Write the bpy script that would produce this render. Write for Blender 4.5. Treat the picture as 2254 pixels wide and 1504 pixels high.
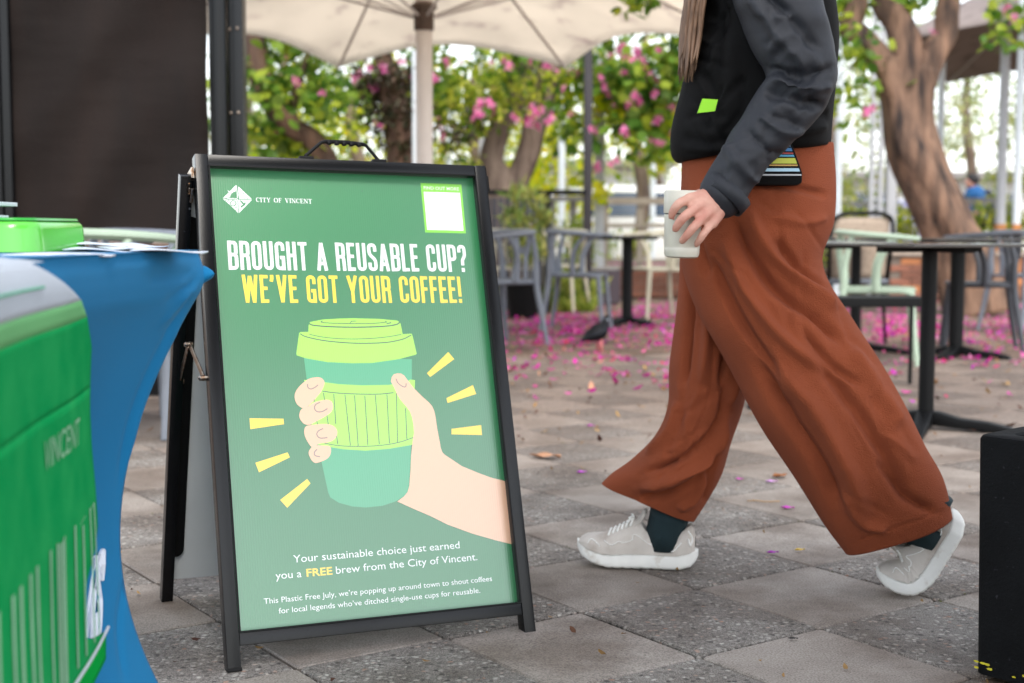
import bpy, bmesh, math, random
import numpy as np
from mathutils import Vector, Matrix, noise

R = math.radians
sc = bpy.context.scene
for o in list(bpy.data.objects):
    bpy.data.objects.remove(o)

# ------------------------------------------------------------------ camera, sky, sun, exposure
FPX, PITCH, ROLL, CAMH = 2988.0, 0.0829, 0.0015, 0.80
_cp, _sp = math.cos(PITCH), math.sin(PITCH)
_r0 = Vector((1, 0, 0)); FWD = Vector((0, _cp, -_sp)); _u0 = Vector((0, _sp, _cp))
RGT = _r0 * math.cos(ROLL) + _u0 * math.sin(ROLL)
UPV = -_r0 * math.sin(ROLL) + _u0 * math.cos(ROLL)
CAMP = Vector((0, 0, CAMH))
cam_data = bpy.data.cameras.new('camera')
cam = bpy.data.objects.new('camera', cam_data)
sc.collection.objects.link(cam)
sc.camera = cam
cm = Matrix((RGT, UPV, -FWD)).transposed().to_4x4()
cm.translation = CAMP
cam.matrix_world = cm
cam_data.sensor_width = 36.0
cam_data.lens = FPX / 2254 * 36
cam_data.clip_start = 0.05
cam_data.clip_end = 600
cam_data.dof.use_dof = True
cam_data.dof.focus_distance = 2.50
cam_data.dof.aperture_fstop = 3.8

SUN_EL, SUN_AZ = 50.0, 160.0        # azimuth measured clockwise from +Y: behind the camera, to its right
world = bpy.data.worlds.new('World')
sc.world = world
world.use_nodes = True
wn = world.node_tree.nodes; wl = world.node_tree.links
wn.clear()
wo = wn.new('ShaderNodeOutputWorld'); bg = wn.new('ShaderNodeBackground')
sky = wn.new('ShaderNodeTexSky'); sky.sky_type = 'NISHITA'; sky.sun_disc = False
sky.sun_elevation = R(SUN_EL); sky.sun_rotation = R(SUN_AZ)
sky.air_density = 1.0; sky.dust_density = 1.0; sky.ozone_density = 1.0
hs = wn.new('ShaderNodeHueSaturation'); hs.inputs['Saturation'].default_value = 0.28
wl.new(sky.outputs[0], hs.inputs['Color']); wl.new(hs.outputs[0], bg.inputs[0])
bg.inputs[1].default_value = 0.15
wl.new(bg.outputs[0], wo.inputs[0])

sun_d = bpy.data.lights.new('sun', 'SUN')
sun_d.energy = 1.15; sun_d.angle = R(22); sun_d.color = (1.0, 0.94, 0.86)
sun = bpy.data.objects.new('sun', sun_d); sc.collection.objects.link(sun)
_sd = Vector((math.sin(R(SUN_AZ)) * math.cos(R(SUN_EL)), math.cos(R(SUN_AZ)) * math.cos(R(SUN_EL)), math.sin(R(SUN_EL))))
sun.rotation_euler = _sd.to_track_quat('Z', 'Y').to_euler()
sun.location = (3, -6, 9)
sc.view_settings.view_transform = 'Standard'
sc.view_settings.look = 'None'
sc.view_settings.exposure = 1.46
sc.view_settings.gamma = 1.0
sc.view_settings.use_curve_mapping = False
sc.cycles.max_bounces = 6; sc.cycles.diffuse_bounces = 3; sc.cycles.transparent_max_bounces = 6
sc.cycles.use_denoising = True

# ------------------------------------------------------------------ measuring helpers
def ray(px, py):
    return FWD + RGT * ((px - 1127) / FPX) - UPV * ((py - 752) / FPX)
def at(px, py, Y):
    """world point seen at photo pixel (px,py) at distance Y"""
    d = ray(px, py); return CAMP + d * (Y / d.y)
def ground(px, py, z=0.0):
    d = ray(px, py); return CAMP + d * ((z - CAMH) / d.z)
def mpp(Y):            # metres per photo pixel
    return Y / FPX

# ------------------------------------------------------------------ object helpers
def link(o, parent=None):
    sc.collection.objects.link(o)
    if parent is not None:
        o.parent = parent
    return o
def tag(o, label=None, cat=None, group=None, kind=None):
    if label: o['label'] = label
    if cat: o['category'] = cat
    if group: o['group'] = group
    if kind: o['kind'] = kind
    return o
def empty(name, loc, label, cat, group=None, rz=0.0, mat4=None):
    o = bpy.data.objects.new(name, None); o.empty_display_size = 0.1
    sc.collection.objects.link(o)
    if mat4 is not None: o.matrix_world = mat4
    else:
        o.location = loc; o.rotation_euler = (0, 0, rz)
    return tag(o, label, cat, group)

class MB:
    """collects geometry for one mesh"""
    def __init__(s): s.v = []; s.f = []; s.mi = []
    def add(s, vs, fs, mi=0):
        b = len(s.v); s.v += [tuple(v) for v in vs]; s.f += [tuple(i + b for i in f) for f in fs]; s.mi += [mi] * len(fs); return s
    def box(s, c, d, M=None, mi=0):
        x, y, z = d[0] / 2, d[1] / 2, d[2] / 2
        vs = [Vector((sx * x, sy * y, sz * z)) for sx in (-1, 1) for sy in (-1, 1) for sz in (-1, 1)]
        if M is not None: vs = [M @ v for v in vs]
        vs = [v + Vector(c) for v in vs]
        return s.add(vs, [(0, 1, 3, 2), (4, 6, 7, 5), (0, 4, 5, 1), (2, 3, 7, 6), (0, 2, 6, 4), (1, 5, 7, 3)], mi)
    def bar(s, a, b, w, h, up=(0, 0, 1), mi=0):
        a, b = Vector(a), Vector(b); d = (b - a).normalized(); sd = d.cross(Vector(up)).normalized(); u = sd.cross(d)
        vs = [p + sd * (i * w / 2) + u * (j * h / 2) for p in (a, b) for i, j in ((-1, -1), (1, -1), (1, 1), (-1, 1))]
        return s.add(vs, [(0, 1, 2, 3), (7, 6, 5, 4), (0, 4, 5, 1), (1, 5, 6, 2), (2, 6, 7, 3), (3, 7, 4, 0)], mi)
    def tube(s, pts, rad, n=8, flat=1.0, cap=True, mi=0, up=None):
        pts = [Vector(p) for p in pts]
        if not hasattr(rad, '__len__'): rad = [rad] * len(pts)
        rings = []; prev = None
        for i, p in enumerate(pts):
            t = (pts[min(i + 1, len(pts) - 1)] - pts[max(i - 1, 0)]).normalized()
            if prev is None:
                a = Vector(up) if up else (Vector((0, 0, 1)) if abs(t.z) < 0.9 else Vector((0, 1, 0)))
            else: a = prev
            a = (a - t * a.dot(t)).normalized(); prev = a; b = t.cross(a)
            rings.append([p + (a * math.cos(2 * math.pi * k / n) * flat + b * math.sin(2 * math.pi * k / n)) * rad[i] for k in range(n)])
        vs = [v for r in rings for v in r]; fs = []
        for i in range(len(rings) - 1):
            for k in range(n):
                fs.append((i * n + k, i * n + (k + 1) % n, (i + 1) * n + (k + 1) % n, (i + 1) * n + k))
        if cap:
            fs.append(tuple(range(n - 1, -1, -1))); fs.append(tuple((len(rings) - 1) * n + k for k in range(n)))
        return s.add(vs, fs, mi)
    def prism(s, poly, axis_a, axis_b, o, dvec, mi=0):
        A, B, O, D = Vector(axis_a), Vector(axis_b), Vector(o), Vector(dvec); n = len(poly)
        lo = [O + A * p[0] + B * p[1] for p in poly]; hi = [v + D for v in lo]
        return s.add(lo + hi, [tuple(range(n))[::-1], tuple(range(n, 2 * n))] + [(k, (k + 1) % n, n + (k + 1) % n, n + k) for k in range(n)], mi)
    def lathe(s, prof, n=24, c=(0, 0, 0), mi=0, cap=True):
        c = Vector(c); vs = []; fs = []
        for r, z in prof:
            vs += [c + Vector((r * math.cos(2 * math.pi * k / n), r * math.sin(2 * math.pi * k / n), z)) for k in range(n)]
        for i in range(len(prof) - 1):
            for k in range(n): fs.append((i * n + k, i * n + (k + 1) % n, (i + 1) * n + (k + 1) % n, (i + 1) * n + k))
        if cap: fs.append(tuple(range(n))[::-1]); fs.append(tuple((len(prof) - 1) * n + k for k in range(n)))
        return s.add(vs, fs, mi)
    def grid(s, f, nu, nv, wrap=False, mi=0):
        vs = [f(i, j) for i in range(nu) for j in range(nv)]; fs = []
        for i in range(nu - 1):
            for j in range(nv if wrap else nv - 1):
                fs.append((i * nv + j, i * nv + (j + 1) % nv, (i + 1) * nv + (j + 1) % nv, (i + 1) * nv + j))
        return s.add(vs, fs, mi)
    def mesh(s, name, mats, smooth=False, bevel=0.0, fixn=True, subsurf=0):
        me = bpy.data.meshes.new(name); me.from_pydata(s.v, [], s.f)
        for m in (mats if isinstance(mats, (list, tuple)) else [mats]): me.materials.append(m)
        if any(s.mi): me.polygons.foreach_set('material_index', s.mi)
        if bevel or fixn:
            bm = bmesh.new(); bm.from_mesh(me)
            if fixn: bmesh.ops.recalc_face_normals(bm, faces=bm.faces)
            if bevel:
                es = [e for e in bm.edges if len(e.link_faces) == 2 and e.calc_face_angle(0) > 0.5]
                bmesh.ops.bevel(bm, geom=es, offset=bevel, segments=2, profile=0.6, affect='EDGES', clamp_overlap=True)
            bm.to_mesh(me); bm.free()
        if smooth:
            me.polygons.foreach_set('use_smooth', [True] * len(me.polygons))
            if smooth == 'auto':
                try: me.set_sharp_from_angle(angle=R(40))
                except Exception: pass
        me.update(); return me
    def obj(s, name, mats, parent=None, **k):
        o = bpy.data.objects.new(name, s.mesh(name, mats, **k)); return link(o, parent)
def inst(name, me, parent=None, loc=None, rot=None, scale=None):
    o = bpy.data.objects.new(name, me); link(o, parent)
    if loc is not None: o.location = loc
    if rot is not None: o.rotation_euler = rot
    if scale is not None: o.scale = (scale,) * 3 if not hasattr(scale, '__len__') else scale
    return o
def catmull(pts, n):
    """smooth curve through points (any dimension)"""
    P = np.array(pts, float); P = np.vstack([2 * P[0] - P[1], P, 2 * P[-1] - P[-2]]); m = len(pts) - 1; out = []
    for i in range(n):
        t = i / (n - 1) * m; k = min(int(t), m - 1); u = t - k; a, b, c, d = P[k], P[k + 1], P[k + 2], P[k + 3]
        out.append(0.5 * ((2 * b) + (-a + c) * u + (2 * a - 5 * b + 4 * c - d) * u * u + (-a + 3 * b - 3 * c + d) * u ** 3))
    return np.array(out)

# ------------------------------------------------------------------ materials
def rgb(r, g, b):          # sRGB 0..255 -> linear
    f = lambda c: (c / 255 / 12.92) if c / 255 <= 0.04045 else ((c / 255 + 0.055) / 1.055) ** 2.4
    return (f(r), f(g), f(b), 1)
def M(name, col, rough=0.6, metal=0.0, var=0.0, vscale=8.0, bump=0.0, bscale=60.0, coat=0.0, coat_r=0.1, spec=0.5, col2=None,
      island=0.0, objrand=0.0, sheen=0.0, transl=0.0, coords='Object', stretch=None, detail=4.0, dirt=None, emit=None):
    m = bpy.data.materials.new(name); m.use_nodes = True; nt = m.node_tree; N = nt.nodes; L = nt.links
    bs = N['Principled BSDF']
    bs.inputs['Roughness'].default_value = rough; bs.inputs['Metallic'].default_value = metal
    bs.inputs['Specular IOR Level'].default_value = spec
    bs.inputs['Coat Weight'].default_value = coat; bs.inputs['Coat Roughness'].default_value = coat_r
    bs.inputs['Sheen Weight'].default_value = sheen
    tc = N.new('ShaderNodeTexCoord'); src = tc.outputs[coords]
    if stretch:
        mp = N.new('ShaderNodeMapping'); mp.inputs['Scale'].default_value = stretch; L.new(src, mp.inputs[0]); src = mp.outputs[0]
    cur = N.new('ShaderNodeRGB'); cur.outputs[0].default_value = col; c = cur.outputs[0]
    if var > 0:
        nz = N.new('ShaderNodeTexNoise'); nz.inputs['Scale'].default_value = vscale; nz.inputs['Detail'].default_value = detail
        L.new(src, nz.inputs[0])
        mx = N.new('ShaderNodeMix'); mx.data_type = 'RGBA'
        mr = N.new('ShaderNodeMapRange'); mr.inputs[1].default_value = 0.35; mr.inputs[2].default_value = 0.68
        L.new(nz.outputs[0], mr.inputs[0]); L.new(mr.outputs[0], mx.inputs[0])
        c2 = col2 or tuple([min(1, x * (1 - var)) for x in col[:3]] + [1])
        L.new(c, mx.inputs[6]); mx.inputs[7].default_value = c2; c = mx.outputs[2]
    if dirt:                 # (colour, scale, low, high)
        nz = N.new('ShaderNodeTexNoise'); nz.inputs['Scale'].default_value = dirt[1]; nz.inputs['Detail'].default_value = 6
        L.new(tc.outputs[coords], nz.inputs[0]); mr = N.new('ShaderNodeMapRange'); mr.inputs[1].default_value = dirt[2]; mr.inputs[2].default_value = dirt[3]
        L.new(nz.outputs[0], mr.inputs[0]); mx = N.new('ShaderNodeMix'); mx.data_type = 'RGBA'; L.new(mr.outputs[0], mx.inputs[0])
        L.new(c, mx.inputs[6]); mx.inputs[7].default_value = dirt[0]; c = mx.outputs[2]
    if island or objrand:
        if island:
            g = N.new('ShaderNodeNewGeometry'); rs = g.outputs['Random Per Island']; amt = island
        else:
            g = N.new('ShaderNodeObjectInfo'); rs = g.outputs['Random']; amt = objrand
        hv = N.new('ShaderNodeHueSaturation'); mr = N.new('ShaderNodeMapRange')
        mr.inputs[3].default_value = 1 - amt; mr.inputs[4].default_value = 1 + amt
        L.new(rs, mr.inputs[0]); L.new(mr.outputs[0], hv.inputs['Value']); L.new(c, hv.inputs['Color']); c = hv.outputs[0]
    L.new(c, bs.inputs['Base Color'])
    if bump > 0:
        nb = N.new('ShaderNodeTexNoise'); nb.inputs['Scale'].default_value = bscale; nb.inputs['Detail'].default_value = 5
        L.new(src, nb.inputs[0]); bp = N.new('ShaderNodeBump'); bp.inputs['Strength'].default_value = min(1, bump); bp.inputs['Distance'].default_value = 0.004 * max(1, bump)
        L.new(nb.outputs[0], bp.inputs['Height']); L.new(bp.outputs[0], bs.inputs['Normal'])
    if transl > 0:
        tr = N.new('ShaderNodeBsdfTranslucent'); ms = N.new('ShaderNodeMixShader'); ms.inputs[0].default_value = transl
        L.new(c, tr.inputs[0]); L.new(bs.outputs[0], ms.inputs[1]); L.new(tr.outputs[0], ms.inputs[2])
        L.new(ms.outputs[0], N['Material Output'].inputs[0])
    return m
def leaf_mat(name, cols, transl=0.45, rough=0.45):
    m = bpy.data.materials.new(name); m.use_nodes = True; N = m.node_tree.nodes; L = m.node_tree.links
    bs = N['Principled BSDF']; bs.inputs['Roughness'].default_value = rough; bs.inputs['Specular IOR Level'].default_value = 0.35
    g = N.new('ShaderNodeNewGeometry'); cr = N.new('ShaderNodeValToRGB'); e = cr.color_ramp.elements
    while len(e) < len(cols): e.new(0.5)
    for i, c in enumerate(cols): e[i].position = i / (len(cols) - 1) ; e[i].color = c
    L.new(g.outputs['Random Per Island'], cr.inputs[0]); L.new(cr.outputs[0], bs.inputs['Base Color'])
    tr = N.new('ShaderNodeBsdfTranslucent'); ms = N.new('ShaderNodeMixShader'); ms.inputs[0].default_value = transl
    L.new(cr.outputs[0], tr.inputs[0]); L.new(bs.outputs[0], ms.inputs[1]); L.new(tr.outputs[0], ms.inputs[2]); L.new(ms.outputs[0], N['Material Output'].inputs[0])
    return m

MT = {}
MT['black_metal'] = M('black_metal', rgb(9, 11, 14), 0.26, 0.0, spec=0.28, bump=0.04, bscale=400, coat=0.0, coat_r=0.2, dirt=(rgb(70, 74, 80), 55, 0.74, 0.78))
MT['black_plastic'] = M('black_plastic', rgb(7, 7, 9), 0.5, spec=.2, var=0.3, vscale=40)
MT['steel'] = M('steel', rgb(165, 160, 152), 0.28, 1.0, var=0.5, vscale=120, col2=rgb(120, 84, 52), bump=0.1, bscale=300)
MT['brown_mesh'] = None
MT['tan_wood'] = M('tan_wood', rgb(186, 140, 108), 0.6, var=0.3, vscale=6, stretch=(1, 8, 8))
MT['grey_chair'] = M('grey_chair', rgb(112, 118, 128), 0.45, var=0.12, vscale=20, bump=0.05, bscale=200)
MT['dark_chair'] = M('dark_chair', rgb(60, 63, 70), 0.45, var=0.15, vscale=20)
MT['green_chair'] = M('green_chair', rgb(160, 178, 158), 0.42, var=0.08, vscale=15, bump=0.05, bscale=200)
MT['cream_chair'] = M('cream_chair', rgb(176, 170, 150), 0.45, var=0.1, vscale=15)
MT['table_metal'] = M('table_metal', rgb(8, 9, 11), 0.5, spec=0.2, var=0.2, vscale=30, bump=0.06, bscale=250)
MT['table_top'] = M('table_top', rgb(62, 60, 58), 0.16, var=0.35, vscale=7, spec=0.6)
MT['cream_canvas'] = None
# ------------------------------------------------------------------ canvas / mesh / paving materials
def canvas_mat(name, base, stain, lo=0.56, hi=0.72, transl=0.35):
    m = M(name, base, 0.85, var=0.10, vscale=2.5, dirt=(stain, 5.0, lo, hi), transl=transl, bump=0.2, bscale=3.0)
    return m
MT['cream_canvas'] = canvas_mat('cream_canvas', rgb(242, 234, 222), rgb(206, 194, 188), .58, .76, .75)
MT['taupe_canvas'] = canvas_mat('taupe_canvas', rgb(150, 138, 134), rgb(112, 102, 100), transl=0.15)

def mesh_blind_mat():
    m = M('brown_mesh', rgb(30, 20, 16), 0.8, var=0.35, vscale=1.3, col2=rgb(20, 14, 12), stretch=(3.0, 1, 0.7), bump=0, spec=0.25)
    N = m.node_tree.nodes; L = m.node_tree.links; bs = N['Principled BSDF']
    tc = N.new('ShaderNodeTexCoord')
    wv = N.new('ShaderNodeTexNoise'); wv.inputs['Scale'].default_value = 1.6
    mp = N.new('ShaderNodeMapping'); mp.inputs['Scale'].default_value = (0.9, 1, 3.2); mp.inputs['Rotation'].default_value = (0, 0.25, 0)
    L.new(tc.outputs['Object'], mp.inputs[0]); L.new(mp.outputs[0], wv.inputs[0])
    b1 = N.new('ShaderNodeBump'); b1.inputs['Strength'].default_value = 0.35; b1.inputs['Distance'].default_value = 0.05
    L.new(wv.outputs[0], b1.inputs['Height'])
    w2 = N.new('ShaderNodeTexNoise'); w2.inputs['Scale'].default_value = 140
    L.new(tc.outputs['Object'], w2.inputs[0])
    b2 = N.new('ShaderNodeBump'); b2.inputs['Strength'].default_value = 0.5; b2.inputs['Distance'].default_value = 0.004
    L.new(w2.outputs[0], b2.inputs['Height']); L.new(b1.outputs[0], b2.inputs['Normal']); L.new(b2.outputs[0], bs.inputs['Normal'])
    return m
MT['brown_mesh'] = mesh_blind_mat()

def slab_mat(name, agg):
    m = bpy.data.materials.new(name); m.use_nodes = True; N = m.node_tree.nodes; L = m.node_tree.links
    bs = N['Principled BSDF']; bs.inputs['Roughness'].default_value = 0.72 if agg else 0.6
    g = N.new('ShaderNodeNewGeometry'); pos = g.outputs['Position']
    oi = N.new('ShaderNodeObjectInfo')
    def noise(s, d=5, src=pos, rough=0.6):
        n = N.new('ShaderNodeTexNoise'); n.inputs['Scale'].default_value = s; n.inputs['Detail'].default_value = d; n.inputs['Roughness'].default_value = rough; L.new(src, n.inputs[0]); return n.outputs[0]
    def ramp(src, stops):
        r = N.new('ShaderNodeValToRGB'); e = r.color_ramp.elements
        while len(e) < len(stops): e.new(0.5)
        for i, (p, c) in enumerate(stops): e[i].position = p; e[i].color = c
        L.new(src, r.inputs[0]); return r.outputs[0]
    def mix(f, a, b, mode='MIX'):
        x = N.new('ShaderNodeMix'); x.data_type = 'RGBA'; x.blend_type = mode
        for s, k in ((f, 0), (a, 6), (b, 7)):
            if hasattr(s, 'links'): L.new(s, x.inputs[k])
            else: x.inputs[k].default_value = s
        return x.outputs[2]
    if agg:
        # uneven stones: warped voronoi, two sizes
        nv = N.new('ShaderNodeTexNoise'); nv.inputs['Scale'].default_value = 60; L.new(pos, nv.inputs[0])
        vm = N.new('ShaderNodeVectorMath'); vm.operation = 'MULTIPLY_ADD'; vm.inputs[1].default_value = (0.011, 0.011, 0.0); L.new(nv.outputs[1], vm.inputs[0]); L.new(pos, vm.inputs[2])
        v1 = N.new('ShaderNodeTexVoronoi'); v1.inputs['Scale'].default_value = 92; L.new(vm.outputs[0], v1.inputs[0])
        v1.inputs['Randomness'].default_value = 1.0
        sep = N.new('ShaderNodeSeparateColor'); L.new(v1.outputs['Color'], sep.inputs[0])
        stone = ramp(sep.outputs[0], [(0.0, rgb(84, 79, 74)), (0.3, rgb(140, 133, 125)), (0.6, rgb(186, 178, 169)), (0.92, rgb(230, 224, 214)), (1.0, rgb(196, 140, 106))])
        stone.node.color_ramp.interpolation = 'LINEAR'
        edge = N.new('ShaderNodeMapRange'); edge.inputs[1].default_value = 0.30; edge.inputs[2].default_value = 0.62; L.new(v1.outputs['Distance'], edge.inputs[0])
        pres = ramp(sep.outputs[1], [(0.25, (0, 0, 0, 1)), (0.4, (1, 1, 1, 1))])
        matrix = ramp(noise(420, 3), [(0.38, rgb(104, 96, 89)), (0.62, rgb(188, 179, 169))])
        f1 = N.new('ShaderNodeMath'); f1.operation = 'SUBTRACT'; f1.inputs[0].default_value = 1; L.new(edge.outputs[0], f1.inputs[1])
        f2 = N.new('ShaderNodeMath'); f2.operation = 'MULTIPLY'; L.new(f1.outputs[0], f2.inputs[0]); L.new(pres, f2.inputs[1])
        c = mix(f2.outputs[0], matrix, stone)
        h = N.new('ShaderNodeMath'); h.operation = 'ADD'; L.new(f2.outputs[0], h.inputs[0]); L.new(noise(500, 3), h.inputs[1])
        bp = N.new('ShaderNodeBump'); bp.inputs['Strength'].default_value = 1.0; bp.inputs['Distance'].default_value = 0.006; L.new(h.outputs[0], bp.inputs['Height'])
    else:
        c = ramp(noise(9, 6), [(0.3, rgb(118, 108, 98)), (0.5, rgb(140, 129, 118)), (0.72, rgb(160, 149, 138))])
        c = mix(0.62, c, ramp(noise(260, 5), [(0.33, rgb(100, 90, 84)), (0.6, rgb(184, 173, 161))]))
        sp = noise(150, 2); c = mix(ramp(sp, [(0.66, (0, 0, 0, 1)), (0.70, (1, 1, 1, 1))]), c, rgb(102, 92, 84))
        bp = N.new('ShaderNodeBump'); bp.inputs['Strength'].default_value = 0.45; bp.inputs['Distance'].default_value = 0.0022; L.new(noise(300, 5), bp.inputs['Height'])
    # broad stains and dirt (stay put)
    st = ramp(noise(3.1, 7), [(0.42, (0, 0, 0, 1)), (0.62, (1, 1, 1, 1))])
    c = mix(st, c, mix(1.0, c, rgb(196, 186, 178), 'MULTIPLY'))
    st2 = ramp(noise(0.9, 5), [(0.45, (0, 0, 0, 1)), (0.75, (1, 1, 1, 1))])
    c = mix(st2, c, mix(1.0, c, rgb(186, 172, 160), 'MULTIPLY'))
    # brown earth trodden over the paving under the trees, where the beds begin
    sx = N.new('ShaderNodeSeparateXYZ'); L.new(pos, sx.inputs[0]); dm = N.new('ShaderNodeMath'); dm.operation = 'MULTIPLY_ADD'; dm.inputs[1].default_value = 2.6; L.new(noise(1.3, 6), dm.inputs[0]); L.new(sx.outputs[1], dm.inputs[2])
    dr_ = N.new('ShaderNodeMapRange'); dr_.inputs[1].default_value = 4.9; dr_.inputs[2].default_value = 7.6; dr_.inputs[4].default_value = .85; L.new(dm.outputs[0], dr_.inputs[0])
    c = mix(dr_.outputs[0], c, ramp(noise(60, 5), [(0.35, rgb(84, 66, 54)), (0.65, rgb(136, 114, 98))]))
    # dark drips and ground-in marks
    c = mix(ramp(noise(17, 2), [(0.70, (0, 0, 0, 1)), (0.76, (.6, .6, .6, 1))]), c, rgb(84, 76, 70))
    hv = N.new('ShaderNodeHueSaturation'); mr = N.new('ShaderNodeMapRange'); mr.inputs[3].default_value = 0.96; mr.inputs[4].default_value = 1.14
    L.new(oi.outputs['Random'], mr.inputs[0]); L.new(mr.outputs[0], hv.inputs['Value']); L.new(c, hv.inputs['Color']); hv.inputs['Saturation'].default_value = 0.8
    # damp worn patches: slightly smoother
    rr = N.new('ShaderNodeMapRange'); rr.inputs[1].default_value = 0.4; rr.inputs[2].default_value = 0.7; rr.inputs[3].default_value = 0.8; rr.inputs[4].default_value = 0.5
    L.new(noise(4, 4), rr.inputs[0]); L.new(rr.outputs[0], bs.inputs['Roughness'])
    L.new(hv.outputs[0], bs.inputs['Base Color']); L.new(bp.outputs[0], bs.inputs['Normal'])
    return m
MT['slab_agg'] = slab_mat('aggregate_slab', True)
MT['slab_smooth'] = slab_mat('smooth_slab', False)

def ground_mat():
    m = bpy.data.materials.new('earth_ground'); m.use_nodes = True; N = m.node_tree.nodes; L = m.node_tree.links
    bs = N['Principled BSDF']; bs.inputs['Roughness'].default_value = 0.85
    g = N.new('ShaderNodeNewGeometry'); pos = g.outputs['Position']
    def noise(s, d=6):
        n = N.new('ShaderNodeTexNoise'); n.inputs['Scale'].default_value = s; n.inputs['Detail'].default_value = d; L.new(pos, n.inputs[0]); return n.outputs[0]
    r = N.new('ShaderNodeValToRGB'); e = r.color_ramp.elements; e[0].position = 0.33; e[0].color = rgb(92, 74, 62); e[1].position = 0.66; e[1].color = rgb(150, 126, 108)
    L.new(noise(1.8), r.inputs[0])
    x = N.new('ShaderNodeMix'); x.data_type = 'RGBA'; x.blend_type = 'MULTIPLY'; x.inputs[0].default_value = 0.6
    r2 = N.new('ShaderNodeValToRGB'); e = r2.color_ramp.elements; e[0].position = 0.35; e[0].color = rgb(120, 112, 104); e[1].position = 0.6; e[1].color = (1, 1, 1, 1)
    L.new(noise(40), r2.inputs[0]); L.new(r.outputs[0], x.inputs[6]); L.new(r2.outputs[0], x.inputs[7]); L.new(x.outputs[2], bs.inputs['Base Color'])
    bp = N.new('ShaderNodeBump'); bp.inputs['Strength'].default_value = 0.6; bp.inputs['Distance'].default_value = 0.01; L.new(noise(120), bp.inputs['Height']); L.new(bp.outputs[0], bs.inputs['Normal'])
    return m
MT['ground'] = ground_mat()

# ------------------------------------------------------------------ ground and paving
gr = MB().add([(-300, -60, -0.014), (300, -60, -0.014), (300, 500, -0.014), (-300, 500, -0.014)], [(0, 1, 2, 3)]).obj('ground', MT['ground'], fixn=False)
tag(gr, kind='structure')
pave = bpy.data.objects.new('pavement', None); link(pave); tag(pave, kind='structure')
TH = -0.9667
U2 = Vector((math.cos(TH), math.sin(TH))); N2 = Vector((-U2.y, U2.x))
n_off = [x for x in (1.053 - 0.338 * k for k in range(16, 0, -1))] + [1.053, 1.374, 1.705, 2.03, 2.397] + [2.397 + 0.352 * k for k in range(1, 26)]
u_off = [-1.85 + 0.365 * k for k in range(-30, 16)]
random.seed(4)
def slab_mesh(w, h, seed, m):
    ch = 0.0035; c = 0.006; mb = MB(); rings = []
    for ins, z in ((0, -0.03), (0, -ch), (ch, 0)):
        X, Y = w / 2 - ins, h / 2 - ins
        rings.append([(X - c, -Y, z), (X, -Y + c, z), (X, Y - c, z), (X - c, Y, z), (-X + c, Y, z), (-X, Y - c, z), (-X, -Y + c, z), (-X + c, -Y, z)])
    fs = [(q + k, q + (k + 1) % 8, q + 8 + (k + 1) % 8, q + 8 + k) for q in (0, 8) for k in range(8)]
    mb.add(sum(rings, []), fs + [tuple(range(16, 24))])
    return mb.mesh('paving_slab', m)
cells = []
for i in range(len(n_off) - 1):
    for j in range(len(u_off) - 1):
        cn = (n_off[i] + n_off[i + 1]) / 2; cu = (u_off[j] + u_off[j + 1]) / 2
        p = N2 * cn + U2 * cu
        if p.y < 1.75 or p.y > 8.6: continue
        x = p.x / p.y * FPX + 1127
        if x < -260 or x > 2254 + 260: continue
        cells.append((p.y, i, j, p))
cells.sort(key=lambda c: c[0])
cells = cells[:296]
smc = {}
for _, i, j, p in cells:
    w = round(u_off[j + 1] - u_off[j] - 0.006, 4); h = round(n_off[i + 1] - n_off[i] - 0.006, 4)
    i0 = n_off.index(1.705); agg = ((i - i0) + (j - 30)) % 2 == 1
    key = (w, h, agg)
    if key not in smc: smc[key] = slab_mesh(w, h, 1, MT['slab_agg' if agg else 'slab_smooth'])
    inst('paving_slab', smc[key], pave, (p.x, p.y, random.uniform(-0.0015, 0.0012)),
         (random.uniform(-0.002, 0.002), random.uniform(-0.002, 0.002), TH + random.uniform(-0.003, 0.003)))
print('slabs', len(cells))
# moss and grit lying in some joints
mo = MB(); rnd = random.Random(9)
MT['moss'] = leaf_mat('moss', [rgb(58, 66, 30), rgb(96, 104, 44), rgb(70, 52, 36)], 0.0, 0.9)
for k in range(5200):
    if rnd.random() < 0.6:
        n = rnd.choice(n_off); u = rnd.uniform(-6, 2)
        q = N2 * (n + rnd.gauss(0, .003)) + U2 * u
        if noise.noise((n * 3, u * 1.3, 0)) < 0.12: continue
    else:
        u = rnd.choice(u_off); n = rnd.uniform(0, 6)
        q = N2 * n + U2 * (u + rnd.gauss(0, .003))
        if noise.noise((n * 1.3, u * 3, 5)) < 0.12: continue
    if q.y < 2 or q.y > 6: continue
    s = rnd.uniform(.0012, .0035); z = -0.003 + rnd.uniform(0, .003)
    mo.add([(q.x - s, q.y - s, z), (q.x + s, q.y - s * .6, z + s * .3), (q.x + s * .3, q.y + s, z), (q.x, q.y, z + s)], [(0, 1, 3), (1, 2, 3), (2, 0, 3)])
tag(mo.obj('joint_moss', MT['moss'], pave), kind='stuff')
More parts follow.
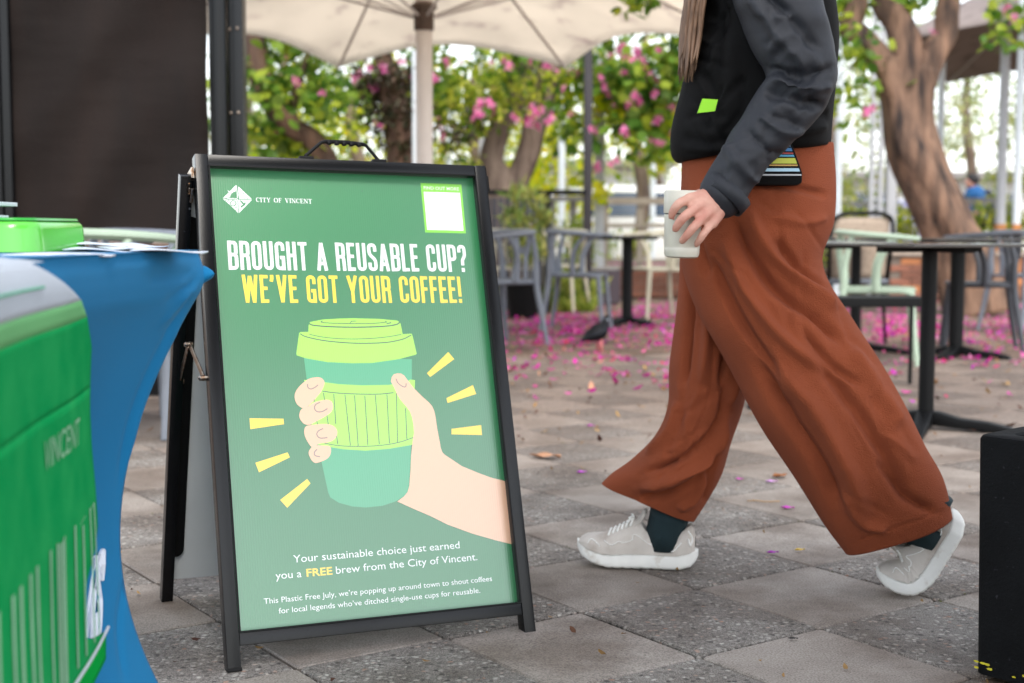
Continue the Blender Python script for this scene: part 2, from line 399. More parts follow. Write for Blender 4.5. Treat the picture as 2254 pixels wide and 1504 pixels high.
# ------------------------------------------------------------------ A-frame sign
yaw, tilt, rl, SH, SW = 0.4362, 0.3021, -0.0188, 0.9905, 0.6175
O_S = Vector((-0.5118, 2.3945, 0))
_e = Vector((math.cos(yaw), math.sin(yaw), 0)); _n = Vector((-math.sin(yaw), math.cos(yaw), 0))
_up = _n * math.sin(tilt) + Vector((0, 0, 1)) * math.cos(tilt)
E_S = _e * math.cos(rl) + _up * math.sin(rl); UP_S = -_e * math.sin(rl) + _up * math.cos(rl); B_S = UP_S.cross(E_S)
MS = Matrix((E_S, B_S, UP_S)).transposed().to_4x4(); MS.translation = O_S
sign = empty('a_frame_sign', None, 'black framed A-frame sign with a green coffee cup poster, standing on the paving', 'sign', mat4=MS)
BD = 0.020                                # poster board lies this far behind the face of the frame
def uv(px, py, off=BD):
    d = ray(px, py); Q = O_S + B_S * off; t = (Q - CAMP).dot(B_S) / d.dot(B_S); X = CAMP + d * t - O_S
    return (X.dot(E_S), X.dot(UP_S))
BM = MT['black_metal']
FW = 0.0245
def rail_obj(name, c, d, par=sign, **k):
    return MB().box(c, d).obj(name, BM, par, bevel=0.0014, smooth='auto', **k)
FD = 0.030
rail_obj('frame_stile', (FW / 2, FD / 2, SH / 2), (FW, FD, SH))
rail_obj('frame_stile', (SW - FW / 2 + .001, FD / 2, SH / 2), (FW, FD, SH))
rail_obj('frame_rail', (SW / 2, FD / 2 - .0005, SH - .0115), (SW - 2 * FW - .001, FD - .001, .022))
rail_obj('frame_rail', (SW / 2, FD / 2 - .0005, 0.0565), (SW - 2 * FW - .001, FD - .001, .0235))
# raised retaining lip round the opening
lip = MB()
for a, b in (((FW + .0015, -.0005, .07), (FW + .0015, -.0005, .967)), ((SW - FW - .001, -.0005, .07), (SW - FW - .001, -.0005, .967)),
             ((FW, -.0012, .9668), (SW - FW, -.0012, .9668)), ((FW, -.0012, .0695), (SW - FW, -.0012, .0695))):
    lip.bar(a, b, .003, .003, up=(0, 1, 0))
lip.obj('frame_lip', MT['black_plastic'], sign)
for u in (FW / 2, SW - FW / 2 + .001):
    MB().box((u, FD / 2, .0035), (FW + .002, FD + .002, .007)).obj('foot_cap', MT['black_plastic'], sign, bevel=.0015)
# corner brackets (plastic) on the right top and screws
MB().box((SW + .0035, .014, .952), (.006, .024, .034)).obj('corner_bracket', MT['black_plastic'], sign, bevel=.002)
MB().box((SW + .0015, .012, .978), (.004, .020, .020)).obj('corner_bracket', MT['black_plastic'], sign, bevel=.002)
for z in (.585,):
    MB().lathe([(0.0001, 0), (.006, 0), (.006, .002), (.0035, .0045), (.0005, .005)], 14).obj('screw', MT['steel'], sign, smooth=True).matrix_basis = Matrix.Translation((SW + .001, .016, z)) @ Matrix.Rotation(R(90), 4, 'Y')
# small chips in the bottom rail and right stile paint
chip = MB(); rnd = random.Random(3)
for k in range(26):
    if rnd.random() < .6: u, v = SW - FW * rnd.uniform(.1, .9), rnd.uniform(.02, .45)
    else: u, v = rnd.uniform(.03, .58), rnd.uniform(.048, .066)
    s = rnd.uniform(.0005, .0012)
    chip.add([(u + s * math.cos(a) * rnd.uniform(.7, 1.2), -.0006, v + s * math.sin(a)) for a in [i * math.pi / 3 for i in range(6)]], [tuple(range(6))])
MT['chip'] = M('chip', rgb(12, 12, 14), .8)
tag(chip.obj('paint_chips', MT['chip'], sign, fixn=False), kind='stuff')

# poster print colours
def print_mat(name, c, corr=True):
    m = M(name, c, 0.34, spec=0.5, coat=1.0, coat_r=0.30)
    m.node_tree.nodes['Principled BSDF'].inputs['Coat IOR'].default_value = 1.9
    N = m.node_tree.nodes; L = m.node_tree.links; bs = N['Principled BSDF']
    g = N.new('ShaderNodeTexCoord'); w = N.new('ShaderNodeTexWave'); w.wave_type = 'BANDS'; w.bands_direction = 'X'; w.inputs['Scale'].default_value = 66
    w.inputs['Distortion'].default_value = 0.25; w.inputs['Detail'].default_value = 1
    L.new(g.outputs['Object'], w.inputs[0])
    nz = N.new('ShaderNodeTexNoise'); nz.inputs['Scale'].default_value = 40; mp = N.new('ShaderNodeMapping'); mp.inputs['Scale'].default_value = (1, 1, .05)
    L.new(g.outputs['Object'], mp.inputs[0]); L.new(mp.outputs[0], nz.inputs[0])
    ad = N.new('ShaderNodeMath'); ad.operation = 'ADD'; L.new(w.outputs[1], ad.inputs[0]); L.new(nz.outputs[0], ad.inputs[1])
    bp = N.new('ShaderNodeBump'); bp.inputs['Strength'].default_value = 0.10; bp.inputs['Distance'].default_value = 0.0016
    L.new(ad.outputs[0], bp.inputs['Height']); L.new(bp.outputs[0], bs.inputs['Normal']); L.new(bp.outputs[0], bs.inputs['Coat Normal'])
    return m
PM = {k: print_mat('print_' + k, c) for k, c in dict(
    green=rgb(20, 120, 66), white=rgb(236, 240, 238), yellow=rgb(250, 212, 42), lime=rgb(160, 232, 72), teal=rgb(58, 166, 116),
    peach=rgb(236, 186, 150), ink=rgb(52, 78, 74), nail=rgb(150, 130, 120), tag=rgb(120, 208, 36)).items()}
board = MB().box((SW / 2, BD + .0025, (.0665 + .9795) / 2), (SW - 2 * FW + .022, .005, .913)).obj('poster_board', PM['green'], sign)

LAY = [0]
def poly_part(name, pts, mat, parent=board, layer=1, raw=False):
    """flat printed shape, traced as (u, v) on the board"""
    q = pts if raw else [uv(*p) for p in pts]
    bm = bmesh.new(); vs = [bm.verts.new((a, BD - .00012 * layer, b)) for a, b in q]
    f = bm.faces.new(vs); f.normal_update()
    if f.normal.y > 0: f.normal_flip()
    bmesh.ops.triangulate(bm, faces=[f]); me = bpy.data.meshes.new(name); bm.to_mesh(me); bm.free(); me.materials.append(mat)
    return link(bpy.data.objects.new(name, me), parent)
def ribbon(mb, pts, w, layer, closed=False, w2=None):
    """stroke of width w along (u, v) points"""
    P = [np.array(p, float) for p in pts]
    Q = [P[0]]
    for p in P[1:]:
        if np.linalg.norm(p - Q[-1]) > 1e-6: Q.append(p)
    if closed and np.linalg.norm(Q[0] - Q[-1]) < 1e-6: Q.pop()
    n = len(Q); L_, R_ = [], []
    for i in range(n):
        a = Q[i] - Q[i - 1] if (i > 0 or closed) else Q[1] - Q[0]
        b = Q[(i + 1) % n] - Q[i] if (i < n - 1 or closed) else Q[-1] - Q[-2]
        a = a / np.linalg.norm(a); b = b / np.linalg.norm(b); t = a + b
        if np.linalg.norm(t) < 1e-6: t = a
        t /= np.linalg.norm(t); nn = np.array([-t[1], t[0]]); k = 1 / max(.35, nn @ np.array([-a[1], a[0]]))
        ww = w / 2
        if w2 is not None: ww = (w + (w2 - w) * abs(2 * i / (n - 1) - 1)) / 2
        L_.append(Q[i] + nn * ww * k); R_.append(Q[i] - nn * ww * k)
    y = BD - .00012 * layer - ribbon.k * .000004; ribbon.k = (ribbon.k + 1) % 12
    vs = [(p[0], y, p[1]) for p in L_] + [(p[0], y, p[1]) for p in R_]
    fs = [(i, (i + 1) % n, n + (i + 1) % n, n + i) for i in range(n if closed else n - 1)]
    mb.add(vs, fs)
ribbon.k = 0
def flat_obj(mb, name, mat, parent=board):
    o = mb.obj(name, mat, parent, fixn=False)
    for p in o.data.polygons:
        if p.normal.y > 0: p.flip()
    return o
def c3(x, y): return (600 + x / 2.7345, 650 + y / 2.7345)
def C3(l): return [c3(*p) for p in l]
def smooth_closed(pts, n=90):
    P = np.array(list(pts[-3:]) + list(pts) + list(pts[:3]), float); m = len(pts); out = []
    for i in range(n):
        t = i / n * m; k = int(t) + 3; u = t - int(t); a, b, c, d = P[k - 1], P[k], P[(k + 1)], P[(k + 2) % len(P)] if k + 2 < len(P) else P[-1]
        out.append(tuple(0.5 * ((2 * b) + (-a + c) * u + (2 * a - 5 * b + 4 * c - d) * u * u + (-a + 3 * b - 3 * c + d) * u ** 3)))
    return out
# --- the cup
poly_part('printed_cup_body', C3([(188, 375), (205, 505), (250, 800), (297, 1015), (335, 1190), (348, 1218), (400, 1250), (480, 1272), (560, 1278), (660, 1268), (740, 1242), (800, 1205), (818, 1180), (832, 1000), (838, 700), (838, 385)]), PM['teal'], layer=1)
poly_part('printed_cup_sleeve', C3([(190, 510), (220, 512), (400, 536), (540, 543), (700, 540), (800, 525), (830, 508), (857, 512), (855, 565), (851, 760), (848, 895), (835, 902), (700, 925), (560, 936), (430, 928), (330, 912), (270, 898), (235, 780), (215, 640)]), PM['lime'], layer=2)
poly_part('printed_cup_lid', C3([(160, 227), (170, 222), (215, 221), (217, 180), (225, 162), (300, 147), (400, 141), (480, 139), (640, 143), (750, 153), (768, 165), (776, 200), (782, 235), (836, 232), (842, 245), (867, 352), (862, 358), (760, 385), (600, 408), (480, 410), (330, 403), (200, 380), (145, 362), (143, 350)]), PM['lime'], layer=2)
ink = MB()
def stroke(l, w=.0021, lay=3, mb=ink, w2=None):
    q = catmull([uv(*c3(*p)) for p in l], max(6, 6 * len(l))) if len(l) > 2 else [uv(*c3(*p)) for p in l]
    ribbon(mb, q, w, lay, w2=w2)
stroke([(220, 172), (250, 182), (350, 190), (500, 193), (650, 189), (740, 178), (766, 163)], .0026)
stroke([(165, 232), (200, 250), (300, 272), (420, 285), (540, 290), (680, 285), (780, 266), (835, 240)])
stroke([(220, 236), (300, 252), (400, 262), (500, 264), (600, 260), (700, 250), (776, 236)], .0014)
stroke([(302, 155), (291, 160), (310, 166), (400, 170), (500, 171), (600, 170), (680, 163), (678, 156)], .0016)
stroke([(467, 168), (475, 158), (502, 156)], .0015); stroke([(685, 170), (700, 169), (714, 165)], .0022)
stroke([(298, 578), (400, 590), (550, 596), (650, 595), (728, 587)], .0018)
stroke([(312, 891), (400, 906), (500, 910), (600, 908), (700, 898), (780, 880), (845, 857)], .0015)
for a, b in (((306, 588), (336, 785)), ((368, 595), (380, 775)), ((384, 840), (392, 897)), ((435, 598), (468, 905)), ((493, 602), (515, 907)), ((555, 605), (573, 902)),
             ((618, 602), (642, 898)), ((688, 597), (703, 892)), ((745, 590), (752, 885)), ((800, 680), (808, 866)), ((250, 628), (250, 642)), ((266, 757), (270, 777))):
    stroke([a, b], .0017)
flat_obj(ink, 'printed_cup_outlines', PM['ink'])
# --- the printed hand
fing = [[(265, 494), (295, 500), (312, 522), (308, 550), (290, 585), (265, 615), (245, 640), (205, 675), (180, 680), (150, 660), (135, 630), (133, 600), (145, 570), (170, 540), (215, 505)],
        [(300, 632), (335, 630), (358, 645), (364, 675), (352, 705), (310, 735), (260, 762), (225, 780), (190, 775), (165, 745), (161, 715), (175, 685), (210, 672), (250, 645)],
        [(230, 782), (300, 775), (350, 780), (380, 800), (390, 830), (375, 865), (340, 885), (280, 895), (240, 915), (215, 890), (195, 850), (190, 815), (200, 790)],
        [(250, 905), (300, 905), (340, 908), (352, 930), (345, 965), (320, 990), (265, 1010), (240, 1000), (222, 970), (217, 945), (230, 920)]]
for k, f in enumerate(fing):
    poly_part('printed_finger', smooth_closed(C3(f), 60), PM['peach'], layer=3.2 + .12 * k)
arm_pts = [(712, 520), (716, 495), (728, 477), (748, 471), (772, 472), (792, 484), (806, 503), (850, 560), (900, 610), (940, 645), (960, 668), (972, 695), (980, 730), (990, 800), (1005, 880), (1012, 920), (1021, 945), (1035, 960), (1140, 1030), (1250, 1075), (1320, 1100), (1412, 1122),
           (1436, 1128), (1472, 1508), (1460, 1504), (1350, 1478), (1200, 1435), (1050, 1380), (950, 1330), (850, 1287), (750, 1242), (790, 1212), (812, 1185), (822, 1150), (830, 1050), (834, 960), (842, 880), (850, 830), (846, 780), (838, 735), (825, 700), (805, 672), (785, 650), (765, 625), (748, 595), (730, 555)]
poly_part('printed_arm', C3(arm_pts), PM['peach'], layer=4.2)
for l in ([(210, 535), (212, 555), (230, 565), (255, 555), (273, 540)], [(285, 645), (258, 660), (253, 685), (270, 702), (300, 700), (330, 683)], [(303, 803), (275, 818), (266, 840), (285, 860), (330, 858)],
          [(267, 928), (252, 945), (255, 965), (285, 973)], [(742, 503), (755, 530), (785, 551), (801, 550), (803, 530)]):
    nl = MB(); stroke(l, .0022, 5, nl); flat_obj(nl, 'printed_fingernail', PM['nail'])
# --- yellow dashes
for q in (C3([(1057, 342), (1093, 385), (948, 493), (929, 470)]), C3([(1206, 541), (1225, 595), (1053, 649), (1046, 620)]), C3([(1255, 782), (1260, 842), (1077, 838), (1077, 805)]),
          C3([(208, 1106), (228, 1133), (88, 1280), (45, 1233)]), [(549, 921), (624, 922), (625, 934), (551, 945)], [(562, 1019), (633, 996), (638, 1007), (570, 1040)]):
    poly_part('printed_dash', q, PM['yellow'], layer=2)
# --- headline lettering: condensed capitals drawn as strokes
def rounded(pts, r, closed=False, seg=5):
    P = [np.array(p, float) for p in pts]; n = len(P); out = []
    for i in range(n):
        if not closed and i in (0, n - 1): out.append(P[i]); continue
        a, b, c = P[i - 1], P[i], P[(i + 1) % n]; d1 = a - b; d2 = c - b
        k = min(r, np.linalg.norm(d1) * .5, np.linalg.norm(d2) * .5); s = b + d1 / np.linalg.norm(d1) * k; e = b + d2 / np.linalg.norm(d2) * k
        for j in range(seg + 1):
            t = j / seg; out.append((1 - t) ** 2 * s + 2 * t * (1 - t) * b + t * t * e)
    return out
def glyph(ch, w, t):
    lo, hi, a, b = t / 2, 1 - t / 2, t / 2, w - t / 2; m = .52; r = .13
    rr = lambda p, c=False, q=r: (rounded(p, q, c), c)
    ln = lambda *p: (list(p), False)
    return {
        'O': [rr([(a, lo), (b, lo), (b, hi), (a, hi)], True)],
        'U': [rr([(a, 1), (a, lo), (b, lo), (b, 1)])],
        'C': [rr([(b, .66), (b, hi), (a, hi), (a, lo), (b, lo), (b, .34)])],
        'G': [rr([(b, .68), (b, hi), (a, hi), (a, lo), (b, lo), (b, .44)]), ln((w * .48, .44), (w, .44)), ln((b, 0), (b, .46))],
        'B': [ln((a, 0), (a, 1)), rr([(t * .9, hi), (b, hi), (b, m), (t * .9, m)]), rr([(t * .9, m), (b + .008, m), (b + .008, lo), (t * .9, lo)])],
        'R': [ln((a, 0), (a, 1)), rr([(t * .9, hi), (b, hi), (b, m - .02), (t * .9, m - .02)]), rr([(t * 1.1, m - .02), (b - .01, m - .02), (b, .34), (b + .01, 0)], q=.10)],
        'P': [ln((a, 0), (a, 1)), rr([(t * .9, hi), (b, hi), (b, .46), (t * .9, .46)])],
        'H': [ln((a, 0), (a, 1)), ln((b, 0), (b, 1)), ln((t * .9, m), (w - t * .9, m))],
        'T': [ln((w / 2, 0), (w / 2, 1 - t * .9)), ln((0, hi), (w, hi))],
        'A': [ln((a * .9, 0), (w / 2, .98)), ln((w - a * .9, 0), (w / 2, .98)), ln((w * .26, .25), (w * .74, .25))],
        'E': [ln((a, 0), (a, 1)), ln((t * .9, hi), (w, hi)), ln((t * .9, lo), (w, lo)), ln((t * .9, m), (w * .9, m))],
        'F': [ln((a, 0), (a, 1)), ln((t * .9, hi), (w, hi)), ln((t * .9, m), (w * .9, m))],
        'L': [ln((a, 0), (a, 1)), ln((t * .9, lo), (w, lo))],
        'S': [rr([(b, .70), (b, hi), (a, hi), (a, .60), (b, .40), (b, lo), (a, lo), (a, .30)], q=.12)],
        'Y': [ln((a * .8, 1), (w / 2, .42)), ln((w - a * .8, 1), (w / 2, .42)), ln((w / 2, 0), (w / 2, .46))],
        'W': [ln((a * .9, 1), (w * .27, .01)), ln((w * .27, .01), (w * .5, .96)), ln((w * .5, .96), (w * .73, .01)), ln((w * .73, .01), (w - a * .9, 1))],
        'V': [ln((a * .9, 1), (w / 2, .02)), ln((w - a * .9, 1), (w / 2, .02))],
        "'": [ln((a + .01, 1), (a + .01, .86)), ln((a + .01, .88), (a - .02, .76))],
        '?': [rr([(a, .72), (a, hi), (b, hi), (b, .58), (w / 2, .45), (w / 2, .24)], q=.12), ln((w / 2, 0), (w / 2, .145))],
        '!': [ln((a + .01, .24), (a + .01, 1)), ln((a + .01, 0), (a + .01, .145))],
    }[ch]
def headline(txt, bl, br, tl, mat, name):
    bl, br, tl = np.array(uv(*bl)), np.array(uv(*br)), np.array(uv(*tl)); ex = br - bl; W = np.linalg.norm(ex); ex /= W; H = np.linalg.norm(tl - bl); ey = np.array([-ex[1], ex[0]])
    wid = {' ': .20, "'": .16, '!': .15, 'W': .60, 'A': .42, 'V': .40, 'Y': .42, 'L': .31, 'T': .36, 'E': .32, 'F': .31, '?': .36}
    gap = .090; tot = sum(wid.get(c, .375) + gap for c in txt) - gap; k = W / (tot * H); x = 0
    mb = MB()
    for c in txt:
        w = wid.get(c, .375)
        if c != ' ':
            for path, closed in glyph(c, w, .126):
                ribbon(mb, [bl + ex * ((x + p[0]) * H * k) + ey * (p[1] * H) for p in path], .126 * H * (1 if k > 1 else (1 + k) / 2), 2, closed)
        x += w + gap
    flat_obj(mb, name, mat)
headline('BROUGHT A REUSABLE CUP?', (504, 594), (1029, 599), (501, 530), PM['white'], 'headline_lettering')
headline("WE'VE GOT YOUR COFFEE!", (536, 667), (1018, 667), (529, 605), PM['yellow'], 'headline_lettering')
# --- text set in the built-in face
def text_part(txt, bl, br, cap_px, mat, name='small_lettering', bold=0.0, layer=3, space=1.0):
    cu = bpy.data.curves.new('t', 'FONT'); cu.body = txt; cu.size = 1; cu.resolution_u = 3; cu.offset = bold; cu.space_character = space
    to = bpy.data.objects.new('t', cu); sc.collection.objects.link(to); dg = bpy.context.evaluated_depsgraph_get(); dg.update()
    me = bpy.data.meshes.new_from_object(to.evaluated_get(dg)); bpy.data.objects.remove(to); bpy.data.curves.remove(cu)
    co = np.zeros(len(me.vertices) * 3); me.vertices.foreach_get('co', co); co = co.reshape(-1, 3)
    x0, x1 = co[:, 0].min(), co[:, 0].max(); a, b = np.array(uv(*bl)), np.array(uv(*br)); ex = b - a; W = np.linalg.norm(ex); ex /= W; ey = np.array([-ex[1], ex[0]])
    h = abs(uv(bl[0], bl[1] - cap_px)[1] - a[1]); kx = W / (x1 - x0); ky = h / 0.729
    new = [(a[0] + ex[0] * (c[0] - x0) * kx + ey[0] * c[1] * ky, BD - .00012 * layer, a[1] + ex[1] * (c[0] - x0) * kx + ey[1] * c[1] * ky) for c in co]
    fs = [tuple(p.vertices) for p in me.polygons]; mb = MB().add(new, fs); bpy.data.meshes.remove(me)
    return flat_obj(mb, name, mat)
def text_run(parts, bl, br, cap):
    """parts = (text, material, bold) set on one baseline, widths in proportion"""
    ws = []
    for t, m, b in parts:
        ws.append(t)
    return ws
text_part('Your sustainable choice just earned', (646, 1239), (1012, 1207), 17.5, PM['white'])
text_part('you a', (607, 1275.5), (664, 1270.5), 17.5, PM['white'])
text_part('FREE', (675, 1269.5), (732, 1264.5), 17.5, PM['yellow'], bold=.022)
text_part('brew from the City of Vincent.', (740, 1263.5), (1051, 1233), 17.5, PM['white'])
text_part("This Plastic Free July, we\u2019re popping up around town to shout coffees", (581, 1330), (1083, 1279), 13, PM['white'])
text_part('for local legends who\u2019ve ditched single-use cups for reusable.', (614, 1351), (1057, 1305), 13, PM['white'])
# --- the tag where the code was, with its caption
poly_part('caption_tag', [(925.5, 403), (1015.6, 406.5), (1025.6, 514), (936, 512)], PM['tag'], layer=1)
poly_part('blank_white_square', [(932.5, 422.5), (1012.3, 424.8), (1020.3, 508.2), (940.2, 506.2)], PM['white'], layer=2)
text_part('FIND OUT MORE', (933, 417.3), (1010, 420), 7.4, PM['white'], bold=.004)
# --- city crest and name
c7 = lambda x, y: (480 + x / 10.245, 390 + y / 10.245)
crest = lambda l: [c7(*p) for p in l]
poly_part('crest_sun', crest([(105, 480), (245, 345), (205, 292), (262, 325), (400, 183), (404, 300), (392, 325), (345, 340), (300, 375), (278, 415), (272, 455), (190, 468)]), PM['white'], layer=1)
poly_part('crest_rays', crest([(456, 212), (757, 495), (480, 490), (462, 432), (458, 300)]), PM['white'], layer=1)
poly_part('crest_bird_field', crest([(765, 512), (470, 812), (460, 512)]), PM['white'], layer=1)
poly_part('crest_scroll_field', crest([(108, 492), (448, 500), (450, 812), (395, 750), (280, 640)]), PM['white'], layer=1)
g = MB()
def cs(l, w, lay=2, mb=g, cl=False):
    q = [uv(*c7(*p)) for p in l]; ribbon(mb, catmull(q, 5 * len(q)) if len(q) > 2 and not cl else q, w * .00082 / 10, lay, cl)
for l in ([(195, 405), (285, 432)], [(240, 340), (310, 378)], [(312, 285), (352, 335)], [(470, 445), (520, 398), (615, 368)], [(462, 370), (550, 308)], [(578, 492), (600, 455), (665, 428)], [(655, 492), (690, 462)], [(560, 385), (570, 350)]): cs(l, 11)
cs([(340 + 62 * math.cos(a), 592 + 60 * math.sin(a)) for a in [i * math.pi / 8 for i in range(16)]], 22, cl=True)
for l in ([(180, 585), (165, 540), (200, 510), (300, 508), (415, 510), (428, 600), (425, 720)], [(225, 570), (215, 540), (250, 528)], [(360, 700), (400, 690), (398, 650)], [(240, 610), (290, 660), (340, 720)], [(330, 740), (390, 760), (420, 730)]): cs(l, 15)
flat_obj(g, 'crest_lines', PM['green'])
poly_part('crest_bird', crest([(478, 512), (505, 560), (560, 625), (508, 650), (512, 700), (560, 668), (612, 632), (632, 572), (596, 570), (582, 590), (548, 545)]), PM['green'], layer=2)
g2 = MB(); cs([(415, 190), (440, 480)], 16, 2, g2); cs([(200, 480), (425, 485)], 14, 2, g2); flat_obj(g2, 'crest_cross', PM['white'])
def serif_text(txt, bl, br, cap, mat):
    a, b = np.array(uv(*bl)), np.array(uv(*br)); ex = b - a; W = np.linalg.norm(ex); ex /= W; ey = np.array([-ex[1], ex[0]]); H = abs(uv(bl[0], bl[1] - cap)[1] - a[1])
    wd = dict(C=.74, I=.40, T=.74, Y=.78, O=.82, F=.66, V=.78, N=.80, E=.70); wd[' '] = .5
    tk, tn, s = .15, .06, .05
    arc = lambda cx, cy, rx, ry, a0, a1, n=14: [(cx + rx * math.cos(R(a0 + (a1 - a0) * i / n)), cy + ry * math.sin(R(a0 + (a1 - a0) * i / n))) for i in range(n + 1)]
    tot = sum(wd[c] for c in txt) + .06 * (len(txt) - 1); k = W / (tot * H); x = 0; mb = MB()
    for c in txt:
        w = wd[c]; st = []
        if c == 'I': st = [([(w / 2, 0), (w / 2, 1)], tk), ([(.04, .03), (w - .04, .03)], s), ([(.04, .97), (w - .04, .97)], s)]
        if c == 'T': st = [([(w / 2, 0), (w / 2, 1)], tk), ([(.02, .965), (w - .02, .965)], tn), ([(.04, 1), (.04, .76)], s), ([(w - .04, 1), (w - .04, .76)], s), ([(w * .28, .03), (w * .72, .03)], s)]
        if c == 'Y': st = [([(.14, 1), (w / 2, .45)], tk), ([(w - .12, 1), (w / 2, .45)], tn), ([(w / 2, 0), (w / 2, .5)], tk), ([(w * .28, .03), (w * .72, .03)], s), ([(0, .97), (.3, .97)], s), ([(w - .26, .97), (w, .97)], s)]
        if c == 'V': st = [([(.13, 1), (w / 2 + .02, .02)], tk), ([(w - .14, 1), (w / 2 + .02, .02)], tn), ([(0, .97), (.3, .97)], s), ([(w - .28, .97), (w, .97)], s)]
        if c == 'O': st = [(arc(w / 2, .5, w / 2 - tk / 2, .46, 35, 145), tn), (arc(w / 2, .5, w / 2 - tk / 2, .46, 120, 240), tk), (arc(w / 2, .5, w / 2 - tk / 2, .46, 215, 325), tn), (arc(w / 2, .5, w / 2 - tk / 2, .46, -60, 60), tk)]
        if c == 'C': st = [(arc(w / 2 + .03, .5, w / 2 - tk / 2, .46, 40, 145), tn), (arc(w / 2 + .03, .5, w / 2 - tk / 2, .46, 120, 240), tk), (arc(w / 2 + .03, .5, w / 2 - tk / 2, .46, 215, 325), tn), ([(w - .05, 1), (w - .05, .70)], s)]
        if c in 'EF': st = [([(.19, 0), (.19, 1)], tk), ([(.02, .965), (w - .05, .965)], tn), ([(.19, .52), (w - .2, .52)], tn), ([(w - .06, 1), (w - .06, .74)], s), ([(w - .2, .66), (w - .2, .38)], s), ([(.02, .03), (.40, .03)], s)]
        if c == 'E': st += [([(.02, .035), (w - .02, .035)], tn), ([(w - .03, 0), (w - .03, .28)], s)]
        if c == 'N': st = [([(.13, 0), (.13, 1)], tn), ([(w - .12, 0), (w - .12, 1)], tn), ([(.13, .98), (w - .13, .02)], tk), ([(0, .03), (.27, .03)], s), ([(w - .28, .97), (w, .97)], s), ([(0, .97), (.16, .97)], s)]
        for path, t in st: ribbon(mb, [a + ex * ((x + p[0]) * H * k) + ey * p[1] * H for p in path], t * H * 1.05, 2)
        x += w + .06
    flat_obj(mb, 'city_lettering', mat)
serif_text('CITY OF VINCENT', (563.5, 445), (687, 448.6), 10.2, PM['white'])
spk = MB()
for q in ((597, 416), (593, 422), (797, 421), (901, 560), (1000, 640), (700, 556)):
    u, v = uv(*q); s = .0013; spk.add([(u + s * math.cos(a), BD - .0001, v + s * math.sin(a)) for a in [i * math.pi / 3 for i in range(6)]], [tuple(range(6))])
tag(flat_obj(spk, 'ink_specks', PM['ink']), kind='stuff')

# --- carrying handle
hp = [uv(672, 344, .012), uv(707, 314, .012), uv(716, 312, .012), uv(760, 313.5, .012), uv(798, 318, .012), uv(806, 321, .012), uv(832, 352, .012)]
hd = MB(); hd.tube([(u, .012, v) for u, v in hp], [.0035, .0035, .0045, .0045, .0045, .0035, .0035], 8)
for i in range(5):
    u, v = hp[2][0] + (hp[4][0] - hp[2][0]) * (i + .5) / 5, hp[2][1] + (hp[4][1] - hp[2][1]) * (i + .5) / 5
    hd.lathe([(.0005, -.0055), (.005, -.004), (.0062, 0), (.005, .003), (.0005, .004)], 8, (u, .012, v - .001))
hd.obj('carry_handle', MT['black_plastic'], sign, smooth='auto')
for k in (0, 6): MB().box((hp[k][0], .012, SH + .003), (.03, .02, .006)).obj('handle_mount', MT['black_plastic'], sign, bevel=.002)

# --- rear leg frame, in the sign's own coordinates
MSI = MS.inverted()
def loc(p): return MSI @ Vector(p)
hor = Vector(_n)                       # horizontal, away from the camera
fl, frr = ground(352, 1323), None
fl = O_S + hor * 0.53 + _e * -0.022
topw = MS @ Vector((-0.010, 0.034, 0.958))
xdir = _e
RU = (topw - fl).normalized(); RB = RU.cross(xdir).normalized()
MR = MSI @ (Matrix.Translation(fl) @ Matrix((xdir, RB, RU)).transposed().to_4x4())
RH = (topw - fl).length
def rear(mb, name, mat, **k):
    o = mb.obj(name, mat, sign, **k); o.matrix_basis = MR; return o
for u in (.012, SW + .012):
    rear(MB().box((u, 0, RH / 2), (.024, .026, RH)), 'rear_stile', BM, bevel=.002, smooth='auto')
rear(MB().box((SW / 2 + .012, 0, RH - .02), (SW - .025, .024, .022)), 'rear_rail', BM, bevel=.002)
MT['back_board'] = M('back_board', rgb(196, 200, 202), .5, var=.10, vscale=5)
rear(MB().box((SW / 2 + .012, .010, .045 + (RH - .06) / 2), (SW - .012, .004, RH - .06)), 'rear_board', MT['back_board'])
def rr_poly(x0, x1, z0, z1, r, corners):
    P = []
    for cx, cz, a0, on in ((x0, z0, 180, 0), (x1, z0, 270, 1), (x1, z1, 0, 2), (x0, z1, 90, 3)):
        if on in corners:
            ox = cx + (r if cx == x0 else -r); oz = cz + (r if cz == z0 else -r)
            P += [(ox + r * math.cos(R(a0 + 90 * i / 6)), oz + r * math.sin(R(a0 + 90 * i / 6))) for i in range(7)]
        else: P.append((cx, cz))
    return P
rear(MB().prism(rr_poly(.024, .045, .10, .845, .018, (1, 2)), (1, 0, 0), (0, 0, 1), (0, .0065, 0), (0, -.004, 0)), 'edge_strip', MT['black_plastic'])
rear(MB().prism(rr_poly(.17, .40, .044, .072, .024, (3, 2)), (1, 0, 0), (0, 0, 1), (0, .0065, 0), (0, -.004, 0)), 'edge_strip', MT['black_plastic'])
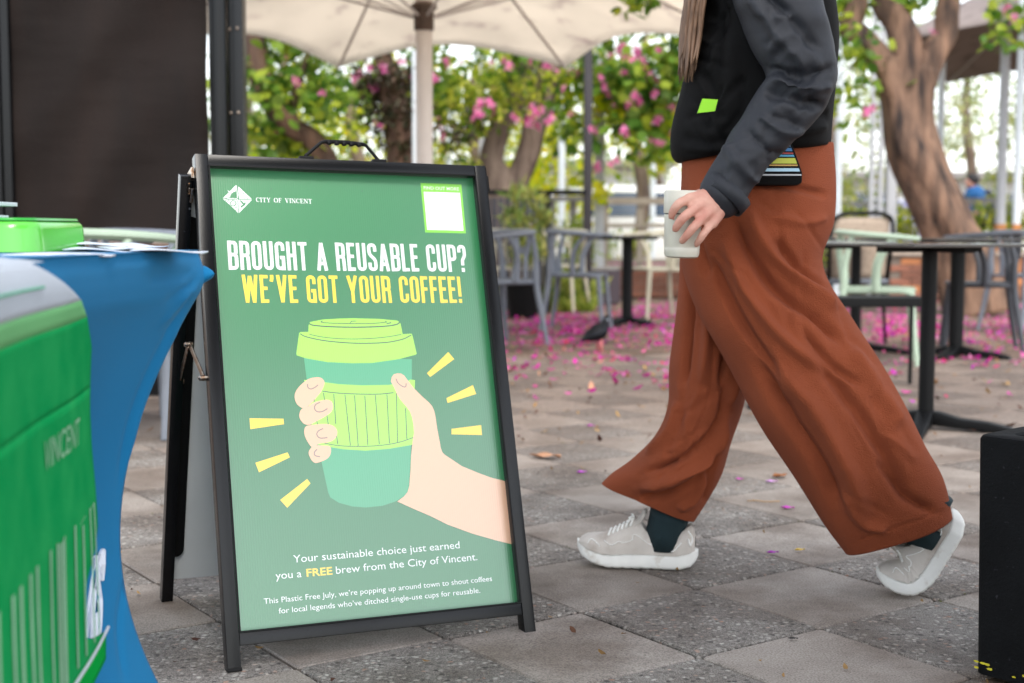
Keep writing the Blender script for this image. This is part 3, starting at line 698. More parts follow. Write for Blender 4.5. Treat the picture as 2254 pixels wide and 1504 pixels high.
# hinge with springs at the top left, and folding stay
for u in (-.004, SW + .004):
    hg = MB(); hg.box((u, .035, .955), (.006, .05, .022)); hg.tube([(u, .02, .925), (u, .04, .905), (u, .05, .93), (u, .03, .95)], .0035, 8)
    hg.obj('hinge', MT['steel'], sign, bevel=.001)
    hs_ = MB(); hs_.tube([(u - .006, .03 + .01 * math.cos(a), .94 - .0016 * a) for a in [i * .5 for i in range(30)]], .0015, 6); hs_.obj('hinge_spring', MT['steel'], sign, smooth=True)
def stay(u):
    a = Vector((u, .028, uv(462, 832, .028)[1])); 
    pr = MR @ Vector((u + .004 if u < .3 else u + .02, 0, .50)); pr = Vector((u, pr.y, pr.z))
    m = Vector((u, (a.y + pr.y) / 2 + .0, max(a.z, pr.z) + .052))
    s1 = MB(); s1.bar(a, m, .014, .0025, up=(1, 0, 0)); s1.obj('stay_arm', MT['steel'], sign, bevel=.0008)
    s2 = MB(); s2.bar(m + Vector((-.003, 0, 0)), pr + Vector((-.003, 0, 0)), .014, .0025, up=(1, 0, 0)); s2.obj('stay_arm', MT['steel'], sign, bevel=.0008)
    for q in (a, m, pr):
        r = MB(); r.tube([q + Vector((-.008, 0, 0)), q + Vector((.006, 0, 0))], [.0055, .0055], 10); r.tube([q + Vector((-.011, 0, 0)), q + Vector((-.008, 0, 0))], [.003, .0055], 10); r.obj('rivet', MT['steel'], sign, smooth='auto')
stay(-.004); stay(SW + .004)
# ------------------------------------------------------------------ promo table with stretch cover
ZT = 0.762
def stretch_mat():
    m = M('blue_stretch', rgb(0, 112, 164), 0.8, var=0.10, vscale=3, bump=0.15, bscale=900, sheen=0.04, spec=0.3)
    return m
MT['blue_cloth'] = stretch_mat()
tbl = empty('promo_table', (-1.25, 1.72, 0), 'folding table in a tight blue stretch cover with white lettering, left of the sign', 'table')
tb = MB()
TC = [Vector((-.494, 2.16)), Vector((-.560, 1.42)), Vector((-2.30, 1.42)), Vector((-2.30, 2.16))]   # far right, near right, near left, far left
foot_in = [Vector((-.085, -.11)), Vector((-.05, .10)), Vector((.09, .09)), Vector((.09, -.09))]
cen = (TC[0] + TC[2]) / 2
NV = 34
def cover_side(k):
    A, B = TC[k], TC[(k + 1) % 4]; fa, fb = foot_in[k], foot_in[(k + 1) % 4]; L = (B - A).length; d = (B - A) / L; nrm = Vector((d.y, -d.x))
    if nrm.dot(cen - A) > 0: nrm = -nrm
    def f(i, j):
        s = i / 30; v = j / (NV - 1); z = ZT * (1 - v) + 0.004
        vq = max(0, (v - .085) / .915); pinch = math.sin(math.pi * vq) ** 0.9
        cA = A + fa * (pinch * 1.0 + vq * .35); cB = B + fb * (pinch * 1.0 + vq * .35)
        p = cA.lerp(cB, s); hol = math.sin(math.pi * s) * math.sin(math.pi * v) * (.035 if L < 1 else .10)
        p = p - nrm * hol
        edge = max(0, 1 - v * 26); p = p + (cen - p).normalized() * (edge ** 2 * .006)
        # tension folds running from the corner knob
        if k == 0:
            q = math.exp(-((v - .06 - s * .35) / .03) ** 2) * math.exp(-s * 9) * .006
            p = p + nrm * q
        return (p.x, p.y, z)
    return f
for k in range(4): tb.grid(cover_side(k), 31, NV)
tb.add([(c.x, c.y, ZT + .004) for c in TC], [(0, 1, 2, 3)])
tb.obj('stretch_cover', MT['blue_cloth'], tbl, smooth='auto').matrix_parent_inverse = tbl.matrix_world.inverted()
bpy.context.view_layer.update()
def keep(o, root):
    bpy.context.view_layer.update(); o.matrix_parent_inverse = root.matrix_world.inverted(); return o
for o in list(tbl.children): keep(o, tbl)
kn = MB(); kb = at(442, 606, 2.17)
def knob(i, j):
    t = i / 12; a = 2 * math.pi * j / 16; r = .017 * math.sin(math.pi * min(1, .16 + t * .84)) ** .7 * (1 + .13 * math.sin(a * 3 + t * 4)) * (1 - .15 * t)
    ax = Vector((.86, -.2, .10)).normalized(); s1 = Vector((.2, .9, 0)).normalized(); s2 = ax.cross(s1)
    p = kb + ax * (-.024 + .048 * t) + s1 * (r * math.cos(a)) + s2 * (r * math.sin(a)); return p
kn.grid(knob, 13, 16, wrap=True); keep(kn.obj('cover_knot', MT['blue_cloth'], tbl, smooth=True), tbl)
# small folds gathered at the knot
for dz, dy in ((-.012, .0), (-.03, -.012), (.006, -.012)):
    fm = MB(); fm.tube([kb + Vector((-.004, -.004, dz * .3)), kb + Vector((-.026, -.030, dz - .004)), kb + Vector((-.045, -.075, dz * 2 - .012))], [.007, .006, .0015], 8)
    keep(fm.obj('cover_fold', MT['blue_cloth'], tbl, smooth=True), tbl)
# white letters printed on the end of the cover
def face_pt(px, py, k=0):
    """walk along the camera ray until it meets the end face of the cover"""
    f = cover_side(0); best = None
    for i in range(0, 31):
        for j in range(NV):
            q = Vector(f(i, j)); d = q - CAMP; dep = d.dot(FWD); x = 1127 + FPX * d.dot(RGT) / dep; y = 752 - FPX * d.dot(UPV) / dep
            e = (x - px) ** 2 + (y - py) ** 2
            if best is None or e < best[0]: best = (e, q)
    q = best[1]; dep = (q - CAMP).dot(FWD); return CAMP + ray(px, py) * (dep - .006)
MT['white_print'] = M('white_print', rgb(214, 220, 232), 0.6, spec=0.3)
_cr = lambda x, y: (x / 4.25, 1150 + y / 4.25)
def cover_letter(polys):
    mb = MB()
    for pl in polys:
        top = [face_pt(*_cr(*p)) for p in pl]; n = len(top)
        lo = [v + Vector((-.004, .002, 0)) for v in top]
        mb.add(top + lo, [tuple(range(n))] + [(i, (i + 1) % n, n + (i + 1) % n, n + i) for i in range(n)])
    return keep(mb.obj('printed_letter', MT['white_print'], tbl), tbl)
cover_letter([[(865, 360), (880, 355), (868, 600), (845, 900), (826, 1080), (800, 1050), (806, 930)]])
cover_letter([[(905, 312), (922, 310), (915, 500), (895, 800), (875, 1090), (843, 1085), (862, 800), (880, 500), (890, 330)]])
cover_letter([[(925, 380), (940, 300), (958, 258), (980, 247), (990, 265), (988, 400), (976, 540), (962, 552), (950, 545), (958, 440), (962, 370), (950, 358), (944, 420), (940, 560), (950, 640), (962, 720), (964, 820), (956, 960), (945, 1095), (885, 1095), (893, 900), (905, 845), (925, 842), (918, 960), (916, 1060), (928, 1060), (935, 960), (940, 850), (935, 770), (920, 700), (912, 600), (918, 470)]])

# ------------------------------------------------------------------ green drape over the near end of the table
MT['drape_green'] = M('drape_green', rgb(10, 142, 76), 0.9, var=0.4, vscale=16, col2=rgb(34, 152, 84), bump=0.4, bscale=300, spec=.03, detail=9)
MT['drape_deep'] = M('drape_deep', rgb(0, 158, 62), 0.8, var=0.15, vscale=8, bump=0.3, bscale=300, spec=.04)
MT['drape_pale'] = M('drape_pale', rgb(112, 176, 118), 0.8, var=0.1, vscale=8, bump=0.2, bscale=300, spec=.04)
MT['drape_white'] = M('drape_white', rgb(184, 192, 202), 0.75, var=0.08, vscale=5, bump=0.2, bscale=300, spec=.04)
MT['drape_letter'] = M('drape_letter', rgb(140, 194, 156), 0.8, var=0.25, vscale=60, stretch=(1, 1, .2))
dr = empty('printed_drape', (-.50, 1.5, 0), 'green and white printed fabric hanging over the near end of the blue table', 'fabric drape')
_Q0 = Vector((-.471, 1.25)); _Qd = Vector((-.066, .5)).normalized()
def dpt(s, z):            # s = metres along the drape away from Q0, z height; slack cloth
    p = _Q0 + _Qd * s; nx = Vector((_Qd.y, -_Qd.x))
    w = .0016 * math.sin(s * 17 + z * 4) + .0012 * math.sin(z * 13 + s * 6) - .003 * (math.sin((z - .26) / .48 * math.pi) if .26 < z < .74 else 0)
    p = p + nx * w; return Vector((p.x, p.y, z))
def edge_s(z):            # right hand border of the cloth, slightly wavy
    pts = [(.235, .50), (.27, .505), (.287, .42), (.30, .365), (.37, .37), (.395, .44), (.42, .475), (.47, .470), (.52, .455), (.57, .452), (.61, .462), (.65, .475), (.69, .44), (.713, .395), (.735, .30), (.755, .22), (.762, .19)]
    for (a, b), (c, d) in zip(pts, pts[1:]):
        if a <= z <= c: return b + (d - b) * (z - a) / (c - a)
    return pts[0][1] if z < .3 else pts[-1][1]
def band(z0, z1, name, mat, nz=14):
    mb = MB()
    def f(i, j):
        z = z0 + (z1 - z0) * j / (nz - 1); e = edge_s(z); s = -.45 + (e + .45) * i / 60
        p = dpt(s, z); tz = max(0, (z - .725) / .037)
        return p + Vector((-.016, .0, 0)) * tz ** 2
    mb.grid(f, 61, nz)
    o = mb.obj(name, mat, dr, smooth=True); md = o.modifiers.new('thick', 'SOLIDIFY'); md.thickness = .003; md.offset = -1
    return keep(o, dr)
band(.713, .762, 'white_band', MT['drape_white'], 8); band(.690, .713, 'pale_band', MT['drape_pale'], 4)
band(.600, .690, 'green_band', MT['drape_green']); band(.27, .600, 'green_panel', MT['drape_green'], 30)
band(.235, .27, 'hem_band', MT['drape_deep'], 5)
# top of the drape lying on the table
mb = MB()
mb.grid(lambda i, j: (lambda p, t: Vector((p.x - .016 - t * .55, p.y, .7625 + .006 * (1 - (1 - min(1, t * 6)) ** 2))))(dpt(-.45 + .72 * i / 30, .762), j / 12), 31, 13)
keep(mb.obj('white_band', MT['drape_white'], dr, smooth=True), dr)
MT['seam'] = M('seam', rgb(96, 170, 140), .8)
mb = MB()
mb.tube([dpt(-.42 + .05 * i, .738) + Vector((.0035 - .006 * 0, 0, 0)) for i in range(13)] , .0016, 6)
keep(mb.obj('seam', MT['seam'], dr), dr)
mb = MB(); mb.tube([dpt(-.40 + .04 * i, .272) + Vector((.004, 0, 0)) for i in range(24)], .0022, 6); keep(mb.obj('hem_piping', MT['drape_white'], dr), dr)
# tall pale letters along the lower edge, fading word above
def drape_glyph(paths, w, name='printed_letter', mat='drape_letter'):
    mb = MB()
    for (s0, z0, s1, z1) in paths:
        N = 10
        for i in range(N):
            a, b = i / N, (i + 1) / N
            q = [dpt(s0 + (s1 - s0) * t, z0 + (z1 - z0) * t) + Vector((.0042, -.0006, 0)) for t in (a, b)]
            d = Vector((_Qd.x, _Qd.y, 0)) * (w / 2)
            mb.add([q[0] - d, q[0] + d, q[1] + d, q[1] - d], [(0, 1, 2, 3)])
    keep(mb.obj(name, MT[mat], dr), dr)
Zb, Zt = .285, .455
def G(s, strokes, w=.010):
    drape_glyph([(s + a * .034, Zb + (Zt - Zb) * b, s + c * .034, Zb + (Zt - Zb) * d) for a, b, c, d in strokes], w)
G(0.410, [(0, 0, 0, 1), (1, 0, 1, 1), (0, .5, 1, .52), (0, .98, 1, 1)], .009)           # A
G(0.340, [(.5, 0, .5, .94), (0, .97, 1, .99)], .010)                                      # T
G(0.293, [(.5, 0, .5, 1)], .010)                                                        # I
G(0.220, [(0, 0, 0, 1), (1, 0, 1, 1), (.33, .02, .33, .98), (.7, .02, .7, .98)], .009)  # N
G(0.170, [(.5, 0, .5, 1)], .010)
G(0.085, [(0, 0, 0, 1), (1, 0, 1, 1), (.5, .0, .5, .05)], .011)                         # U
G(0.005, [(0, 0, 0, 1), (1, 0, 1, 1), (0, .03, 1, .03)], .012)
G(-0.085, [(0, 0, 0, 1), (1, 0, 1, 1)], .012)
G(-0.165, [(0, 0, 0, 1), (1, .5, 1, 1)], .012)
def word_on_drape(txt, s0, z0, size):
    cu = bpy.data.curves.new('t', 'FONT'); cu.body = txt; cu.size = size; cu.shear = .2
    to = bpy.data.objects.new('t', cu); sc.collection.objects.link(to); dg = bpy.context.evaluated_depsgraph_get(); dg.update()
    me = bpy.data.meshes.new_from_object(to.evaluated_get(dg)); bpy.data.objects.remove(to)
    mb = MB().add([dpt(s0 + v.co.x, z0 + v.co.y) + Vector((.005, -.0006, 0)) for v in me.vertices], [tuple(p.vertices) for p in me.polygons])
    keep(mb.obj('faded_lettering', MT['drape_letter'], dr, fixn=False), dr); bpy.data.meshes.remove(me)
word_on_drape('VINCENT', .16, .545, .045)

# ------------------------------------------------------------------ things on the table
MT['card'] = M('card', rgb(206, 214, 226), 0.6, var=0.05, vscale=40)
MT['card_red'] = M('card_red', rgb(160, 58, 36), 0.6, var=0.3, vscale=60, col2=rgb(190, 110, 50))
def flyer(px, py, Y, w, l, rz, lab, mat='card', lift=0.0, tilt_=0.0, t=.0018):
    p = at(px, py, Y); z = ZT + .0045 + lift
    mb = MB()
    def f(i, j): return (w * (i / 8 - .5), l * (j / 8 - .5), .0022 * math.sin(i / 8 * math.pi * 1.3 + j * .2) * (1 if t < .003 else 0))
    mb.grid(f, 9, 9); o = mb.obj('flyer', MT[mat], None, smooth=True); md = o.modifiers.new('thick', 'SOLIDIFY'); md.thickness = t; md.offset = 1
    o.location = (p.x, p.y, z); o.rotation_euler = (tilt_, R(1.0), rz); tag(o, lab, 'flyer', 'flyers scattered on the blue table'); return o
flyer(375, 552, 1.98, .10, .12, .15, 'white flyer nearest the sign, at the right corner of the blue table', lift=.0)
flyer(305, 552, 2.02, .10, .10, .5, 'white flyer second from the sign, overlapping its neighbours', lift=.0015)
flyer(290, 545, 2.12, .07, .10, -.3, 'white flyer at the back of the heap beside the table corner', lift=.006)
flyer(225, 551, 1.98, .09, .10, .1, 'white flyer in the middle of the heap on the table', lift=.001)
flyer(205, 545, 2.08, .09, .08, .35, 'tilted white flyer on top of the heap', lift=.009, tilt_=R(3))
flyer(165, 546, 2.05, .06, .09, -.2, 'white flyer tucked against the green tub', lift=.004)
flyer(180, 560, 1.80, .085, .09, .2, 'front white flyer nearest the camera, right one of three', lift=0, t=.003)
flyer(130, 560, 1.78, .06, .09, -.15, 'front white flyer nearest the camera, middle one of three', lift=.001, t=.003)
flyer(75, 562, 1.74, .06, .09, .1, 'front white flyer nearest the camera, left one of three', lift=.0, t=.003)
flyer(170, 541, 2.12, .12, .05, .05, 'red printed leaflet beside the green tub', 'card_red', lift=.010)
tub_m = M('lime_plastic', rgb(92, 194, 66), 0.22, coat=.5, coat_r=.12, var=.06, vscale=6)
tub = empty('plastic_tub', (-.80, 1.98, ZT + .005), 'glossy lime green plastic tub standing on the blue table', 'tub')
def rbox(w, d, z0, z1, r, top_r=.012, n=8):
    mb = MB(); pts = []
    for cx, cy, a0 in ((w / 2 - r, d / 2 - r, 0), (-w / 2 + r, d / 2 - r, 90), (-w / 2 + r, -d / 2 + r, 180), (w / 2 - r, -d / 2 + r, 270)):
        for i in range(n): a = R(a0 + 90 * i / (n - 1)); pts.append((cx, cy, math.cos(a), math.sin(a)))
    m = len(pts); lv = [(z0, 0), (z1 - top_r, .002)] + [(z1 - top_r + top_r * math.sin(R(a)), top_r * (1 - math.cos(R(a))) + .002) for a in (30, 60, 90)]
    vs = [(cx + c * (r - ins), cy + s * (r - ins), z) for z, ins in lv for cx, cy, c, s in pts]; fs = []
    for q in range(len(lv) - 1):
        for k in range(m): fs.append((q * m + k, q * m + (k + 1) % m, (q + 1) * m + (k + 1) % m, (q + 1) * m + k))
    fs.append(tuple(range(m))[::-1]); fs.append(tuple(range((len(lv) - 1) * m, len(lv) * m))); return mb.add(vs, fs)
rbox(.30, .26, 0, .043, .045, .012).obj('tub_body', tub_m, tub, smooth='auto')
rbox(.285, .245, .0435, .047, .04, .002).obj('tub_lid', M('deep_lime', rgb(30, 158, 40), .3, coat=.3), tub, smooth='auto')
MB().box((.03, -.131, .02), (.026, .002, .028)).obj('tub_sticker', M('sticker', rgb(150, 220, 130), .4), tub)
def book(loc, w, l, h, rz, lab):
    o = MB().box((0, 0, h / 2), (w, l, h)).obj('card_stack', MT['card'], None, bevel=.001); o.location = loc; o.rotation_euler = (0, 0, rz); tag(o, lab, 'cards')
book((-.80, 1.98, ZT + .0525), .11, .09, .004, .1, 'few white cards lying on the lid of the green tub')
# acrylic holder behind the tub: a white card shown level above it
ch_ = empty('card_holder', (-.905, 2.06, ZT + .005), 'small clear holder with a white card, behind the green tub', 'card holder')
MB().box((0, 0, .004), (.08, .05, .006)).obj('holder_base', M('clear_grey', rgb(60, 64, 68), .15), ch_, bevel=.001)
MB().box((0, 0, .035), (.006, .02, .06)).obj('holder_stem', M('clear_grey2', rgb(50, 54, 58), .15), ch_, bevel=.001)
MB().box((.03, 0, .069), (.22, .10, .006)).obj('white_card', MT['card'], ch_, bevel=.001)

# ------------------------------------------------------------------ dark pavilion with roll-down blind
YB = 6.0
pv = empty('outdoor_pavilion', (-1.9, YB, 0), 'black framed dining pavilion with a dark brown roll down mesh blind', 'pavilion')
def put(mb, name, mat, root, **k): return keep(mb.obj(name, mat, root, **k), root)
xL, xR = at(8, 500, YB).x, at(462, 500, YB).x
zb = at(300, 514, YB).z
mb = MB(); mb.grid(lambda i, j: Vector((xL + (xR - xL) * i / 60, YB + .010 * math.sin(i * .21) + .016 * math.sin(j * .55 - i * .16 + .8 * math.sin(i * .12)), zb + (2.75 - zb) * j / 40)), 61, 41)
put(mb, 'mesh_blind', MT['brown_mesh'], pv, smooth=True)
put(MB().box(((xL + xR) / 2, YB, zb - .012), (xR - xL, .035, .028)), 'blind_bar', MT['black_plastic'], pv, bevel=.004)
mb = MB(); xa, xb = at(463, 500, YB).x, at(544, 500, YB).x; w = xb - xa
for a, b, d in ((0, .22, .03), (.24, .52, .10), (.55, .70, .06), (.73, 1.0, .09)):
    put(MB().box((xa + w * (a + b) / 2, YB - d / 2 + .05, 1.4), (w * (b - a), d, 2.8)), 'post_profile', MT['black_metal'], pv, bevel=.006, smooth='auto')
put(MB().tube([(xa + w * .40, YB - .065, .0), (xa + w * .40, YB - .065, 2.8)], .030, 16), 'post_track', MT['black_metal'], pv, smooth='auto')
for z in (1.96, 1.66, 1.30, 1.0):
    for t in (.625, .86):
        put(MB().lathe([(.0003, 0), (.007, 0), (.0003, .004)], 8, (0, 0, 0)), 'bolt', MT['steel'], pv).matrix_basis = Matrix.Translation((xa + w * t, YB - .045 - (.0 if t > .7 else -.03), z)) @ Matrix.Rotation(R(90), 4, 'X')
put(MB().box((at(2, 500, YB).x, YB, 1.4), (.05, .08, 2.8)), 'post_profile', MT['black_metal'], pv, bevel=.004)
put(MB().box((at(30, 500, YB).x, YB - .03, 1.4), (.035, .04, 2.8)), 'post_profile', MT['black_metal'], pv, bevel=.004)
put(MB().box(((xL + xb) / 2, YB, 2.83), (xb - xL + .2, .14, .12)), 'header_beam', MT['black_metal'], pv, bevel=.005)
put(MB().box(((xL + xb) / 2 - .6, YB + 1.6, 2.93), (xb - xL + 1.4, 3.4, .06)), 'roof', MT['black_plastic'], pv)
put(MB().box(((xL + xR) / 2, YB + .45, .64), (xR - xL, .05, .17)), 'timber_rail', MT['tan_wood'], pv, bevel=.004)
put(MB().box(((xL + xR) / 2, YB + .45, .28), (xR - xL - .1, .04, .55)), 'kick_board', MT['black_plastic'], pv)

# ------------------------------------------------------------------ cafe furniture
_cache = {}
def cmesh(key, fn):
    if key not in _cache: _cache[key] = fn()
    return _cache[key]
def chair(x, y, rz, mat, label, group='outdoor armchairs round the cafe tables'):
    """faces local +X; horseshoe rail round the back (-X)"""
    t = empty('armchair', (x, y, 0), label, 'chair', group, rz); m = MT[mat]
    def seat():
        mb = MB(); rg = []
        for z, ins in ((.432, .012), (.438, 0), (.452, 0), (.457, .008)):
            rg.append([( (.225 - ins) * math.copysign(abs(math.cos(a)) ** .45, math.cos(a)), (.225 - ins) * math.copysign(abs(math.sin(a)) ** .45, math.sin(a)) * (1 + .06 * math.cos(a)), z - (.006 if z > .455 else 0)) for a in [2 * math.pi * i / 32 for i in range(32)]])
        n = 32; fs = [(q * n + k, q * n + (k + 1) % n, (q + 1) * n + (k + 1) % n, (q + 1) * n + k) for q in range(3) for k in range(n)] + [tuple(range(n))[::-1], tuple(range(3 * n, 4 * n))]
        return mb.add(sum(rg, []), fs).mesh('seat', m, smooth='auto')
    inst('seat', cmesh(('seat', mat), seat), t)
    def rail():
        pts = catmull([(.23, -.285, .745), (.10, -.29, .757), (-.06, -.265, .768), (-.18, -.17, .778), (-.225, 0, .782), (-.18, .17, .778), (-.06, .265, .768), (.10, .29, .757), (.23, .285, .745)], 40)
        return MB().tube(pts, [.021 + .010 * math.sin(math.pi * i / 39) for i in range(40)], 10, flat=.62, up=(0, 0, 1)).mesh('top_rail', m, smooth='auto')
    inst('top_rail', cmesh(('rail', mat), rail), t)
    for s in (-1, 1):
        inst('leg', cmesh(('fl', mat, s), lambda: MB().tube(catmull([(.19, s * .195, .44), (.205, s * .205, .30), (.235, s * .235, .003)], 8), [.024, .021, .021, .020, .019, .018, .017, .015], 10).mesh('leg', m, smooth='auto')), t)
        inst('leg', cmesh(('rl', mat, s), lambda: MB().tube(catmull([(-.145, s * .215, .772), (-.185, s * .205, .60), (-.19, s * .20, .44), (-.215, s * .225, .24), (-.255, s * .25, .003)], 14), [.017] * 2 + [.020] * 3 + [.025] * 2 + [.022] * 3 + [.019] * 2 + [.015] * 2, 10).mesh('leg', m, smooth='auto')), t)
        inst('arm_support', cmesh(('as', mat, s), lambda: MB().tube(catmull([(.10, s * .288, .748), (.04, s * .275, .68), (.00, s * .250, .58), (-.005, s * .225, .44)], 12), [.015, .016, .017, .018, .019, .020, .021, .022, .022, .023, .024, .025], 10).mesh('arm_support', m, smooth='auto')), t)
        inst('back_splat', cmesh(('bs', mat, s), lambda: MB().tube(catmull([(-.215, s * .085, .770), (-.222, s * .06, .66), (-.210, s * .052, .60), (-.19, s * .075, .452)], 10), 0.020, 8, flat=.45).mesh('back_splat', m, smooth='auto')), t)
    inst('splat_bar', cmesh(('sb', mat), lambda: MB().box((-.219, 0, .648), (.014, .13, .055)).mesh('splat_bar', m, bevel=.004)), t)
    inst('side_rail', cmesh(('sr', mat, 1), lambda: MB().tube([(.20, .205, .436), (-.19, .205, .436)], .014, 8).mesh('side_rail', m, smooth=True)), t)
    inst('side_rail', cmesh(('sr', mat, -1), lambda: MB().tube([(.20, -.205, .436), (-.19, -.205, .436)], .014, 8).mesh('side_rail', m, smooth=True)), t)
    return t
def cafe_table(x, y, rz, size, label, h=.745, col_r=.032, foot=.33):
    t = empty('cafe_table', (x, y, 0), label, 'table', 'black cafe tables', rz); key = (size, h, col_r)
    inst('tabletop', cmesh(('top',) + key, lambda: MB().box((0, 0, h - .006), (size, size, .012)).mesh('tabletop', [MT['table_top']], bevel=.003)), t)
    inst('top_support', cmesh(('sup',) + key, lambda: MB().box((0, 0, h - .024), (size * .72, .05, .022)).box((0, 0, h - .0245), (.05, size * .72, .021)).mesh('top_support', MT['table_metal'])), t)
    inst('column', cmesh(('col',) + key, lambda: MB().tube([(0, 0, .03), (0, 0, h - .03)], col_r, 24).mesh('column', MT['table_metal'], smooth='auto')), t)
    for k in range(4):
        def ft():
            mb = MB(); P = [(.0, .075), (.05, .072), (.13, .050), (.24, .040), (foot, .022), (foot + .01, 0), (foot - .05, 0), (.10, .012), (0, .02)]
            mb.prism(P, (1, 0, 0), (0, 0, 1), (0, -.030, 0), (0, .060, 0)); return mb.mesh('base_foot', MT['table_metal'], bevel=.006, smooth='auto')
        inst('base_foot', cmesh(('ft', foot), ft), t, rot=(0, 0, R(45 + 90 * k)))
    return t
def gp(px, py): p = ground(px, py); return p.x, p.y
a1 = math.atan2(.36, .93)
cafe_table(1.665, 5.42, a1, .66, 'nearest black cafe table, directly right of the walking person', col_r=.031)
cafe_table(at(1765, 600, 6.3).x, 6.3, .05, .68, 'black cafe table mostly hidden behind the walking person', foot=.40)
x, y = at(2108, 600, 8.5).x, 8.5
cafe_table(x, y, .2, .70, 'black cafe table behind the nearest one, beside the dark chair', col_r=.045)
x, y = at(1381, 600, 11.3).x, 11.3
cafe_table(x, y, .05, .70, 'black cafe table between the grey chairs and the cream chair', col_r=.045, foot=.30)
x, y = at(1884, 600, 8.9).x, 8.9
cafe_table(x, y, .3, .66, 'black cafe table partly hidden behind the green chair')
cafe_table(at(1010, 600, 10.6).x, 10.6, .3, .68, 'black cafe table mostly hidden behind the sign', foot=.34)
chair(at(1093, 600, 9.35).x, 9.35, R(215), 'grey_chair', 'grey armchair half hidden by the right edge of the sign')
chair(at(1272, 600, 10.72).x, 10.72, R(-12), 'grey_chair', 'grey armchair turned side on, behind the pigeon')
chair(at(1118, 600, 12.4).x, 12.4, R(-70), 'cream_chair', 'pale armchair farther back, seen through the half hidden grey chair')
chair(at(1228, 600, 13.2).x, 13.2, R(250), 'cream_chair', 'pale armchair farther back, seen through the side on grey chair')
chair(at(1452, 600, 12.2).x, 12.2, R(200), 'cream_chair', 'cream armchair just left of the walking person')
chair(at(1930, 600, 8.15).x, 8.15, R(-14), 'green_chair', 'sage green armchair tucked in behind the nearest table')
chair(at(2160, 600, 9.0).x, 9.0, R(165), 'dark_chair', 'dark grey armchair beside the second table, turned away')
chair(at(2262, 600, 10.6).x, 10.6, R(20), 'grey_chair', 'grey armchair at the right edge in front of the brick wall')
chair(at(345, 600, 5.35).x, 5.42, R(60), 'grey_chair', 'grey armchair behind the blue table, next to the sign')
chair(at(215, 600, 5.0).x, 5.0, R(75), 'green_chair', 'sage green armchair behind the flyers on the blue table')
# woven armchair
wc = empty('woven_chair', (at(1862, 600, 9.6).x, 9.6, 0), 'chair with a tall beige woven back and black rim, behind the walking person', 'chair', None, R(100))
MT['woven'] = M('woven', rgb(176, 158, 140), .75, var=.3, vscale=60, bump=.4, bscale=150)
mb = MB(); mb.grid(lambda i, j: Vector((-.20 - .06 * j / 10, .20 * (i / 10 - .5) * 2, .46 + .42 * j / 10)), 11, 11)
o = mb.obj('back_panel', MT['woven'], wc, smooth=True); md = o.modifiers.new('t', 'SOLIDIFY'); md.thickness = .018
MB().tube(catmull([(-.20, -.215, .45), (-.255, -.225, .80), (-.27, -.17, .895), (-.27, 0, .91), (-.27, .17, .895), (-.255, .225, .80), (-.20, .215, .45)], 30), .014, 8).obj('back_frame', MT['black_plastic'], wc, smooth=True)
MB().box((0, 0, .44), (.44, .44, .035)).obj('seat', MT['grey_chair'], wc, bevel=.012)
for sx in (-1, 1):
    for sy in (-1, 1): MB().tube([(sx * .19, sy * .19, .43), (sx * .21, sy * .21, 0)], [.014, .011], 8).obj('leg', MT['black_plastic'], wc, smooth='auto')
# low black bench
bn = empty('low_bench', (at(1925, 600, 6.9).x, 6.9, 0), 'low black bench behind the nearest table column', 'bench', None, R(4))
MB().box((0, 0, .435), (.50, .22, .05)).obj('bench_top', MT['table_metal'], bn, bevel=.006)
for sx, sy in ((-.2, -.1), (.235, -.1), (-.2, .1), (.235, .1)): MB().box((sx, sy, .20), (.018, .018, .41)).obj('bench_leg', MT['table_metal'], bn, bevel=.003)

# ------------------------------------------------------------------ black planter at the right edge
pc = Vector((.829, 2.405)); pa = Vector((.66, -.75)); pb = Vector((.75, .66)); PS = .42; PH = .435
pl = empty('planter', (pc.x, pc.y, 0), 'black square planter at the right edge with worn yellow paint at its foot', 'planter')
MT['planter'] = M('planter', rgb(16, 17, 19), .8, spec=.15, var=.35, vscale=14, bump=.5, bscale=160, dirt=(rgb(50, 50, 54), 90, .68, .74))
def sq(ins, z, r=.022):
    out = []
    for ca, cb, a0 in ((0, 0, 180), (1, 0, 270), (1, 1, 0), (0, 1, 90)):
        u = ins + r if ca == 0 else PS - ins - r; v = ins + r if cb == 0 else PS - ins - r
        for i in range(6):
            a = R(a0 + 18 * i); uu, vv = u + r * math.cos(a), v + r * math.sin(a); q = pc + pa.normalized() * uu + pb.normalized() * vv; out.append((q.x, q.y, z))
    return out
rings = [sq(.006, 0), sq(.006, .01), sq(0, PH - .008), sq(.003, PH - .002), sq(.008, PH), sq(.042, PH), sq(.046, PH - .004), sq(.050, PH - .09)]
n = 24; mb = MB(); mb.add(sum(rings, []), [(q * n + k, q * n + (k + 1) % n, (q + 1) * n + (k + 1) % n, (q + 1) * n + k) for q in range(7) for k in range(n)])
keep(mb.obj('planter_body', MT['planter'], pl, smooth='auto'), pl)
MT['soil'] = M('soil', rgb(44, 36, 30), .95, var=.5, vscale=40, bump=1, bscale=50)
keep(MB().add(sq(.05, PH - .085), [tuple(range(24))]).obj('soil', MT['soil'], pl), pl)
yp = MB(); rnd = random.Random(5)
MT['yellow_paint'] = M('yellow_paint', rgb(212, 200, 40), .6, var=.3, vscale=60)
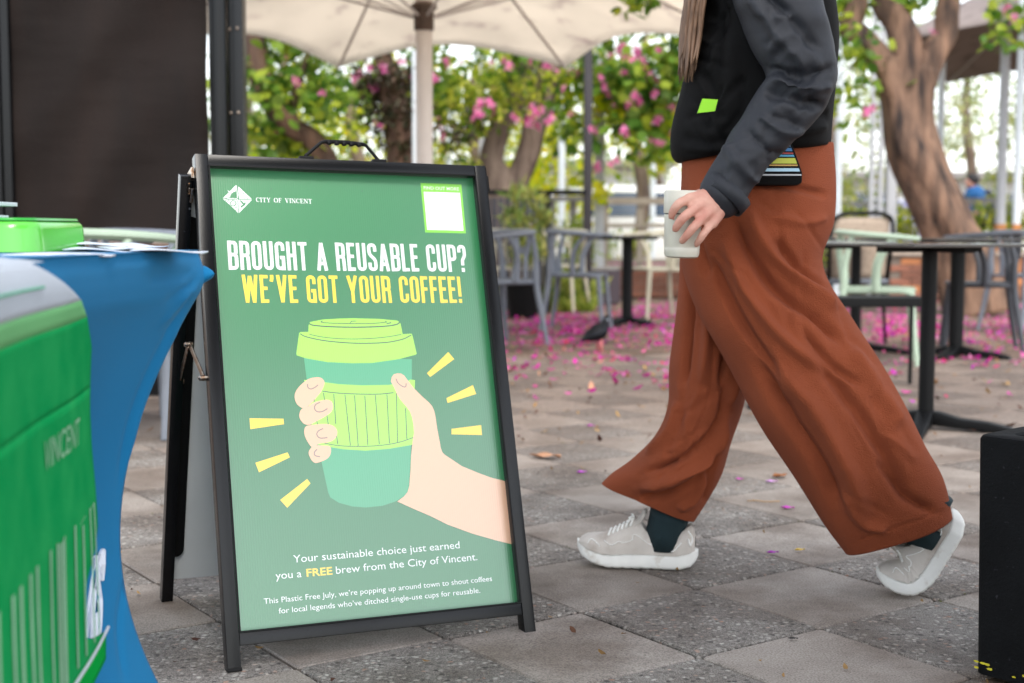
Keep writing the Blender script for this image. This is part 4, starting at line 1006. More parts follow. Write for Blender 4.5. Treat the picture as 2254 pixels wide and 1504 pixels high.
for k in range(16):
    u = .012 + rnd.random() ** 1.8 * .22; z = .006 + rnd.random() * .016; s = rnd.uniform(.002, .006); q = pc + pa.normalized() * u - pb.normalized() * .0015 + pb.normalized() * .006
    pts = [(q.x + pa.x * s * math.cos(a) * rnd.uniform(.8, 1.8) - pb.x * .0005, q.y + pa.y * s * math.cos(a) * 1.3, max(.001, z + s * .5 * math.sin(a))) for a in [i * math.pi / 3 for i in range(6)]]
    yp.add(pts, [tuple(range(6))])
tag(keep(yp.obj('yellow_paint', MT['yellow_paint'], pl), pl), kind='stuff')

# ------------------------------------------------------------------ large umbrella
def umbrella(cx, cy, Rr, zr, za, rot, mat, label, pole_r=.055, top=3.0, sides=8):
    t = empty('market_umbrella', (cx, cy, 0), label, 'umbrella')
    mb = MB(); n = sides; SUB = 10; RS = 14
    def f(i, j):
        k, u = divmod(j, SUB); u /= SUB; r = i / RS
        a0, a1_ = rot + 2 * math.pi * k / n, rot + 2 * math.pi * (k + 1) / n
        p = Vector((math.cos(a0), math.sin(a0))).lerp(Vector((math.cos(a1_), math.sin(a1_))), u)
        sag = math.sin(math.pi * u); rr = Rr * r * (1 - .11 * sag * r ** 2)
        z = za + (zr - za) * (r ** 1.08) + .15 * sag * r ** 2.2 - 0.0
        return Vector((p.x * rr, p.y * rr, z + .006 * math.sin(9 * r + 7 * u)))
    mb.grid(f, RS + 1, n * SUB, wrap=True)
    cn_ = mb.obj('canopy', MT[mat], t, smooth='auto'); md = cn_.modifiers.new('t', 'SOLIDIFY'); md.thickness = .004
    MB().tube([(0, 0, .02), (0, 0, za + .08)], pole_r, 20).obj('pole', MT['pole_paint'], t, smooth='auto')
    zc = zr + .06
    MB().lathe([(pole_r + .004, -.09), (pole_r + .010, -.08), (pole_r + .010, .05), (pole_r + .03, .05), (pole_r + .03, .07), (pole_r + .004, .09)], 20, (0, 0, zc)).obj('runner', MT['runner'], t, smooth='auto')
    for k in range(n):
        a = rot + 2 * math.pi * k / n; d = Vector((math.cos(a), math.sin(a), 0))
        rb = MB().tube([Vector((0, 0, za - .01)), d * (Rr * .5) + Vector((0, 0, za + (zr - za) * .5 ** 1.08 - .015)), d * Rr * .99 + Vector((0, 0, zr - .012))], .012, 8).obj('rib', MT['rib_paint'], t, smooth='auto')
        MB().tube([d * .08 + Vector((0, 0, zc)), d * (Rr * .52) + Vector((0, 0, za + (zr - za) * .52 ** 1.08 - .03))], .009, 6).obj('strut', MT['rib_paint'], t, smooth='auto')
    MB().box((0, 0, .03), (.8, .8, .06)).obj('base_plate', MT['table_metal'], t, bevel=.01)
    return t
MT['pole_paint'] = M('pole_paint', rgb(212, 202, 194), .4, var=.08, vscale=5)
MT['rib_paint'] = M('rib_paint', rgb(204, 200, 198), .4)
MT['runner'] = M('runner', rgb(84, 66, 54), .5, var=.3, vscale=30)
umbrella(at(934, 300, 8.85).x, 8.85, 2.42, at(1000, 146, 11.0).z, 2.95, math.pi / 2 - math.pi / 8 + R(-2), 'cream_canvas', 'large cream market umbrella with a pale pole standing behind the sign')
umbrella(7.6, 17.2, 3.4, at(2050, 40, 14.2).z, 4.6, R(20), 'taupe_canvas', 'taupe umbrella cropped by the top right corner, behind the big tree')
# ------------------------------------------------------------------ walking person
def pix(v):
    d = v - CAMP; dep = d.dot(FWD); return (1127 + FPX * d.dot(RGT) / dep, 752 - FPX * d.dot(UPV) / dep)
def evaluated(mb, name, voxel, smooth_it=4, extra=()):
    """join overlapping forms into ONE continuous skin"""
    me = mb.mesh(name, [], fixn=True); o = bpy.data.objects.new(name, me); sc.collection.objects.link(o)
    r = o.modifiers.new('r', 'REMESH'); r.mode = 'VOXEL'; r.voxel_size = voxel; r.use_smooth_shade = True
    if smooth_it:
        s = o.modifiers.new('s', 'SMOOTH'); s.iterations = smooth_it; s.factor = .6
    bpy.context.view_layer.update(); dg = bpy.context.evaluated_depsgraph_get(); out = bpy.data.meshes.new_from_object(o.evaluated_get(dg)); out.name = name
    bpy.data.objects.remove(o); bpy.data.meshes.remove(me); out.polygons.foreach_set('use_smooth', [True] * len(out.polygons)); return out
def limb(mb, pts, rads, n=16, sub=6):
    q = catmull([tuple(p) + (r,) for p, r in zip(pts, rads)], sub * len(pts))
    mb.tube([Vector(x[:3]) for x in q], [max(.002, x[3]) for x in q], n)
    for x in (q[0], q[-1]): ball(mb, Vector(x[:3]), x[3], 10)
def ball(mb, c, r, n=12, sc3=(1, 1, 1)):
    vs = [c + Vector((0, 0, r * sc3[2]))]; fs = []
    for i in range(1, n):
        for k in range(2 * n):
            a, b = math.pi * i / n, math.pi * k / n; vs.append(c + Vector((r * math.sin(a) * math.cos(b) * sc3[0], r * math.sin(a) * math.sin(b) * sc3[1], r * math.cos(a) * sc3[2])))
    vs.append(c - Vector((0, 0, r * sc3[2]))); m = 2 * n
    for k in range(m): fs.append((0, 1 + k, 1 + (k + 1) % m)); fs.append((len(vs) - 1, len(vs) - 1 - m + (k + 1) % m, len(vs) - 1 - m + k))
    for i in range(n - 2):
        for k in range(m): fs.append((1 + i * m + k, 1 + (i + 1) * m + k, 1 + (i + 1) * m + (k + 1) % m, 1 + i * m + (k + 1) % m))
    mb.add(vs, fs)
def fold_displace(me, folds, gate=None):
    """each fold: (pixel polyline, width px, depth m); soft ridges and creases pressed into the cloth on the side we see"""
    n = len(me.vertices); co = np.zeros(n * 3); me.vertices.foreach_get('co', co); co = co.reshape(-1, 3)
    no = np.zeros(n * 3); me.vertices.foreach_get('normal', no); no = no.reshape(-1, 3)
    C = np.array(CAMP); d = co - C; F, Rr, U = np.array(FWD), np.array(RGT), np.array(UPV); dep = d @ F
    P = np.stack([1127 + FPX * (d @ Rr) / dep, 752 - FPX * (d @ U) / dep], 1)
    face = np.clip(-(no * (d / np.linalg.norm(d, axis=1)[:, None])).sum(1) * 2.0, 0, 1)
    tot = np.zeros(n)
    for poly, w, dp in folds:
        q = catmull(poly, 24); m4 = 3.2 * w
        idx = np.nonzero((P[:, 0] > q[:, 0].min() - m4) & (P[:, 0] < q[:, 0].max() + m4) & (P[:, 1] > q[:, 1].min() - m4) & (P[:, 1] < q[:, 1].max() + m4) & (face > 0))[0]
        if len(idx) == 0: continue
        p = P[idx]; best = np.full(len(idx), 1e9); tt = np.zeros(len(idx))
        for i in range(len(q) - 1):
            a, b = q[i], q[i + 1]; ab = b - a; t = np.clip(((p - a) @ ab) / (ab @ ab), 0, 1); ds = np.linalg.norm(p - (a + t[:, None] * ab), axis=1)
            m = ds < best; best[m] = ds[m]; tt[m] = (i + t[m]) / (len(q) - 1)
        tot[idx] += dp * np.exp(-(best / w) ** 2) * np.clip(np.sin(np.pi * np.clip(tt, .02, .98)) * 2.2, 0, 1)
    co += no * (tot * face)[:, None]; me.vertices.foreach_set('co', co.ravel()); me.update()
def cloth_noise(me, amp, s, stretch=(1, 1, 1)):
    n = len(me.vertices); co = np.zeros(n * 3); me.vertices.foreach_get('co', co); co = co.reshape(-1, 3); no = np.zeros(n * 3); me.vertices.foreach_get('normal', no); no = no.reshape(-1, 3)
    k = np.array([noise.noise(Vector((c[0] * s * stretch[0], c[1] * s * stretch[1], c[2] * s * stretch[2]))) for c in co.tolist()])
    co += no * (amp * k)[:, None]; me.vertices.foreach_set('co', co.ravel()); me.update()

per = empty('person', (at(1665, 430, 3.05).x, 3.05, 0), 'person striding past the sign in rust wide leg trousers and dark jacket, carrying a cup', 'person')
MT['skin'] = M('skin', rgb(206, 158, 140), .5, var=.12, vscale=30, col2=rgb(190, 128, 112), bump=.1, bscale=300)
MT['rust_cloth'] = M('rust_cloth', rgb(148, 76, 48), .9, var=.14, vscale=7, bump=1, bscale=420, sheen=.03, spec=.15)
MT['jacket_cloth'] = M('jacket_cloth', rgb(11, 11, 12), .8, var=.2, vscale=6, bump=.1, bscale=700, spec=.15)  # shade on the jacket front is put into this black; the bag shares it
MT['sleeve_cloth'] = M('sleeve_cloth', rgb(38, 41, 48), .62, var=.12, vscale=6, bump=.15, bscale=700, spec=.4)  # same jacket, greyer: the sheen on the sleeve is put into the colour
MT['hair'] = M('hair', rgb(132, 104, 84), .5, var=.5, vscale=30, stretch=(6, 6, .5))
A = lambda x, y, Y: at(x, y, Y)
# --- the body: one continuous figure
bd = MB()
limb(bd, [A(1660, 470, 3.05), A(1665, 380, 3.05), A(1672, 240, 3.07), A(1675, 100, 3.07), A(1668, -20, 3.06)], [.115, .115, .105, .115, .10], 24)
limb(bd, [A(1668, -40, 2.90), A(1672, -60, 3.06), A(1668, -40, 3.22)], [.055, .07, .055])
limb(bd, [A(1665, -60, 3.06), A(1655, -130, 3.06), A(1648, -170, 3.06)], [.055, .050, .052])
hc = A(1636, -235, 3.06)
ball(bd, hc, .092, 16, (1.05, .82, 1.22)); ball(bd, hc + Vector((-.035, 0, -.045)), .062, 12, (1, .85, 1)); limb(bd, [hc + Vector((-.088, 0, .012)), hc + Vector((-.112, 0, -.018))], [.008, .013], 8, 3)
ball(bd, hc + Vector((-.086, 0, -.055)), .016, 8, (.8, 1.3, .6)); ball(bd, hc + Vector((-.075, 0, -.095)), .022, 8)
for s in (-1, 1): ball(bd, hc + Vector((.01, s * .078, -.01)), .026, 8, (.7, .3, 1.1))
limb(bd, [A(1690, -60, 2.88), A(1735, 60, 2.85), A(1762, 185, 2.83), A(1680, 295, 2.82), A(1588, 436, 2.80)], [.052, .046, .040, .034, .027])
limb(bd, [A(1690, -60, 3.24), A(1735, 80, 3.28), A(1740, 200, 3.29), A(1690, 310, 3.28), A(1640, 400, 3.26)], [.052, .046, .040, .034, .027])
limb(bd, [A(1640, 480, 3.02), A(1715, 690, 3.00), A(1800, 850, 2.96), A(1950, 1020, 2.93), A(2055, 1110, 2.91)], [.075, .060, .046, .038, .024])
limb(bd, [A(1640, 480, 3.12), A(1570, 700, 3.14), A(1540, 860, 3.15), A(1520, 1010, 3.15), A(1475, 1165, 3.16)], [.085, .07, .055, .045, .026])
limb(bd, [A(1475, 1170, 3.16), A(1472, 1222, 3.162)], [.026, .022]); limb(bd, [A(1472, 1222, 3.162), A(1340, 1226, 3.19)], [.020, .015])
limb(bd, [A(2055, 1110, 2.91), A(2072, 1150, 2.915), A(2050, 1215, 2.92), A(2020, 1255, 2.925)], [.024, .020, .015, .012])
def hand(mb, wrist, palm, fingers, thumb):
    limb(mb, [wrist] + palm, [.027, .026, .022], 14)
    for f in fingers: limb(mb, f[0], f[1], 10, 5)
    limb(mb, thumb[0], thumb[1], 10, 5)
wr = A(1588, 436, 2.80)
mcp = [A(1519, 437, 2.765), A(1536, 455, 2.757), A(1553, 473, 2.757), A(1568, 491, 2.765)]
for m_ in mcp: limb(bd, [wr + Vector((0, .0, 0)), wr.lerp(m_, .55), m_], [.024, .020, .0125], 10)
pipj = [A(1495, 448, 2.748), A(1508, 476, 2.741), A(1527, 500, 2.742), A(1549, 514, 2.752)]
dipj = [A(1483, 463, 2.752), A(1494, 492, 2.744), A(1512, 518, 2.745), A(1540, 528, 2.754)]
tipj = [A(1478, 476, 2.758), A(1487, 504, 2.750), A(1502, 530, 2.752), A(1533, 538, 2.760)]
for a, b, c, d, r in zip(mcp, pipj, dipj, tipj, (.0100, .0104, .0100, .0088)): limb(bd, [a, b, c, d], [r * 1.05, r, r * .92, r * .78], 10, 5)
limb(bd, [wr, A(1560, 425, 2.825), A(1530, 430, 2.852), A(1500, 440, 2.855)], [.022, .014, .010, .008], 10, 5)
# far hand, relaxed
fw = A(1640, 400, 3.26)
limb(bd, [fw, fw + Vector((-.03, 0, -.06))], [.026, .024])
for k in range(4): limb(bd, [fw + Vector((-.045 + .0 * k, -.03 + .02 * k, -.085)), fw + Vector((-.062, -.03 + .02 * k, -.125)), fw + Vector((-.052, -.03 + .02 * k, -.155 + .006 * abs(k - 1.5)))], [.0095, .0085, .007], 8, 4)
limb(bd, [fw + Vector((-.03, -.03, -.04)), fw + Vector((-.065, -.042, -.075)), fw + Vector((-.075, -.03, -.10))], [.012, .010, .008], 8, 4)
body = evaluated(bd, 'body', .0036, 3); body.materials.append(MT['skin']); bo = bpy.data.objects.new('body', body); link(bo, per); keep(bo, per)
# fingernails, eyes, mouth
MT['nail'] = M('fingernail', rgb(222, 178, 168), .3, coat=.4)
for d_, t_ in zip(dipj, tipj):
    nb = MB(); p = t_ + Vector((0, -.0068, .002)); v = (t_ - d_).normalized() * .006; s_ = v.cross(Vector((0, 1, 0))).normalized() * .0042
    nb.add([p - v - s_, p - v + s_, p + v + s_ * .8 + Vector((0, .001, 0)), p + v - s_ * .8 + Vector((0, .001, 0)), p + Vector((0, -.0012, 0))], [(0, 1, 4), (1, 2, 4), (2, 3, 4), (3, 0, 4)])
    keep(nb.obj('fingernail', MT['nail'], per, smooth=True), per)
MT['eye'] = M('eye', rgb(40, 34, 30), .2)
for s in (-1, 1):
    eb = MB(); ball(eb, hc + Vector((-.083, s * .030, .010)), .010, 8); keep(eb.obj('eye', MT['eye'], per, smooth=True), per)
# --- trousers
def loft(rings, nth=180, nt=230, closed=True):
    """ring = (front px, back px, Y front, Y back, depth radius)"""
    arr = catmull([tuple(f) + tuple(b) + (yf, yb, r) for f, b, yf, yb, r in rings], nt); mb = MB()
    def f(i, j):
        x = arr[i]; F_, B_ = at(x[0], x[1], x[4]), at(x[2], x[3], x[5]); c = (F_ + B_) / 2; a = (B_ - F_) / 2; th = 2 * math.pi * j / nth
        ax = a.normalized(); dy = Vector((0, 1, 0)); dy = (dy - ax * dy.dot(ax)).normalized()
        return c + a * (math.copysign(abs(math.cos(th)) ** .9, math.cos(th))) + dy * (x[6] * math.sin(th))
    mb.grid(f, nt, nth, wrap=True); return mb
near = loft([((1500, 336), (1830, 316), 3.05, 3.05, .135), ((1497, 420), (1838, 408), 3.05, 3.04, .155), ((1494, 500), (1832, 488), 3.04, 3.03, .16), ((1500, 590), (1808, 565), 3.03, 3.01, .15),
             ((1530, 675), (1826, 630), 2.99, 2.99, .125), ((1578, 765), (1878, 705), 2.97, 2.96, .12), ((1630, 860), (1932, 790), 2.96, 2.94, .12), ((1690, 965), (1984, 885), 2.95, 2.93, .125),
             ((1748, 1055), (2034, 975), 2.95, 2.92, .115), ((1803, 1140), (2074, 1050), 2.94, 2.91, .095), ((1862, 1216), (2096, 1138), 2.94, 2.90, .070)])
far = loft([((1502, 430), (1700, 430), 3.10, 3.10, .09), ((1496, 560), (1690, 580), 3.14, 3.12, .12), ((1488, 680), (1672, 700), 3.16, 3.13, .12), ((1470, 800), (1655, 815), 3.17, 3.14, .12),
            ((1470, 890), (1632, 905), 3.18, 3.14, .12), ((1445, 955), (1608, 975), 3.19, 3.14, .125), ((1392, 1012), (1590, 1045), 3.20, 3.14, .115), ((1350, 1042), (1562, 1098), 3.21, 3.14, .09), ((1326, 1064), (1528, 1148), 3.21, 3.14, .062)])
folds_near = [([(1612, 470), (1650, 560), (1710, 640), (1800, 700), (1868, 765)], 12, -0.0276), ([(1640, 455), (1700, 560), (1790, 640), (1845, 690)], 12, 0.0207),
              ([(1560, 560), (1600, 650), (1650, 740), (1730, 840)], 10, -0.0230), ([(1590, 520), (1640, 640), (1720, 740), (1830, 830)], 12, 0.0207),
              ([(1700, 520), (1760, 590), (1822, 640)], 9, -0.0161), ([(1650, 400), (1740, 412), (1830, 430)], 8, -0.0115), ([(1690, 470), (1770, 490), (1828, 478)], 10, 0.0092),
              ([(1655, 780), (1720, 890), (1800, 1010), (1850, 1130)], 15, -0.0253), ([(1700, 790), (1790, 900), (1860, 1020), (1910, 1150)], 18, 0.0230),
              ([(1790, 790), (1870, 880), (1950, 1000), (2010, 1120)], 14, -0.0230), ([(1870, 760), (1930, 850), (1990, 950)], 15, 0.0161), ([(1760, 720), (1830, 800), (1900, 850)], 8, -0.0161),
              ([(1930, 1010), (1990, 1090), (2060, 1130)], 11, -0.0184), ([(1850, 1080), (1900, 1150), (1960, 1170)], 11, 0.0138), ([(1520, 450), (1540, 540), (1560, 620)], 10, -0.0161)]
folds_far = [([(1510, 560), (1520, 700), (1505, 860)], 8, -0.0230), ([(1545, 560), (1560, 700), (1545, 850)], 10, 0.0230), ([(1580, 620), (1600, 740), (1585, 860)], 8, -0.0253), ([(1625, 700), (1625, 820), (1600, 900)], 8, 0.0161),
             ([(1600, 830), (1585, 930), (1520, 1000), (1410, 1045)], 9, -0.0230), ([(1600, 900), (1570, 1000), (1490, 1050), (1400, 1078)], 9, 0.0230), ([(1590, 980), (1540, 1055), (1460, 1092), (1400, 1098)], 8, -0.0230),
             ([(1560, 1040), (1530, 1095), (1490, 1120)], 8, 0.0161), ([(1495, 880), (1475, 950), (1420, 1005)], 8, 0.0161), ([(1575, 990), (1560, 1060), (1545, 1110)], 8, -0.0138)]
def rfolds(seed, n, axis, wpx, w, dp, jit=.35, ln=(50, 150)):
    """small irregular wrinkles lying roughly along a limb"""
    g_ = random.Random(seed); out = []; A_ = catmull(axis, 60)
    for _ in range(n):
        i = g_.randrange(2, 57); c = A_[i]; t = A_[i + 1] - A_[i - 1]; a = math.atan2(t[1], t[0]) + g_.gauss(0, jit); L_ = g_.uniform(*ln) / 2
        o_ = g_.uniform(-wpx, wpx); c = c + np.array([-math.sin(a), math.cos(a)]) * o_; d_ = np.array([math.cos(a), math.sin(a)]); b_ = np.array([-d_[1], d_[0]]) * g_.gauss(0, 8)
        out.append(([tuple(c - d_ * L_), tuple(c + b_), tuple(c + d_ * L_)], g_.uniform(*w), g_.choice((-1, 1, -1)) * g_.uniform(*dp)))
    return out
folds_near += rfolds(5, 46, [(1660, 480), (1740, 680), (1850, 880), (1960, 1100)], 110, (5, 11), (.002, .005))
folds_far += rfolds(6, 26, [(1560, 600), (1560, 800), (1530, 950), (1440, 1080)], 75, (5, 10), (.002, .005))
# side seams and hem stitching
folds_near += [([(1700, 345), (1720, 520), (1760, 690), (1850, 880), (1985, 1165)], 3.2, -.0035), ([(1872, 1196), (1960, 1166), (2088, 1120)], 2.6, -.003)]
folds_far += [([(1560, 600), (1565, 850), (1500, 1000), (1420, 1085)], 3.2, -.0035)]
for mb, fl_, nm in ((near, folds_near, 'trouser_leg'), (far, folds_far, 'trouser_leg')):
    me = mb.mesh(nm, MT['rust_cloth'], smooth=True); me.update(); fold_displace(me, fl_); cloth_noise(me, .006, 9, (1, 1, .6))
    o = bpy.data.objects.new(nm, me); link(o, per); md = o.modifiers.new('t', 'SOLIDIFY'); md.thickness = .002; md.offset = -1; keep(o, per)
# --- jacket: torso and both sleeves grown together
jt = MB()
def torso(mb):
    rg = [((1612, -150), (1712, -150), 3.06, .075), ((1590, -120), (1740, -118), 3.06, .10), ((1560, -70), (1790, -70), 3.06, .19), ((1540, 0), (1822, -10), 3.06, .205), ((1520, 90), (1832, 90), 3.06, .20),
          ((1500, 180), (1832, 180), 3.06, .19), ((1483, 270), (1828, 260), 3.06, .185), ((1480, 335), (1822, 312), 3.06, .18), ((1492, 357), (1820, 326), 3.06, .17)]
    arr = catmull([tuple(f) + tuple(b) + (Y, r) for f, b, Y, r in rg], 60); vs = []; n = 48
    for x in arr:
        F_, B_ = at(x[0], x[1], x[4]), at(x[2], x[3], x[4]); c = (F_ + B_) / 2; a = (B_ - F_) / 2
        for j in range(n):
            th = 2 * math.pi * j / n; vs.append(c + a * math.copysign(abs(math.cos(th)) ** .8, math.cos(th)) + Vector((0, x[5] * math.copysign(abs(math.sin(th)) ** .9, math.sin(th)), 0)))
    m = len(arr); mb.add(vs, [(i * n + k, i * n + (k + 1) % n, (i + 1) * n + (k + 1) % n, (i + 1) * n + k) for i in range(m - 1) for k in range(n)] + [tuple(range(n))[::-1], tuple(range((m - 1) * n, m * n))])
torso(jt)
jm = evaluated(jt, 'jacket', .007, 4); jm.materials.append(MT['jacket_cloth'])
fold_displace(jm, [([(1560, 0), (1580, 120), (1540, 260)], 20, -.012), ([(1600, 60), (1600, 200), (1560, 330)], 22, .010), ([(1500, 300), (1560, 315), (1640, 300)], 12, -.008), ([(1760, 262), (1800, 258), (1830, 250)], 8, -.014), ([(1740, 290), (1790, 284), (1830, 278)], 9, .008)] + rfolds(9, 26, [(1560, 0), (1560, 340)], 70, (5, 10), (.003, .008), .8) + [([(1486, 338), (1600, 340), (1700, 330)], 3.5, -.004)])
cloth_noise(jm, .010, 7); jo = bpy.data.objects.new('jacket', jm); link(jo, per); keep(jo, per)
for pts, rr, fl_ in (([A(1672, -108, 2.93), A(1706, -20, 2.86), A(1745, 90, 2.84), A(1762, 180, 2.83), A(1706, 262, 2.82), A(1640, 348, 2.81), A(1592, 432, 2.80)], [.085, .088, .080, .072, .062, .054, .048],
                      [([(1640, -20), (1700, 60), (1770, 150)], 12, .012), ([(1670, -20), (1740, 40), (1810, 120)], 12, -.014), ([(1690, 150), (1760, 168), (1836, 150)], 9, -.018), ([(1700, 175), (1770, 195), (1835, 190)], 10, .012), ([(1680, 200), (1750, 222), (1820, 235)], 9, -.016),
                       ([(1660, 250), (1720, 290), (1780, 290)], 10, .010), ([(1640, 280), (1690, 330), (1740, 350)], 9, -.012), ([(1600, 330), (1650, 390), (1690, 410)], 10, .008), ([(1570, 375), (1610, 430), (1640, 455)], 7, -.008)]),
                     ([A(1690, -95, 3.20), A(1735, 60, 3.26), A(1745, 190, 3.28), A(1700, 300, 3.27), A(1650, 385, 3.26)], [.085, .075, .062, .050, .042], [])):
    sl = MB(); limb(sl, pts, rr, 32, 12); me = evaluated(sl, 'sleeve', .005, 3); me.materials.append(MT['sleeve_cloth'])
    fold_displace(me, fl_); fold_displace(me, rfolds(14, 60, [(1690, 0), (1765, 180), (1690, 290), (1610, 410)], 60, (6, 12), (.0015, .004), 1.1, (40, 110)) if fl_ else []); cloth_noise(me, .008, 13, (1, 1, 1.6)); o = bpy.data.objects.new('sleeve', me); link(o, per); keep(o, per)
cf = MB(); cf.tube([A(1606, 416, 2.803), A(1586, 440, 2.799)], [.0540, .0525], 28, cap=False); o = cf.obj('cuff', MT['sleeve_cloth'], per, smooth=True); md = o.modifiers.new('t', 'SOLIDIFY'); md.thickness = .003; keep(o, per)
MT['lime_tag'] = M('lime_tag', rgb(140, 214, 20), .5)
def torso_front(px, py, Y0=2.86):     # point on the jacket's near side
    return at(px, py, Y0)
tg = MB(); tg.prism([(0, 0), (.036, .004), (.042, .028), (.010, .030)], (1, 0, 0), (0, 0, 1), A(1536, 249, 2.884), (0, .012, 0)); keep(tg.obj('lime_tag', MT['lime_tag'], per), per)
# --- hair: loose strands down the front of the shoulder
rnd = random.Random(12)
hcap = MB(); ball(hcap, hc + Vector((.012, 0, .018)), .100, 14, (1.05, .92, 1.18)); keep(hcap.obj('hair_cap', MT['hair'], per, smooth=True), per)
hr = MB()
for k in range(90):
    a = rnd.random(); x1 = 1494 + 34 * a + rnd.gauss(0, 4); Y = 2.93 + .10 * rnd.random(); ye = rnd.uniform(120, 186)
    hr.tube(catmull([tuple(hc + Vector((-.01 + .05 * rnd.random(), -.085 + .03 * rnd.random(), .02))), tuple(A(1585 - 30 * (1 - a), -110, Y - .02)), tuple(A(x1 + 22, -20, Y - .02)), tuple(A(x1 + 8 + rnd.gauss(0, 3), 80, Y)), tuple(A(x1, ye, Y))], 16), [.0055] * 12 + [.005, .004, .003, .0008], 5)
tag(keep(hr.obj('hair', MT['hair'], per, smooth=True), per), kind='stuff')
# --- shoes
MT['shoe_fabric'] = M('shoe_fabric', rgb(208, 201, 193), .75, var=.12, vscale=20, bump=.4, bscale=600, dirt=(rgb(160, 144, 130), 14, .52, .75))
MT['shoe_foam'] = M('shoe_foam', rgb(238, 238, 233), .55, var=.1, vscale=20, bump=.1, bscale=300, dirt=(rgb(178, 164, 146), 22, .58, .75))
MT['shoe_white'] = M('shoe_white', rgb(244, 244, 240), .5); MT['sock'] = M('sock', rgb(14, 40, 46), .85, var=.2, vscale=40, bump=.4, bscale=400)
def ip(tab, s):
    xs = [a for a, b in tab]; ys = [b for a, b in tab]; return float(np.interp(s, xs, ys))
SB = [(0, .046), (.02, .034), (.07, .018), (.16, .007), (.27, .001), (.47, 0), (.69, 0), (.86, .001), (.94, .008), (.98, .020), (1, .034)]
STp = [(0, .062), (.05, .054), (.13, .046), (.24, .039), (.47, .042), (.64, .041), (.83, .040), (.92, .045), (.97, .052), (1, .048)]
UPt = [(0, .050), (.03, .066), (.08, .074), (.14, .076), (.22, .078), (.28, .086), (.36, .098), (.44, .109), (.50, .114), (.54, .110), (.58, .098), (.64, .084), (.70, .073), (.76, .072), (.81, .080), (.86, .096), (.91, .112), (.95, .118), (.975, .08)]
WD = [(0, .004), (.02, .018), (.06, .032), (.12, .042), (.22, .049), (.32, .050), (.45, .043), (.58, .038), (.72, .037), (.85, .036), (.94, .028), (.98, .018), (1, .004)]
def shoe(toe, heel, bend, name='shoe'):
    toe, heel = Vector(toe), Vector(heel); d = (heel - toe); L = .288; d.z = 0; d.normalize(); sd = Vector((-d.y, d.x, 0)); NS = 64
    path = [(0.0, 0.0, 0.0)]
    for i in range(1, 201):
        s = i / 200; a = bend * (lambda q: q * q * (3 - 2 * q))(min(1, max(0, (s - .08) / .50))); x, z, _ = path[-1]; path.append((x + math.cos(a) * L / 200, z + math.sin(a) * L / 200, a))
    def P(s, lat, z):
        x, zz, a = path[min(200, max(0, int(round(s * 200))))]; return toe + d * (x - math.sin(a) * z) + sd * lat + Vector((0, 0, zz + math.cos(a) * z))
    root = bpy.data.objects.new(name, None); link(root, per); keep(root, per)
    mb = MB(); n = 20
    def solef(i, j):
        s = i / NS; w = ip(WD, s); zb, zt = ip(SB, s), ip(STp, s); a = 2 * math.pi * j / n; cx = math.copysign(abs(math.cos(a)) ** .45, math.cos(a)); cz = math.copysign(abs(math.sin(a)) ** .6, math.sin(a))
        zm = (zb + zt) / 2; g = .0022 if abs(cz) < .25 else 0; g2 = .0015 if (i % 5 == 0 and cz < -.7 and s < .75) else 0
        return P(s, cx * (w * (1.06 if cz < 0 else .98) - g), zm + cz * (zt - zb) / 2 + g2)
    mb.grid(solef, NS + 1, n, wrap=True); b = mb.f; mb.f.append(tuple(range(n))[::-1]); mb.mi.append(0)
    so = mb.obj('shoe_sole', MT['shoe_foam'], root, smooth=True); keep(so, root)
    ub = MB(); m = 25; NU = 60
    def upf(i, j):
        s = .004 + (.972) * i / (NU - 1); w = ip(WD, s) * .95; zt = ip(STp, s) - .004; zu = ip(UPt, s); th = math.pi * j / (m - 1)
        op = max(0, min(1, (s - .53) / .06)) * (1 if s < .95 else 0)      # open collar behind the tongue
        lat = -math.cos(th); h = math.sin(th) ** .55 if not op else math.sin(th) ** .55
        wl = w * (1 - .42 * (h ** 2) * (1 - .35 * op))
        z = zt + (zu - zt) * min(1, h)
        if op > 0 and abs(lat) < .55: z -= op * .030 * (1 - (abs(lat) / .55) ** 2)
        wr_ = .0012 * math.sin(s * 90 + lat * 4) * (1 if .22 < s < .42 else 0) * (2.2 if bend > .3 else .6)
        return P(s, math.copysign(abs(lat) ** .6, lat) * wl, z + wr_)
    ub.grid(upf, NU, m); uo = ub.obj('shoe_upper', MT['shoe_fabric'], root, smooth=True); keep(uo, root)
    tn = MB(); tn.grid(lambda i, j: P(.47 + .09 * i / 10, (.024 * (j / 8 - .5) * 2) * (1 - .25 * (i / 10) ** 3), .108 + .034 * (i / 10) ** 1.2 - .010 * abs(j / 8 - .5) * 2), 11, 9)
    o = tn.obj('shoe_tongue', MT['shoe_fabric'], root, smooth=True); md = o.modifiers.new('t', 'SOLIDIFY'); md.thickness = .006; keep(o, root)
    for k in range(6):
        s = .27 + .036 * k; z = ip(UPt, s) + .0015
        lb = MB(); lb.tube([P(s, -.026, z - .009), P(s + .008, -.012, z), P(s + .012, .0, z + .002), P(s + .008, .012, z), P(s, .026, z - .009)], .0026, 6); keep(lb.obj('shoelace', MT['shoe_white'], root, smooth=True), root)
    bw = MB(); c = P(.47, 0, .116)
    for sg in (-1, 1): bw.tube(catmull([c, c + sd * sg * .016 + Vector((-.006, 0, .006)), c + sd * sg * .032 - d * .01 + Vector((0, 0, -.004)), c + sd * sg * .018 - d * .014 + Vector((0, 0, -.004)), c], 14), .0022, 6)
    keep(bw.obj('shoelace', MT['shoe_white'], root, smooth=True), root)
